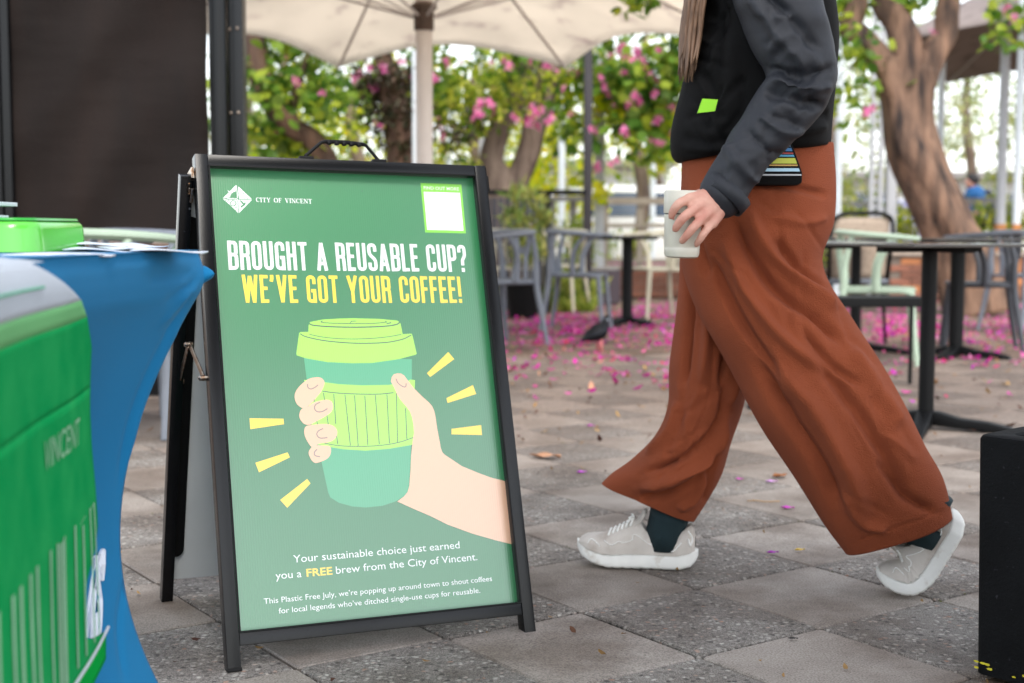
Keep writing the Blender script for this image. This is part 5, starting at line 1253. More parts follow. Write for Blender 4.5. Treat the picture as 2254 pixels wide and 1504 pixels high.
    # raised overlay lines on the near side
    def side(s, f): zt = ip(STp, s) - .004; zu = ip(UPt, s); h = f; th = math.asin(min(1, h ** (1 / .55))); lat = -math.cos(th); w = ip(WD, s) * .95; return P(s, math.copysign(abs(lat) ** .6, lat) * w * (1 - .42 * h * h) * 1.02 - .0008, zt + (zu - zt) * h)
    near_side = -1 if sd.y > 0 else 1
    for l, w in (([(.24, .70), (.30, .42), (.36, .50), (.40, .42), (.47, .45), (.48, .62), (.55, .52), (.63, .48), (.60, .85)], .0011), ([(.70, .35), (.75, .30), (.80, .28), (.84, .42), (.87, .50)], .0016), ([(.10, .45), (.13, .75), (.17, .62), (.21, .42)], .0012), ([(.92, .75), (.955, .45), (.94, .25), (.925, .5)], .0022)):
        lm = MB(); lm.tube([side(*q) for q in catmull(l, 22)], w, 5); keep(lm.obj('shoe_overlay', MT['shoe_white'], root, smooth=True), root)
    return P
tF = ground(1270, 1237); hF = ground(1544, 1251)
tF.y = 3.205; hF.y = 3.145; tF.x = at(1271, 1230, 3.205).x; hF.x = at(1544, 1230, 3.145).x
PF = shoe((tF.x, tF.y, 0), (hF.x, hF.y, 0), 0.0)
tN = at(1928, 1285, 2.93); hN = at(2200, 1285, 2.91)
PN = shoe((tN.x, 2.93, 0.0), (hN.x, 2.91, 0.0), R(60))
for P_, top in ((PF, A(1478, 1120, 3.165)), (PN, A(2048, 1085, 2.91))):
    sk = MB(); a, b = P_(.72, 0, .045), P_(.72, 0, .085)
    sk.tube([a, b, b.lerp(top, .5), top], [.041, .044, .046, .050], 20); keep(sk.obj('sock', MT['sock'], per, smooth=True), per)

# --- cup in the hand
cup = empty('travel_cup', A(1500, 568, 2.802), 'cream reusable cup with a flat lid held in the walking person\u2019s hand', 'cup')
MT['cup'] = M('cup_enamel', rgb(204, 200, 186), .35, coat=.3, coat_r=.2); cz = A(1500, 568, 2.802).z
h = A(1500, 420, 2.802).z - cz; zl = A(1500, 472, 2.802).z - cz
MB().lathe([(.028, 0), (.034, .003), (.0362, .010), (.0366, .020), (.0362, .0215), (.0366, .023), (.0385, zl - .004), (.0385, zl - .001)], 40).obj('cup_body', MT['cup'], cup, smooth='auto')
MB().lathe([(.0372, zl - .001), (.0372, zl + .0012)], 40).obj('cup_seal', MT['black_plastic'], cup, smooth='auto')
MB().lathe([(.0392, zl + .0012), (.0400, zl + .004), (.0403, h - .004), (.0390, h), (.036, h), (.034, h - .004), (.001, h - .004)], 40).obj('cup_lid', MT['cup'], cup, smooth='auto')
cup.rotation_euler = (0, R(1.5), 0)
# --- bag at the hip
bag = empty('hip_bag', A(1700, 408, 2.855), 'small dark bag with a striped blue and yellow print, tucked under the walking person\u2019s arm', 'bag')
b0 = A(1700, 408, 2.852)
S_ = lambda x, y: ((x - 1700) * 2.852 / FPX, (408 - y) * 2.852 / FPX)
outl = [S_(1632, 404), S_(1640, 380), S_(1690, 318), S_(1742, 316), S_(1766, 380), S_(1766, 404), S_(1755, 408), S_(1645, 408)]
MB().prism(outl, (1, 0, 0), (0, 0, 1), (0, 0, 0), (0, .06, 0)).obj('bag_body', MT['jacket_cloth'], bag, bevel=.006, smooth='auto')
for (y0, y1, c) in ((319, 324, (120, 160, 196)), (327, 334, (60, 130, 190)), (337, 340, (190, 70, 70)), (342, 346, (80, 170, 210)), (349, 361, (196, 204, 70)), (363, 366, (214, 170, 90)), (371, 378, (176, 214, 236)), (384, 387, (196, 200, 206))):
    xl = 1690 - (y0 - 318) * .55; xr = 1736 + (y0 - 318) * .40; xl2 = 1690 - (y1 - 318) * .55; xr2 = 1736 + (y1 - 318) * .40
    q = [S_(xl2 + 3, y1), S_(xr2, y1), S_(xr, y0), S_(xl + 3, y0)]
    MB().prism(q, (1, 0, 0), (0, 0, 1), (0, -.0012, 0), (0, .001, 0)).obj('printed_stripe', M('stripe_%d' % y0, rgb(*c), .5), bag)
MB().tube(catmull([(0, .03, .088), (-.02, .035, .22), (-.03, .05, .40), (-.03, .13, .52)], 14), .008, 8, flat=.3).obj('bag_strap', MT['jacket_cloth'], bag, smooth=True)

# ------------------------------------------------------------------ pigeon
pg = empty('pigeon', (at(1318, 700, 8.8).x, 8.8, 0), 'dark grey pigeon standing among fallen petals in front of the grey armchair', 'pigeon', None, R(28))
MT['pigeon'] = M('pigeon_feathers', rgb(20, 22, 28), .7, spec=.2, var=.4, vscale=25, col2=rgb(12, 13, 17), bump=.3, bscale=80)
MT['pigeon_leg'] = M('pigeon_leg', rgb(196, 110, 110), .6); MT['pigeon_wing'] = M('pigeon_wing', rgb(28, 31, 38), .7, spec=.2, var=.4, vscale=18)
pb_ = MB(); limb(pb_, [(-.125, 0, .085), (-.085, 0, .098), (-.035, 0, .118), (.010, 0, .140), (.038, 0, .172), (.050, 0, .200), (.056, 0, .218)], [.012, .026, .050, .055, .036, .022, .020], 16, 5)
ball(pb_, Vector((.062, 0, .222)), .021, 10)
me = evaluated(pb_, 'body', .005, 3); me.materials.append(MT['pigeon']); link(bpy.data.objects.new('body', me), pg)
for s in (-1, 1):
    wg = MB(); limb(wg, [(.02, s * .045, .145), (-.04, s * .050, .125), (-.10, s * .022, .098)], [.022, .024, .008], 10); m2 = evaluated(wg, 'wing', .006, 2); m2.materials.append(MT['pigeon_wing']); link(bpy.data.objects.new('wing', m2), pg)
    MB().tube([(.005, s * .022, .085), (.008, s * .022, .012)], .009, 8).tube([(.008, s * .022, .010), (.035, s * .022, .003)], .003, 6).tube([(.008, s * .022, .010), (.028, s * .036, .003)], .003, 6).tube([(.008, s * .022, .010), (.028, s * .008, .003)], .003, 6).obj('leg', MT['pigeon_leg'], pg, smooth=True)
MB().tube([(.080, 0, .221), (.102, 0, .214)], [.006, .001], 8).obj('beak', MT['pigeon_wing'], pg)
nk = MB(); ball(nk, Vector((.058, 0, .212)), .0225, 10, (1, 1, .7)); nk.obj('nape', M('nape', rgb(110, 118, 128), .5), pg, smooth=True)

# tension creases in the stretch cover
for o in tbl.children:
    if o.name.startswith('stretch_cover'):
        bm_ = bmesh.new(); bm_.from_mesh(o.data); bmesh.ops.remove_doubles(bm_, verts=bm_.verts, dist=.004); bmesh.ops.recalc_face_normals(bm_, faces=bm_.faces); bmesh.ops.subdivide_edges(bm_, edges=bm_.edges, cuts=2, use_grid_fill=True); bm_.to_mesh(o.data); bm_.free(); o.data.update()
        o.data.polygons.foreach_set('use_smooth', [True] * len(o.data.polygons))
        fold_displace(o.data, [([(440, 612), (405, 640), (360, 668)], 6, -.006), ([(438, 622), (400, 665), (350, 720)], 6, .006), ([(430, 600), (380, 610), (320, 612)], 7, -.004), ([(428, 636), (398, 690), (362, 745)], 5, -.005),
            ([(410, 690), (350, 800), (300, 930), (275, 1080)], 7, .005), ([(395, 690), (335, 800), (285, 930), (258, 1080)], 6, -.004), ([(280, 1250), (262, 1380), (275, 1500)], 7, -.004), ([(430, 575), (330, 580), (220, 590)], 5, .003)])
# ------------------------------------------------------------------ vegetation
LM = dict(
    bau=leaf_mat('orchid_tree_leaf', [rgb(64, 104, 36), rgb(96, 136, 48), rgb(132, 166, 58), rgb(180, 192, 62), rgb(88, 124, 66)], .55),
    sun=leaf_mat('sunlit_leaf', [rgb(150, 178, 20), rgb(196, 206, 30), rgb(226, 218, 44), rgb(150, 182, 36), rgb(236, 206, 40)], .65),  # sunlit copy of the green leaves: the sunshine is in these yellows
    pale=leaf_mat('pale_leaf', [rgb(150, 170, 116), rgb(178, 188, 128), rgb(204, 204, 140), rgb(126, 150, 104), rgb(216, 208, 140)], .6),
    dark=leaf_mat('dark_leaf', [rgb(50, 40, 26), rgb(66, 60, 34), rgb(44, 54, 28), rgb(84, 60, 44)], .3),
    hedge=leaf_mat('hedge_leaf', [rgb(84, 122, 32), rgb(140, 160, 40), rgb(188, 190, 60), rgb(206, 204, 96), rgb(70, 100, 34)], .5),
    grass=leaf_mat('grass_blade', [rgb(96, 128, 44), rgb(150, 164, 66), rgb(182, 178, 90)], .5),
    pine=leaf_mat('needle', [rgb(96, 128, 60), rgb(150, 166, 84), rgb(176, 170, 90), rgb(74, 100, 52)], .4),
    petal=leaf_mat('petal', [rgb(200, 30, 150), rgb(214, 50, 170), rgb(170, 20, 110), rgb(230, 130, 190), rgb(206, 36, 90), rgb(184, 60, 186), rgb(226, 170, 120)], .35, .5),
    flower=leaf_mat('blossom', [rgb(226, 96, 176), rgb(234, 120, 184), rgb(242, 170, 204), rgb(214, 70, 140)], .45, .5))
def bark(name, c, c2): return M(name, c, .85, var=.9, vscale=9, col2=c2, bump=7, bscale=26, stretch=(1, 1, .22), detail=8)
BK = dict(warm=bark('warm_bark', rgb(134, 104, 84), rgb(40, 30, 27)), grey=bark('grey_bark', rgb(136, 118, 104), rgb(84, 68, 60)), brown=bark('brown_bark', rgb(112, 84, 66), rgb(64, 48, 40)))
LEAFV = [(0, 0, 0), (-.42, .25, .05), (-.46, .68, .06), (-.2, 1.0, .02), (0, .72, -.04), (.2, 1.0, .02), (.46, .68, .06), (.42, .25, .05)]
def add_leaf(V, Fc, c, s, rnd, kind, droop=0.5):
    q = Matrix.Rotation(rnd.uniform(0, 6.283), 3, 'Z') @ Matrix.Rotation(rnd.gauss(-droop, .7), 3, 'X') @ Matrix.Rotation(rnd.gauss(0, .5), 3, 'Y')
    b = len(V)
    if kind == 'bi':
        for v in LEAFV: V.append(tuple(c + (q @ Vector(v)) * s))
        Fc += [(b, b + 1, b + 2, b + 3, b + 4), (b, b + 4, b + 5, b + 6, b + 7)]
    elif kind == 'oval':
        for v in ((0, 0, 0), (-.32, .4, .05), (0, 1, -.05), (.32, .4, .05)): V.append(tuple(c + (q @ Vector(v)) * s))
        Fc.append((b, b + 1, b + 2, b + 3))
    elif kind == 'long':
        for v in ((0, 0, 0), (-.13, .4, .02), (0, 1, -.1), (.13, .4, .02)): V.append(tuple(c + (q @ Vector(v)) * s))
        Fc.append((b, b + 1, b + 2, b + 3))
def fast_mesh(name, V, Fc, mat):
    me = bpy.data.meshes.new(name); me.from_pydata(V, [], Fc); me.materials.append(mat); me.update(); return me
def foliage(name, blobs, mat, root, seed, kind='bi', size=.09, droop=.6, clump=.20):
    """blobs: (centre, (rx, ry, rz), leaves) - leaves gather round twig ends spread through each blob"""
    rnd = random.Random(seed); V, Fc = [], []
    for c, rr, n in blobs:
        c = Vector(c); nc = max(3, n // 26)
        for _ in range(nc):
            while True:
                p = Vector((rnd.uniform(-1, 1), rnd.uniform(-1, 1), rnd.uniform(-1, 1)))
                if .15 < p.length < 1: break
            p = Vector((p.x * rr[0], p.y * rr[1], p.z * rr[2])) + c; k = rnd.uniform(.6, 1.3); tw = Vector((rnd.gauss(0, .4), rnd.gauss(0, .4), rnd.gauss(-.4, .5))).normalized()
            for _ in range(int(n / nc)):
                t = rnd.uniform(-1, 1) * clump * 1.3 * k; q = p + tw * t + Vector((rnd.gauss(0, clump * .38 * k), rnd.gauss(0, clump * .38 * k), rnd.gauss(0, clump * .32 * k)))
                add_leaf(V, Fc, q, size * rnd.uniform(.6, 1.25), rnd, kind, droop)
    o = link(bpy.data.objects.new(name, fast_mesh(name, V, Fc, mat)), root); tag(o, kind='stuff'); return keep(o, root)
def flower_mesh():
    V, Fc = [], []; rnd = random.Random(3)
    for h in range(3):
        c0 = Vector((rnd.uniform(-.04, .04), rnd.uniform(-.04, .04), rnd.uniform(-.04, .04)))
        for k in range(5):
            q = Matrix.Rotation(k * 1.257 + rnd.gauss(0, .15), 3, 'Y') @ Matrix.Rotation(rnd.uniform(-.6, .4), 3, 'X'); b = len(V)
            for v in ((0, 0, 0), (-.014, .0, .022), (-.010, -.01, .048), (0, -.016, .056), (.010, -.01, .048), (.014, 0, .022)): V.append(tuple(c0 + q @ Vector(v)))
            Fc.append(tuple(range(b, b + 6)))
    return fast_mesh('flower', V, Fc, LM['flower'])
FLM = flower_mesh()
def blossoms(spots, Y, root, seed):
    rnd = random.Random(seed)
    for px, py in list(spots):
        o = inst('flower', FLM, root, at(px, py, Y + rnd.uniform(-.3, .3)), (rnd.uniform(0, 6), rnd.uniform(0, 6), rnd.uniform(0, 6)), rnd.uniform(.5, .82) * Y / 11); keep(o, root)
def trunk(name, lines, mat, root, seed=1, n=16):
    """limbs grown together into one rough trunk"""
    mb = MB(); rnd = random.Random(seed)
    for pts, rad in lines:
        q = catmull([tuple(p) + (r,) for p, r in zip(pts, rad)], 9 * len(pts)); vs = []; N_ = len(q); prev = None
        for i, x in enumerate(q):
            p = Vector(x[:3]); t = (Vector(q[min(i + 1, N_ - 1)][:3]) - Vector(q[max(i - 1, 0)][:3])).normalized(); a = prev if prev else Vector((1, 0, 0)); a = (a - t * a.dot(t)).normalized(); prev = a; b = t.cross(a)
            for k in range(n):
                an = 2 * math.pi * k / n; rr = x[3] * (1 + .10 * math.sin(3 * an + x[2] * 2.3 + seed) + .16 * noise.noise(Vector((math.cos(an) * 1.5, math.sin(an) * 1.5, x[2] * 2.2 + seed * 7))) + .07 * math.sin(5 * an - x[2] * 3.1))
                vs.append(p + (a * math.cos(an) + b * math.sin(an)) * rr)
        mb.add(vs, [(i * n + k, i * n + (k + 1) % n, (i + 1) * n + (k + 1) % n, (i + 1) * n + k) for i in range(N_ - 1) for k in range(n)] + [tuple(range(n))[::-1], tuple(range((N_ - 1) * n, N_ * n))])
    return keep(mb.obj(name, mat, root, smooth=True), root)
def tree(label, base, group=None, name='tree', cat='tree'): return empty(name, base, label, cat, group)

# left near tree: leaning brown trunk behind the pavilion post
Y = 11.9; T = tree('flowering tree with a leaning brown trunk, just right of the black post', (at(760, 500, Y).x, Y, 0), 'pink flowering orchid trees')
b = Vector((at(770, 500, Y).x, Y, 0))
trunk('trunk', [([b, at(735, 420, Y), at(700, 320, Y), at(640, 275, Y), at(592, 215, Y), at(565, 140, Y), at(545, 20, Y)], [.13, .12, .10, .095, .10, .10, .085]), ([at(640, 275, Y), at(650, 200, Y), at(690, 90, Y)], [.05, .035, .02])], BK['brown'], T, 1)
foliage('foliage', [(at(665, 190, Y), (.36, .35, .30), 190), (at(590, 190, Y), (.26, .4, .34), 130), (at(640, 310, Y), (.34, .35, .16), 110), (at(735, 270, Y), (.16, .3, .18), 36), (at(560, 290, Y), (.25, .3, .2), 110), (at(690, 60, Y), (.9, .6, .3), 400)], LM['bau'], T, 2, size=.10)
blossoms([(652, 180), (633, 130), (600, 298), (618, 262), (712, 205), (585, 170)], Y, T, 1)
# dark tangled trunk
Y = 12.2; T = tree('dark trunk smothered in dry vines, left of the umbrella pole', (at(872, 500, Y).x, Y, 0))
b = Vector((at(880, 500, Y).x, Y, 0)); trunk('trunk', [([b, at(878, 340, Y), at(868, 250, Y), at(850, 160, Y), at(830, 40, Y)], [.13, .12, .11, .09, .06])], BK['brown'], T, 4)
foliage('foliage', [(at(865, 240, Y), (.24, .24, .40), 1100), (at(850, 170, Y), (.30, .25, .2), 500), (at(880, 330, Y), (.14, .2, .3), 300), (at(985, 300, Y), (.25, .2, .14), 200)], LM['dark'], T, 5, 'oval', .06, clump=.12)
blossoms([(823, 195), (845, 150), (830, 275)], Y - .4, T, 2)
# twin trunk tree
Y = 14.0; T = tree('orchid tree with two trunks forking low, behind the top right corner of the sign', (at(1110, 500, Y).x, Y, 0), 'pink flowering orchid trees')
b = Vector((at(1112, 500, Y).x, Y, 0))
trunk('trunk', [([b, at(1098, 420, Y), at(1082, 370, Y), at(1088, 320, Y), at(1112, 260, Y), at(1140, 200, Y), at(1165, 100, Y)], [.22, .17, .125, .115, .12, .12, .10]),
                ([b, at(1112, 440, Y), at(1138, 395, Y), at(1162, 340, Y), at(1180, 270, Y), at(1200, 200, Y), at(1218, 90, Y)], [.22, .16, .12, .115, .12, .12, .10])], BK['grey'], T, 6)
foliage('foliage', [(at(1040, 175, Y), (.95, .7, .35), 560), (at(1200, 150, Y), (.8, .7, .22), 360), (at(1000, 275, Y), (.45, .5, .46), 240), (at(1250, 240, Y), (.35, .5, .34), 110), (at(780, 170, Y), (.6, .6, .26), 200), (at(1100, 60, Y), (1.6, 1.0, .3), 400)], LM['bau'], T, 7, size=.10)
foliage('foliage', [(at(1020, 200, Y + .5), (1.0, .4, .4), 700), (at(1220, 170, Y + .5), (.7, .4, .3), 420)], LM['sun'], T, 77, 'oval', .075)
foliage('foliage', [(at(1060, 190, Y - .5), (.9, .4, .3), 500), (at(960, 290, Y - .5), (.3, .3, .4), 200)], LM['hedge'], T, 78, 'oval', .08)
blossoms([(1052, 250), (1040, 262), (1066, 240), (1078, 228), (1170, 235), (968, 280), (975, 300), (962, 262), (1015, 140), (1055, 232), (985, 140), (812, 160), (880, 165), (1120, 150), (1213, 262), (1300, 285)], Y - .7, T, 3)
rnd = random.Random(42)
blossoms([(rnd.uniform(770, 1260), rnd.uniform(130, 320)) for _ in range(34)], Y - .5, T, 45)
# right drooping flowering tree (near, behind the walker)
Y = 14.3; T = tree('drooping flowering tree full of pink blossom, left of the walking person', (at(1590, 500, Y + 1.2).x, Y + 1.2, 0), 'pink flowering orchid trees')
b = Vector((at(1590, 500, Y + 1.2).x, Y + 1.2, 0)); trunk('trunk', [([b, b + Vector((.0, -.3, 1.4)), b + Vector((-.1, -1.2, 2.4)), at(1540, 0, Y + .3), at(1500, -200, Y)], [.09, .08, .07, .05, .04])], BK['brown'], T, 8)
foliage('foliage', [(at(1400, 160, Y), (0.53, 0.62, 0.28), 340), (at(1430, 240, Y), (0.30, 0.50, 0.35), 210), (at(1345, 180, Y), (0.22, 0.50, 0.20), 60), (at(1480, 180, Y), (0.38, 0.62, 0.50), 200), (at(1445, 320, Y), (0.12, 0.25, 0.22), 60), (at(1385, 300, Y), (0.20, 0.38, 0.15), 44), (at(1270, 310, Y), (0.15, 0.38, 0.12), 20), (at(1430, 5, Y), (0.28, 0.50, 0.10), 50), (at(1560, 60, Y), (0.75, 0.75, 0.62), 400)], LM['bau'], T, 9, size=.125)
foliage('foliage', [(at(1350, 230, Y + .6), (0.62, 0.50, 0.44), 240), (at(1460, 260, Y + .6), (0.31, 0.50, 0.38), 160), (at(1310, 400, Y + .5), (0.18, 0.25, 0.10), 24)], LM['sun'], T, 19, size=.125)
blossoms([(1322, 170), (1330, 192), (1338, 205), (1345, 115), (1365, 108), (1395, 210), (1408, 222), (1385, 228), (1270, 165), (1255, 160), (1205, 155), (1310, 285), (1378, 290), (1350, 358), (1357, 350), (1315, 372), (1450, 110), (1447, 178), (1430, 165), (1418, 130), (1226, 160), (1395, 130), (1372, 285), (1290, 335), (1442, 205), (1475, 230)], Y - .4, T, 4)
foliage('foliage', [(at(1400, 2, 8.2), (.13, .15, .05), 26), (at(1375, 14, 8.2), (.05, .1, .03), 8)], LM['bau'], T, 99, size=.075, clump=.07)
rnd = random.Random(41)
blossoms([(rnd.gauss(1385, 60), rnd.gauss(200, 60)) for _ in range(20)], Y - .2, T, 44)
# big tree on the right
Y = 13.0; T = tree('big grey brown tree with a twisted forked trunk standing by the brick wall', (at(2135, 600, Y).x, Y, 0))
b = Vector((at(2150, 690, Y).x, Y, 0))
trunk('trunk', [([b, at(2132, 590, Y), at(2085, 500, Y), at(2040, 410, Y), at(2000, 320, Y), at(1985, 230, Y), at(1968, 170, Y), at(1975, 130, Y)], [.30, .27, .25, .225, .20, .185, .17, .14]),
                ([at(2140, 600, Y), at(2090, 470, Y), at(2048, 380, Y), at(2020, 280, Y), at(2020, 200, Y), at(2035, 150, Y)], [.20, .20, .17, .15, .14, .13]),
                ([at(1975, 190, Y), at(1935, 130, Y), at(1898, 85, Y), at(1872, 60, Y), at(1884, 20, Y), at(1900, -60, Y)], [.13, .11, .095, .10, .09, .08]),
                ([at(1985, 180, Y), at(1992, 110, Y), at(1975, 50, Y), at(1945, 5, Y), at(1935, -90, Y)], [.15, .14, .12, .11, .09]),
                ([at(2025, 190, Y), at(2050, 120, Y), at(2078, 80, Y), at(2085, 20, Y), at(2110, -80, Y)], [.13, .12, .10, .10, .08])], BK['warm'], T, 10, 24)
foliage('foliage', [(at(1875, 60, Y), (.26, .4, .30), 170), (at(1900, 150, Y), (.14, .3, .10), 40), (at(1880, 235, Y), (.20, .2, .055), 44), (at(2180, 40, Y), (.5, .5, .16), 120), (at(2000, 0, Y), (.5, .5, .16), 120), (at(1980, -200, Y), (2.0, 1.2, .5), 900)], LM['bau'], T, 11, size=.10)
blossoms([(1908, 248), (1918, 240), (2050, 70), (2230, 40), (2212, 20)], Y - .4, T, 5)

# bright sunlit shrubs and mid trees behind
def bgtree(px, Y, h, crown, mat, kind, size, seed, label, group, n=1500, trunk_r=.12, bk='grey', flowers=()):
    x = at(px, 400, Y).x; T = tree(label, (x, Y, 0), group)
    trunk('trunk', [([Vector((x, Y, 0)), Vector((x + .1, Y, h * .35)), Vector((x - .1, Y, h * .7)), Vector((x + .15, Y, h))], [trunk_r, trunk_r * .8, trunk_r * .6, trunk_r * .2])], BK[bk], T, seed, 10)
    foliage('foliage', [((x + dx, Y + dy, z), r, int(n * f)) for dx, dy, z, r, f in crown], LM[mat], T, seed, kind, size, clump=size * 2.4); return T
G1 = 'bright green trees beyond the umbrella'
bgtree(790, 17.5, 3.2, [(0, 0, 2.0, (1.1, .8, 1.1), .6), (-.8, 0, 1.4, (.8, .7, .8), .4)], 'sun', 'oval', .12, 21, 'yellow green tree glowing between the black post and the umbrella pole', G1, 1700)
bgtree(1050, 18.5, 3.4, [(0, 0, 1.9, (1.0, .8, 1.0), .5), (.9, 0, 1.5, (.9, .8, .8), .5)], 'sun', 'oval', .12, 22, 'yellow green tree right behind the forked trunks', G1, 1900)
bgtree(1400, 19.5, 3.6, [(-.3, 0, 2.4, (1.1, .8, .7), .5), (.4, 0, 2.6, (1.0, .8, .9), .5)], 'sun', 'oval', .11, 23, 'yellow green tree behind the drooping blossom', G1, 900)
bgtree(640, 20, 4.2, [(0, 0, 2.0, (1.3, .8, 1.4), 1)], 'bau', 'oval', .12, 24, 'mid green tree behind the leaning trunk', G1, 1500)
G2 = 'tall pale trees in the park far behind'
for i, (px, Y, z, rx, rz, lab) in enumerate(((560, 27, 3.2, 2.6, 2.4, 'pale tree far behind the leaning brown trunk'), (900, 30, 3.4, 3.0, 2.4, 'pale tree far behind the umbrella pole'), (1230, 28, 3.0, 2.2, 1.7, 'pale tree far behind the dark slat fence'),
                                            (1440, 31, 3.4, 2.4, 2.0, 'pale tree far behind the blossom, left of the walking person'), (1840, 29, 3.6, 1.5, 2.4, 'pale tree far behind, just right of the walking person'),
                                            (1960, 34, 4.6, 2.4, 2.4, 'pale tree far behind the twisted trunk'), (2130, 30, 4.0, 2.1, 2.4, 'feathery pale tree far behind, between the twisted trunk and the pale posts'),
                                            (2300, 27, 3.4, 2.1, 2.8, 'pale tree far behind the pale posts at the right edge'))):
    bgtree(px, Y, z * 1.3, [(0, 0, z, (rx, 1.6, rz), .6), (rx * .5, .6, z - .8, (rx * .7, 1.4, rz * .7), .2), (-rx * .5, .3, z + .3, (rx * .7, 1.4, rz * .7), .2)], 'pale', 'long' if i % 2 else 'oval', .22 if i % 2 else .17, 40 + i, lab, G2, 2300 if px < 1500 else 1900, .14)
# hedge and shrubs in the bed on the right
def shrub(px, Y, r, h, mat, seed, label, n=700, kind='oval', size=.09, z0=0.0, name='shrub', group='leafy shrubs along the garden bed'):
    x = at(px, 450, Y).x; T = tree(label, (x, Y, z0), group, name, 'shrub'); return foliage('foliage', [((x, Y, z0 + h * .55), (r, r * .8, h * .5), n)], LM[mat], T, seed, kind, size, droop=-.4, clump=.14)
for i, (px, Y, lab) in enumerate(((1840, 17.2, 'shrub just right of the walking person'), (1895, 17, 'shrub left of the grey latticed post'), (1985, 17.2, 'shrub left of the twisted trunk'), (2090, 17, 'shrub right behind the twisted trunk'), (2165, 16.6, 'yellow green shrub in front of the person in blue'), (2235, 17, 'shrub at the right edge of the garden bed'))):
    shrub(px, Y, .42, 1.02, 'hedge', 60 + i, 'leafy ' + lab if not lab.startswith('yellow') else lab, 620)
shrub(1880, 19.5, .9, 1.35, 'hedge', 70, 'flowering yellow shrub in the second row right of the walking person', 900)
shrub(2280, 20, 1.3, 1.9, 'hedge', 71, 'large dark green shrub at the right edge behind the posts', 900)
# potted conifer
x = at(1152, 500, 12.3).x; cf_ = tree('potted conifer with pale needle tips in front of the dark slat fence', (x, 12.3, 0), None, 'potted_conifer', 'plant')
trunk('trunk', [([Vector((x, 12.3, .3)), Vector((x, 12.3, .95))], [.02, .01])], BK['brown'], cf_, 3, 8)
foliage('foliage', [((x, 12.3, .92), (.22, .2, .22), 420), ((x, 12.3, .62), (.24, .22, .24), 420)], LM['pine'], cf_, 81, 'long', .11, droop=-.9, clump=.07)
keep(MB().lathe([(.13, 0), (.18, .30), (.17, .30), (.16, .27), (.001, .27)], 20, (x, 12.3, 0)).obj('pot', MT['table_metal'], cf_, smooth='auto'), cf_)
# grass strip
V, Fc = [], []; rnd = random.Random(6)
for k in range(4200):
    px = rnd.uniform(1085, 1310); Yg = rnd.uniform(13.2, 14.6); p = Vector((at(px, 600, Yg).x, Yg, 0)); h = rnd.uniform(.10, .30) * (.6 + .8 * noise.noise(p * 1.7 + Vector((3, 1, 0))) + .3); a = rnd.uniform(0, 6.28); w = .007
    b = len(V); d = Vector((math.cos(a), math.sin(a), 0)); s = Vector((-d.y, d.x, 0)) * w; h = max(.05, h)
    V += [tuple(p - s), tuple(p + s), tuple(p + d * h * .3 + s * .6 + Vector((0, 0, h * .7))), tuple(p + d * h * .7 + Vector((0, 0, h)))]; Fc.append((b, b + 1, b + 2, b + 3))
gs = link(bpy.data.objects.new('grass', fast_mesh('grass', V, Fc, LM['grass']))); tag(gs, 'patch of long pale green grass behind the grey armchairs', 'grass', kind='stuff')

# ------------------------------------------------------------------ fallen petals
V, Fc = [], []; rnd = random.Random(8)
def add_petal(p, s):
    q = Matrix.Rotation(rnd.uniform(0, 6.28), 3, 'Z') @ Matrix.Rotation(rnd.gauss(0, .45), 3, 'X') @ Matrix.Rotation(rnd.gauss(0, .35), 3, 'Y'); b = len(V)
    for v in ((0, -.9, .25), (-.42, -.2, .05), (-.36, .5, .12), (0, .95, .35), (.40, .5, .16), (.42, -.2, 0)): V.append(tuple(p + (q @ Vector(v)) * s + Vector((0, 0, .35 * s + .003))))
    Fc.append(tuple(range(b, b + 6)))
cl = [(rnd.uniform(-.6, 5.2), rnd.uniform(7.2, 12.5), rnd.uniform(.15, .6)) for _ in range(46)]
for k in range(4300):
    u = rnd.random()
    if u < .62: Yp = rnd.uniform(10.2, 15.0); px = rnd.uniform(1040, 2300)
    elif u < .80:
        c = rnd.choice(cl); x, Yp = rnd.gauss(c[0], c[2]), rnd.gauss(c[1], c[2]); px = x / Yp * FPX + 1127
    else: Yp = 6.0 + 5.5 * rnd.random() ** .55; px = rnd.uniform(1040, 2300)
    if not 5.5 < Yp < 15.2: continue
    p = Vector(((px - 1127) / FPX * Yp, Yp, 0))
    if u < .62 and noise.noise(p * 1.1) < rnd.uniform(-.15, .35): continue
    if Yp < 8 and rnd.random() < .55: continue
    add_petal(p, rnd.uniform(.018, .034))
    if rnd.random() < .35:
        for _ in range(3): add_petal(p + Vector((rnd.gauss(0, .03), rnd.gauss(0, .03), 0)), rnd.uniform(.016, .030))
ps = link(bpy.data.objects.new('fallen_petals', fast_mesh('fallen_petals', V, Fc, LM['petal']))); tag(ps, 'carpet of magenta petals fallen under the chairs and tables', 'petals', kind='stuff')
# brown litter among the petals
V, Fc = [], []; LM['litter'] = leaf_mat('litter', [rgb(130, 96, 60), rgb(164, 132, 84), rgb(96, 64, 44), rgb(70, 44, 40)], .1, .8)
for k in range(1000):
    Yp = 2.1 + 11 * rnd.random() ** .8; px = rnd.uniform(250, 2300); s = rnd.uniform(.004, .012) if Yp < 5 else rnd.uniform(.01, .028)
    if Yp < 5 and rnd.random() < .6: continue
    add_petal(Vector(((px - 1127) / FPX * Yp, Yp, 0)), s)
ls = link(bpy.data.objects.new('leaf_litter', fast_mesh('leaf_litter', V, Fc, LM['litter']))); tag(ls, 'scattered crumbs of dry leaf and bark on the paving', 'leaf litter', kind='stuff')
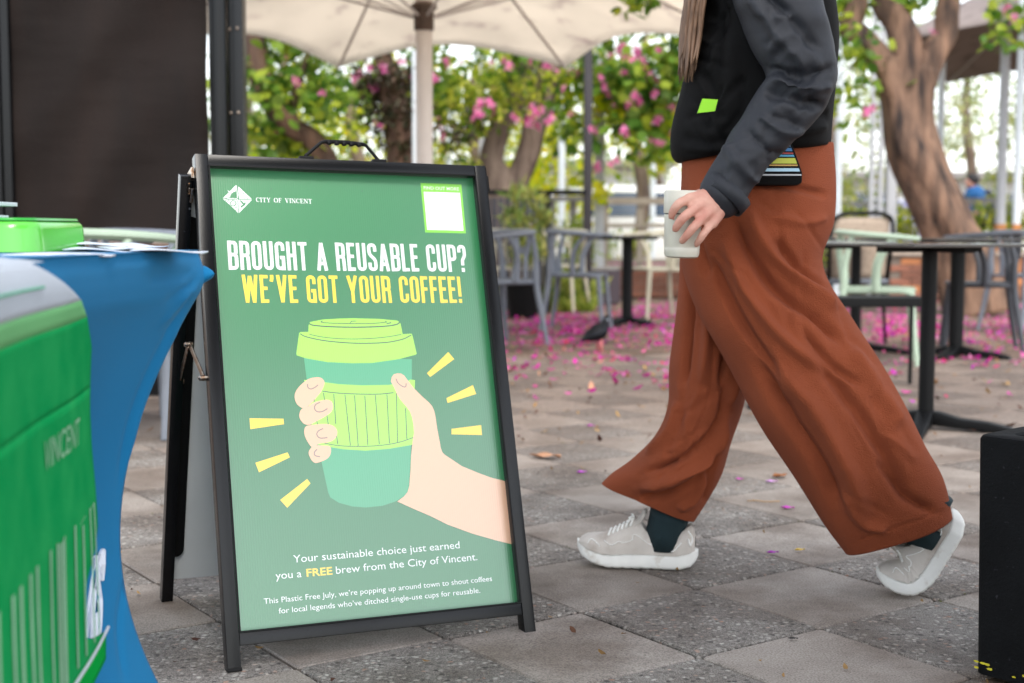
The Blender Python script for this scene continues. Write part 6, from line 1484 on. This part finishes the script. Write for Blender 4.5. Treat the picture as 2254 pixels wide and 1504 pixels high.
# the few that lie alone in the foreground
def single(px, py, s, col, nm, lab, cat, L=1.0, rz=0.0, grp=None):
    p = ground(px, py); mb = MB(); mb.grid(lambda i, j: ((i / 8 - .5) * 2 * s * L, s * .5 * math.sin(math.pi * (.06 + .88 * i / 8)) * (j / 4 - .5) * 2, .003 + s * .16 * (1 + math.sin(i * 1.1 + j)) * .5 + .06 * s * abs(j - 2)), 9, 5)
    o = mb.obj(nm, M('c_' + nm, col, .6, var=.3, vscale=80), None, smooth=True); md = o.modifiers.new('t', 'SOLIDIFY'); md.thickness = .0008
    o.location = (p.x, p.y, .001); o.rotation_euler = (0, 0, rz); tag(o, lab, cat, grp)
PG = 'single petals on the near paving'
single(1700, 1221, .016, rgb(168, 40, 176), 'fallen_petal', 'magenta petal beside the yellow leaf between the walker\u2019s feet', 'petal', 1, .2, PG)
single(1760, 1215, .014, rgb(226, 186, 60), 'fallen_leaf', 'small yellow leaf beside the magenta petal between the walker\u2019s feet', 'leaf', 1, .3)
single(1733, 1122, .020, rgb(206, 60, 190), 'fallen_petal', 'pink petal on the paving just behind the rear trouser leg', 'petal', 1, -.1, PG)
single(1698, 1064, .020, rgb(206, 150, 214), 'fallen_petal', 'pale lilac petal beside the curled brown leaf', 'petal', 1, .1, PG)
single(1627, 1058, .013, rgb(206, 50, 180), 'fallen_petal', 'small pink petal left of the pale lilac one', 'petal', 1, 0, PG)
single(1280, 1043, .018, rgb(196, 70, 206), 'fallen_petal', 'purple petal to the right of the long brown leaf', 'petal', 1, .4, PG)
single(1300, 940, .018, rgb(196, 60, 180), 'fallen_petal', 'pink petal straight above the purple one on the paving', 'petal', 1, .1, PG)
single(1200, 1010, .055, rgb(186, 138, 106), 'fallen_leaf', 'long tan brown leaf lying right of the sign', 'leaf', 1, -.2)
single(1716, 1052, .034, rgb(150, 92, 44), 'fallen_leaf', 'curled brown leaf behind the rear trouser leg', 'leaf', 1, .7)
single(1470, 958 + 260, .006, rgb(60, 40, 40), 'fallen_leaf', 'tiny dark leaf scrap by the front shoe', 'leaf', 1, .7)
single(1745, 1411, .010, rgb(60, 58, 56), 'gum_spot', 'dark round gum spot on the nearest smooth slab', 'gum', 1, 0)
single(930, 1378, .012, rgb(176, 20, 140), 'fallen_petal', 'magenta petal under the bottom rail of the sign', 'petal', 1, .1, PG)
tw_ = ground(1672, 1107); tb_ = MB(); tb_.tube(catmull([(-.035, .01, .004), (-.01, 0, .007), (.02, -.002, .004), (.06, .006, .004)], 10), .0016, 6).tube([(-.012, 0, .006), (-.022, -.012, .012)], [.002, .001], 6)
tw = tb_.obj('twig', M('twig', rgb(170, 138, 100), .8), None, smooth=True); tw.location = tw_; tag(tw, 'thin dry twig on the paving between the legs of the walker', 'twig')

# ------------------------------------------------------------------ fences, posts, wall, cars, far things
MT['dark_slat'] = M('dark_slat', rgb(44, 44, 52), .6, objrand=.25, bump=.2, bscale=60)
fe = empty('slat_fence', (at(1140, 500, 13.0).x, 13.0, 0), 'low dark slatted fence behind the forked tree, right of the sign', 'fence')
x0, x1 = at(1010, 500, 13).x, at(1205, 500, 13).x
zt = at(1140, 424, 13).z; sm = MB().box((0, 0, (zt - .06) / 2 + .02), (.052, .02, zt - .08)).mesh('slat', MT['dark_slat'], bevel=.004); n = int((x1 - x0) / .062)
for i in range(n): keep(inst('slat', sm, fe, (x0 + .03 + i * .062, 13.0, 0)), fe)
keep(MB().box(((x0 + x1) / 2 + .12, 13.0, zt), (x1 - x0 + .5, .06, .05)).obj('top_rail', MT['black_plastic'], fe), fe)
for x in (x0, x1): keep(MB().box((x, 13.0, zt / 2), (.06, .06, zt)).obj('post', MT['black_plastic'], fe), fe)
MT['grey_rail'] = M('grey_rail', rgb(136, 132, 130), .6, var=.2, vscale=10); MT['rail_tan'] = M('rail_tan', rgb(168, 156, 140), .6, var=.2, vscale=10)
def railing(px0, px1, Y, zs, posts, label, mat, w=.05):
    t = empty('railing', (at((px0 + px1) / 2, 450, Y).x, Y, 0), label, 'railing', 'low railings round the cafe terrace'); x0, x1 = at(px0, 450, Y).x, at(px1, 450, Y).x
    for z, h in zs: keep(MB().box(((x0 + x1) / 2, Y, z), (x1 - x0, .045, h)).obj('rail', MT[mat], t), t)
    for p in posts: keep(MB().box((at(p, 450, Y).x, Y + .04, max(z for z, _ in zs) / 2), (w * 1.6, .05, max(z for z, _ in zs))).obj('post', MT[mat], t), t)
railing(1205, 1300, 16.0, ((1.15, .06), (.78, .07), (.42, .05)), (1215, 1262), 'grey railing between the dark fence and the black post', 'grey_rail')
railing(1318, 1500, 16.2, ((1.13, .08), (.84, .05), (.42, .05)), (1332, 1410, 1492), 'tan railing in front of the white car, left of the walking person', 'rail_tan')
railing(1830, 1975, 17.8, ((1.13, .05), (.62, .07)), (1842, 1968), 'grey railing right of the walking person', 'grey_rail')
railing(2085, 2205, 17.9, ((1.16, .10),), (2092, 2200), 'grey railing in front of the person in blue', 'grey_rail')
railing(1960, 2035, 18.4, ((.82, .05),), (1973,), 'short dark railing left of the twisted trunk', 'rail_tan', .03)
MT['post_black'] = M('post_black', rgb(34, 28, 32), .5); MT['post_pale'] = M('post_pale', rgb(216, 224, 230), .5, var=.1, vscale=3); MT['post_grey'] = M('post_grey', rgb(178, 180, 184), .55, var=.12, vscale=4); MT['rust'] = M('rust_foot', rgb(196, 130, 70), .8, var=.4, vscale=20)
def post(px, Y, wpx, mat, label, z1=5.0, foot=None, z0=0.0, rnd_=False):
    x = at(px, 450, Y).x; w = wpx * mpp(Y); t = empty('post', (x, Y, 0), label, 'post', 'posts of the terrace pergola'); zf = foot or 0
    if foot: keep(MB().box((x, Y, zf / 2), (w * .98, w * .98, zf)).obj('rusty_foot', MT['rust'], t), t)
    mb = MB()
    if rnd_: mb.tube([(x, Y, zf), (x, Y, z1)], w / 2, 18)
    else: mb.box((x, Y, (z1 + zf) / 2), (w, w, z1 - zf))
    keep(mb.obj('shaft', MT[mat], t, smooth='auto', bevel=0 if rnd_ else .004), t); return t
post(1293, 13.6, 19, 'post_black', 'black square post right of the forked tree', 2.75)
post(1319, 15.0, 21, 'post_grey', 'grey post touching the right side of the black post', 3.3)
post(1236, 17.0, 15, 'post_pale', 'pale blue grey post between the forked tree and the black post', 4.0, rnd_=True)
post(1062, 16.0, 14, 'post_grey', 'thin grey post left of the forked tree', 4.0)
post(914, 12.0, 13, 'post_pale', 'pale post just left of the umbrella pole', 2.35, rnd_=True)
post(990, 16.5, 12, 'post_pale', 'pale post right of the umbrella pole', 2.4, rnd_=True)
post(1437, 19.0, 12, 'post_pale', 'pale post behind the blossom', 3.2, rnd_=True)
post(1843, 15.5, 17, 'post_pale', 'pale post just right of the walking person', 4.4, rnd_=True)
post(1960, 16.0, 21, 'post_grey', 'grey post left of the twisted trunk', 4.4)
post(2066, 17.5, 15, 'post_pale', 'pale post showing above the bend of the twisted trunk', 4.4, rnd_=True)
post(2203, 16.0, 21, 'post_grey', 'grey post with a rusty foot, left one of two at the right edge', 4.4, foot=.86, rnd_=True)
post(2238, 15.5, 17, 'post_pale', 'pale post with a rusty foot, right one of two at the right edge', 4.4, foot=.86, rnd_=True)
# latticed post
Y = 16.0; lp = empty('lattice_post', (at(1926, 450, Y).x, Y, 0), 'grey latticed steel post left of the twisted trunk', 'post'); xa_ = at(1917, 450, Y).x; xb_ = at(1937, 450, Y).x
for x in (xa_, xb_): keep(MB().box((x, Y, 2.2), (.045, .06, 4.4)).obj('upright', MT['post_grey'], lp), lp)
rm = MB().box((0, 0, 0), (xb_ - xa_ - .04, .03, .03)).mesh('rung', MT['post_grey'])
for k in range(44): keep(inst('rung', rm, lp, ((xa_ + xb_) / 2, Y, .06 + k * .1)), lp)
# brick retaining wall, brick by brick
MT['brick'] = M('brick', rgb(140, 92, 74), .85, objrand=.35, var=.3, vscale=20, bump=.6, bscale=60); MT['brick_orange'] = M('brick_orange', rgb(196, 128, 84), .85, objrand=.2, var=.2, vscale=20)
MT['mortar'] = M('mortar', rgb(120, 108, 98), .9, bump=.4, bscale=60); MT['cap'] = M('coping', rgb(178, 162, 148), .8, var=.3, vscale=8, objrand=.1)
def brickwall(px0, px1, Y, z1, label, step=0.0):
    t = empty('brick_wall', (at((px0 + px1) / 2, 600, Y).x, Y, 0), label, 'wall'); x0, x1 = at(px0, 600, Y).x, at(px1, 600, Y).x
    keep(MB().box(((x0 + x1) / 2, Y + .06, z1 / 2), (x1 - x0, .10, z1 - .01)).obj('mortar_core', MT['mortar'], t), t)
    bm_ = MB().box((0, 0, 0), (.225, .02, .068)).mesh('brick', MT['brick'], bevel=.004); bo_ = MB().box((0, 0, 0), (.225, .02, .068)).mesh('brick', MT['brick_orange'], bevel=.004); rnd = random.Random(int(px0)); row = 0; z = .042
    while z < z1 - .04:
        x = x0 + (.117 if row % 2 else 0)
        while x < x1 - .1:
            keep(inst('brick', bo_ if rnd.random() < .12 else bm_, t, (x + .1125, Y + .004 + rnd.uniform(-.002, .002), z)), t); x += .235
        z += .078; row += 1
    cm_ = MB().box((0, 0, 0), (.44, .24, .045)).mesh('coping_stone', MT['cap'], bevel=.006); x = x0
    while x < x1: keep(inst('coping_stone', cm_, t, (x + .22, Y + .08, z1 + .02)), t); x += .448
brickwall(1960, 2330, 15.6, .50, 'low brick retaining wall behind the tables at the right')
brickwall(1325, 1500, 15.9, .34, 'low brick wall with pale coping behind the cream chair')
MT['bed'] = M('bed_soil', rgb(84, 66, 52), .9, var=.5, vscale=6, bump=.8, bscale=40)
for nm, a_, b_, Y, z, lab in (('garden_bed', 1960, 2600, 17.6, .50, 'x'), ('garden_bed', 1325, 1960, 17.8, .34, 'x')):
    x0, x1 = at(a_, 600, 15.7).x, at(b_, 600, 15.7).x; tag(MB().box(((x0 + x1) / 2, Y, z / 2 - .01), (x1 - x0, 3.6, z)).obj(nm, MT['bed']), kind='structure')
V, Fc = [], []; rnd = random.Random(31)
for k in range(900): px = rnd.uniform(1330, 1500); Yp = rnd.uniform(16.0, 17.5); add_petal(Vector((at(px, 500, Yp).x, Yp, .34)), rnd.uniform(.02, .04))
tag(link(bpy.data.objects.new('fallen_petals', fast_mesh('fallen_petals', V, Fc, LM['petal']))), 'pink petals lying on the low wall bed left of the walking person', 'petals', kind='stuff')
# planter cube and timber planter
pb2 = empty('planter_box', (at(1337, 600, 14.6).x, 14.6, 0), 'dark cube planter with a pale rim behind the side on grey chair', 'planter')
x = at(1337, 600, 14.6).x; w = 56 * mpp(14.6)
keep(MB().box((x, 14.7, .18), (w, w, .36)).obj('box', M('plum_box', rgb(62, 52, 60), .7), pb2, bevel=.01), pb2); keep(MB().box((x - .03, 14.7, .375), (w * 1.06, w * 1.06, .03)).obj('rim', MT['grey_rail'], pb2, bevel=.004), pb2)
tp = empty('timber_planter', (at(1150, 600, 14.9).x, 14.9, 0), 'tan timber edging board behind the grass', 'planter')
for k in range(3):
    x = at(1080 + 85 * k, 600, 14.9).x; keep(MB().box((x, 14.9, .22), (.40, .04, .17)).obj('board', MT['tan_wood'], tp, bevel=.004), tp)
shrub(1130, 15.6, .5, .9, 'hedge', 90, 'green shrub behind the timber edging', 420, 'oval', .08); shrub(1262, 14.7, .16, .85, 'grass', 91, 'thin upright green plant behind the grey chair', 260, 'long', .16); shrub(1420, 17, .22, .5, 'hedge', 92, 'small lime shrub behind the tan railing', 200, 'oval', .07, .32); shrub(1350, 17.1, .25, .5, 'bau', 93, 'small dark shrub behind the tan railing', 200, 'oval', .07, .32)

# cars behind the terrace
MT['car_white'] = M('car_white', rgb(232, 232, 230), .25, coat=.8, coat_r=.05); MT['car_lilac'] = M('car_lilac', rgb(150, 146, 190), .3, coat=.8, coat_r=.05); MT['glass'] = M('car_glass', rgb(60, 76, 96), .08, spec=.8); MT['tyre'] = M('tyre', rgb(24, 24, 26), .8); MT['rim'] = M('rim', rgb(150, 152, 156), .3, 1.0); MT['lamp'] = M('tail_lamp', rgb(170, 24, 22), .2); MT['headlamp'] = M('headlamp', rgb(220, 224, 230), .1)
def car(x, y, rz, mat, label, van=False):
    t = empty('parked_car', (x, y, 0), label, 'car', 'cars parked beyond the terrace', rz)
    prof = [(-2.1, .35), (-2.12, .62), (-2.0, .92), (-1.75, 1.02), (-1.35, 1.44), (-.9, 1.5), (.3, 1.48), (.75, 1.32), (1.15, 1.0), (1.9, .84), (2.08, .62), (2.1, .36), (1.7, .24), (-1.75, .24)] if not van else [(-2.2, .4), (-2.22, 1.2), (-2.15, 1.9), (-1.9, 2.02), (.7, 2.02), (1.25, 1.85), (1.6, 1.2), (2.15, 1.0), (2.25, .5), (1.9, .28), (-1.9, .28)]
    rings = []
    for yy, k in ((-.86, .93), (-.80, .985), (-.4, 1.0), (.4, 1.0), (.80, .985), (.86, .93)): rings.append([(px_, yy * (1 - .10 * max(0, (pz - 1.0))), .24 + (pz - .24) * k) for px_, pz in prof])
    n = len(prof); mb = MB().add(sum(rings, []), [(q * n + k, q * n + (k + 1) % n, (q + 1) * n + (k + 1) % n, (q + 1) * n + k) for q in range(5) for k in range(n)] + [tuple(range(n)), tuple(range(5 * n, 6 * n))[::-1]])
    mb.obj('body', MT[mat], t, bevel=.03, smooth='auto')
    zt = 1.36 if not van else 1.85; zb_ = 1.0 if not van else 1.25
    for s in (-1, 1):
        yb = s * .868
        for a, b, c, d in (((-1.3, -.45, -1.05, -.45), (-.38, .62, -.38, .38)) if not van else ((-.9, .1, -.9, .1), (.2, 1.35, .2, 1.05))) and [(-1.45, -.42, -1.08, -.42), (-.36, .92, -.36, .46)]:
            MB().add([(a, yb, zb_), (b, yb, zb_), (d, yb * .955, zt), (c, yb * .955, zt)] + [(a, yb * .96, zb_), (b, yb * .96, zb_), (d, yb * .92, zt), (c, yb * .92, zt)], [(0, 1, 2, 3), (7, 6, 5, 4), (0, 4, 5, 1), (1, 5, 6, 2), (2, 6, 7, 3), (3, 7, 4, 0)]).obj('window', MT['glass'], t)
        for wx in (-1.32, 1.32):
            w = MB().lathe([(.32, -.11), (.335, -.09), (.335, .09), (.32, .11)], 24).obj('tyre', MT['tyre'], t, smooth='auto'); w.matrix_basis = Matrix.Translation((wx, s * .78, .335)) @ Matrix.Rotation(R(90), 4, 'X')
            w = MB().lathe([(.20, -.115), (.19, .115)], 14).obj('rim', MT['rim'], t); w.matrix_basis = Matrix.Translation((wx, s * .78, .335)) @ Matrix.Rotation(R(90), 4, 'X')
        MB().box((-2.08, s * .62, .80), (.08, .28, .16)).obj('tail_light', MT['lamp'], t, bevel=.02); MB().box((2.0, s * .62, .70), (.12, .30, .13)).obj('headlight', MT['headlamp'], t, bevel=.02)
    MB().add([(1.12, -.68, 1.03), (1.12, .68, 1.03), (.74, .62, 1.345), (.74, -.62, 1.345), (1.06, -.68, 1.0), (1.06, .68, 1.0), (.68, .62, 1.32), (.68, -.62, 1.32)] if not van else [(1.62, -.72, 1.24), (1.62, .72, 1.24), (1.28, .66, 1.84), (1.28, -.66, 1.84), (1.5, -.72, 1.24), (1.5, .72, 1.24), (1.2, .66, 1.84), (1.2, -.66, 1.84)], [(0, 1, 2, 3), (7, 6, 5, 4), (0, 4, 5, 1), (1, 5, 6, 2), (2, 6, 7, 3), (3, 7, 4, 0)]).obj('windscreen', MT['glass'], t)
    return t
car(at(1440, 450, 22).x, 22, R(8), 'car_white', 'white car parked behind the tan railing, left of the walking person')
car(at(1250, 450, 25).x, 25, R(170), 'car_white', 'white car parked farther off behind the grey railing')
car(at(1345, 450, 27).x, 27.5, R(95), 'car_lilac', 'lilac grey car seen between the white cars, end on')
car(at(2080, 450, 36).x, 36, R(5), 'car_white', 'white car far behind the person in blue')
car(at(1975, 450, 33).x, 33, R(95), 'car_lilac', 'lilac car far behind, left of the twisted trunk')
# far white building
fb = empty('far_building', (at(2130, 400, 46).x, 46, 0), 'low white building far behind the person in blue', 'building'); x = at(2130, 400, 46).x
MT['wall_white'] = M('wall_white', rgb(214, 214, 210), .8, var=.1, vscale=1)
keep(MB().box((x, 47, 1.25), (9, 2, 2.5)).obj('wall', MT['wall_white'], fb), fb); keep(MB().box((x, 46.8, 2.6), (9.6, 3, .2)).obj('roof', MT['grey_rail'], fb), fb)
for k in range(4): keep(MB().box((x - 3.2 + 2.1 * k, 45.97, 1.5), (1.2, .08, 1.0)).obj('window', MT['glass'], fb), fb)
fb = empty('far_building', (at(1000, 400, 44).x, 44, 0), 'pale low building far behind the umbrella', 'building'); x = at(1060, 400, 44).x
keep(MB().box((x, 45, 1.4), (12, 2, 2.8)).obj('wall', MT['wall_white'], fb), fb); keep(MB().box((x, 44.8, 2.9), (12.6, 3, .2)).obj('roof', MT['grey_rail'], fb), fb)
for k in range(5): keep(MB().box((x - 4.2 + 2.1 * k, 43.97, 1.5), (1.2, .08, 1.0)).obj('window', MT['glass'], fb), fb)

# person in blue beyond the garden bed
Y = 22.0; p2 = empty('person', (at(2150, 450, Y).x, Y, 0), 'dark haired person in a blue shirt with a navy backpack beyond the garden bed', 'person')
B = MB(); X = at(2150, 450, Y).x; v = lambda x, y, z: Vector((X + x, Y + y, z))
limb(B, [v(.02, 0, .95), v(0, 0, 1.12), v(-.03, 0, 1.32)], [.14, .14, .15]); limb(B, [v(-.04, 0, 1.36), v(-.07, 0, 1.46)], [.06, .055]); ball(B, v(-.10, 0, 1.56), .095, 12, (1, .85, 1.2)); ball(B, v(-.19, 0, 1.54), .018, 6)
for s in (-1, 1):
    limb(B, [v(-.03, s * .17, 1.34), v(-.02, s * .21, 1.10), v(-.20, s * .18, .98)], [.055, .045, .032]); limb(B, [v(-.20, s * .18, .98), v(-.27, s * .17, .98)], [.028, .018]); limb(B, [v(.02, s * .09, .92), v(-.05 + s * .12, s * .09, .5), v(.0 + s * .2, s * .09, .07)], [.09, .065, .04]); limb(B, [v(s * .2, s * .09, .05), v(s * .2 - .17, s * .09, .035)], [.04, .03])
me = evaluated(B, 'body', .016, 2); me.materials.append(MT['skin']); keep(link(bpy.data.objects.new('body', me), p2), p2)
B = MB(); limb(B, [v(.02, 0, .92), v(0, 0, 1.12), v(-.03, 0, 1.34)], [.17, .165, .17])
for s in (-1, 1): limb(B, [v(-.03, s * .17, 1.34), v(-.02, s * .21, 1.12)], [.075, .07])
me = evaluated(B, 'shirt', .02, 3); me.materials.append(M('blue_shirt', rgb(30, 92, 150), .8)); keep(link(bpy.data.objects.new('shirt', me), p2), p2)
B = MB()
for s in (-1, 1): limb(B, [v(.02, s * .09, .92), v(-.05 + s * .12, s * .09, .5), v(.0 + s * .2, s * .09, .12)], [.12, .09, .07])
me = evaluated(B, 'trousers', .02, 3); me.materials.append(MT['jacket_cloth']); keep(link(bpy.data.objects.new('trousers', me), p2), p2)
B = MB(); ball(B, v(-.075, 0, 1.60), .105, 12, (1, .95, 1.0)); keep(B.obj('hair', M('black_hair', rgb(26, 22, 24), .6), p2, smooth=True), p2)
bp_ = empty('backpack', v(.22, 0, 1.1), 'navy backpack on the back of the person in blue', 'backpack'); B = MB(); limb(B, [v(.24, 0, .98), v(.22, 0, 1.15), v(.16, 0, 1.34)], [.17, .16, .11]); me = evaluated(B, 'bag_body', .02, 3); me.materials.append(M('navy', rgb(26, 34, 56), .7)); keep(link(bpy.data.objects.new('bag_body', me), bp_), bp_)
B = MB(); limb(B, [v(.36, 0, .98), v(.36, 0, 1.12)], [.08, .08]); me = evaluated(B, 'pocket', .02, 3); me.materials.append(M('navy2', rgb(34, 44, 70), .7)); keep(link(bpy.data.objects.new('pocket', me), bp_), bp_)

# unseen umbrella, added overhead for the light: it shades the sign and shows in its gloss
umbrella(1.45, .35, 1.65, 2.62, 3.1, R(12), 'taupe_canvas', 'unseen taupe umbrella added behind the camera to shade the sign and its gloss')
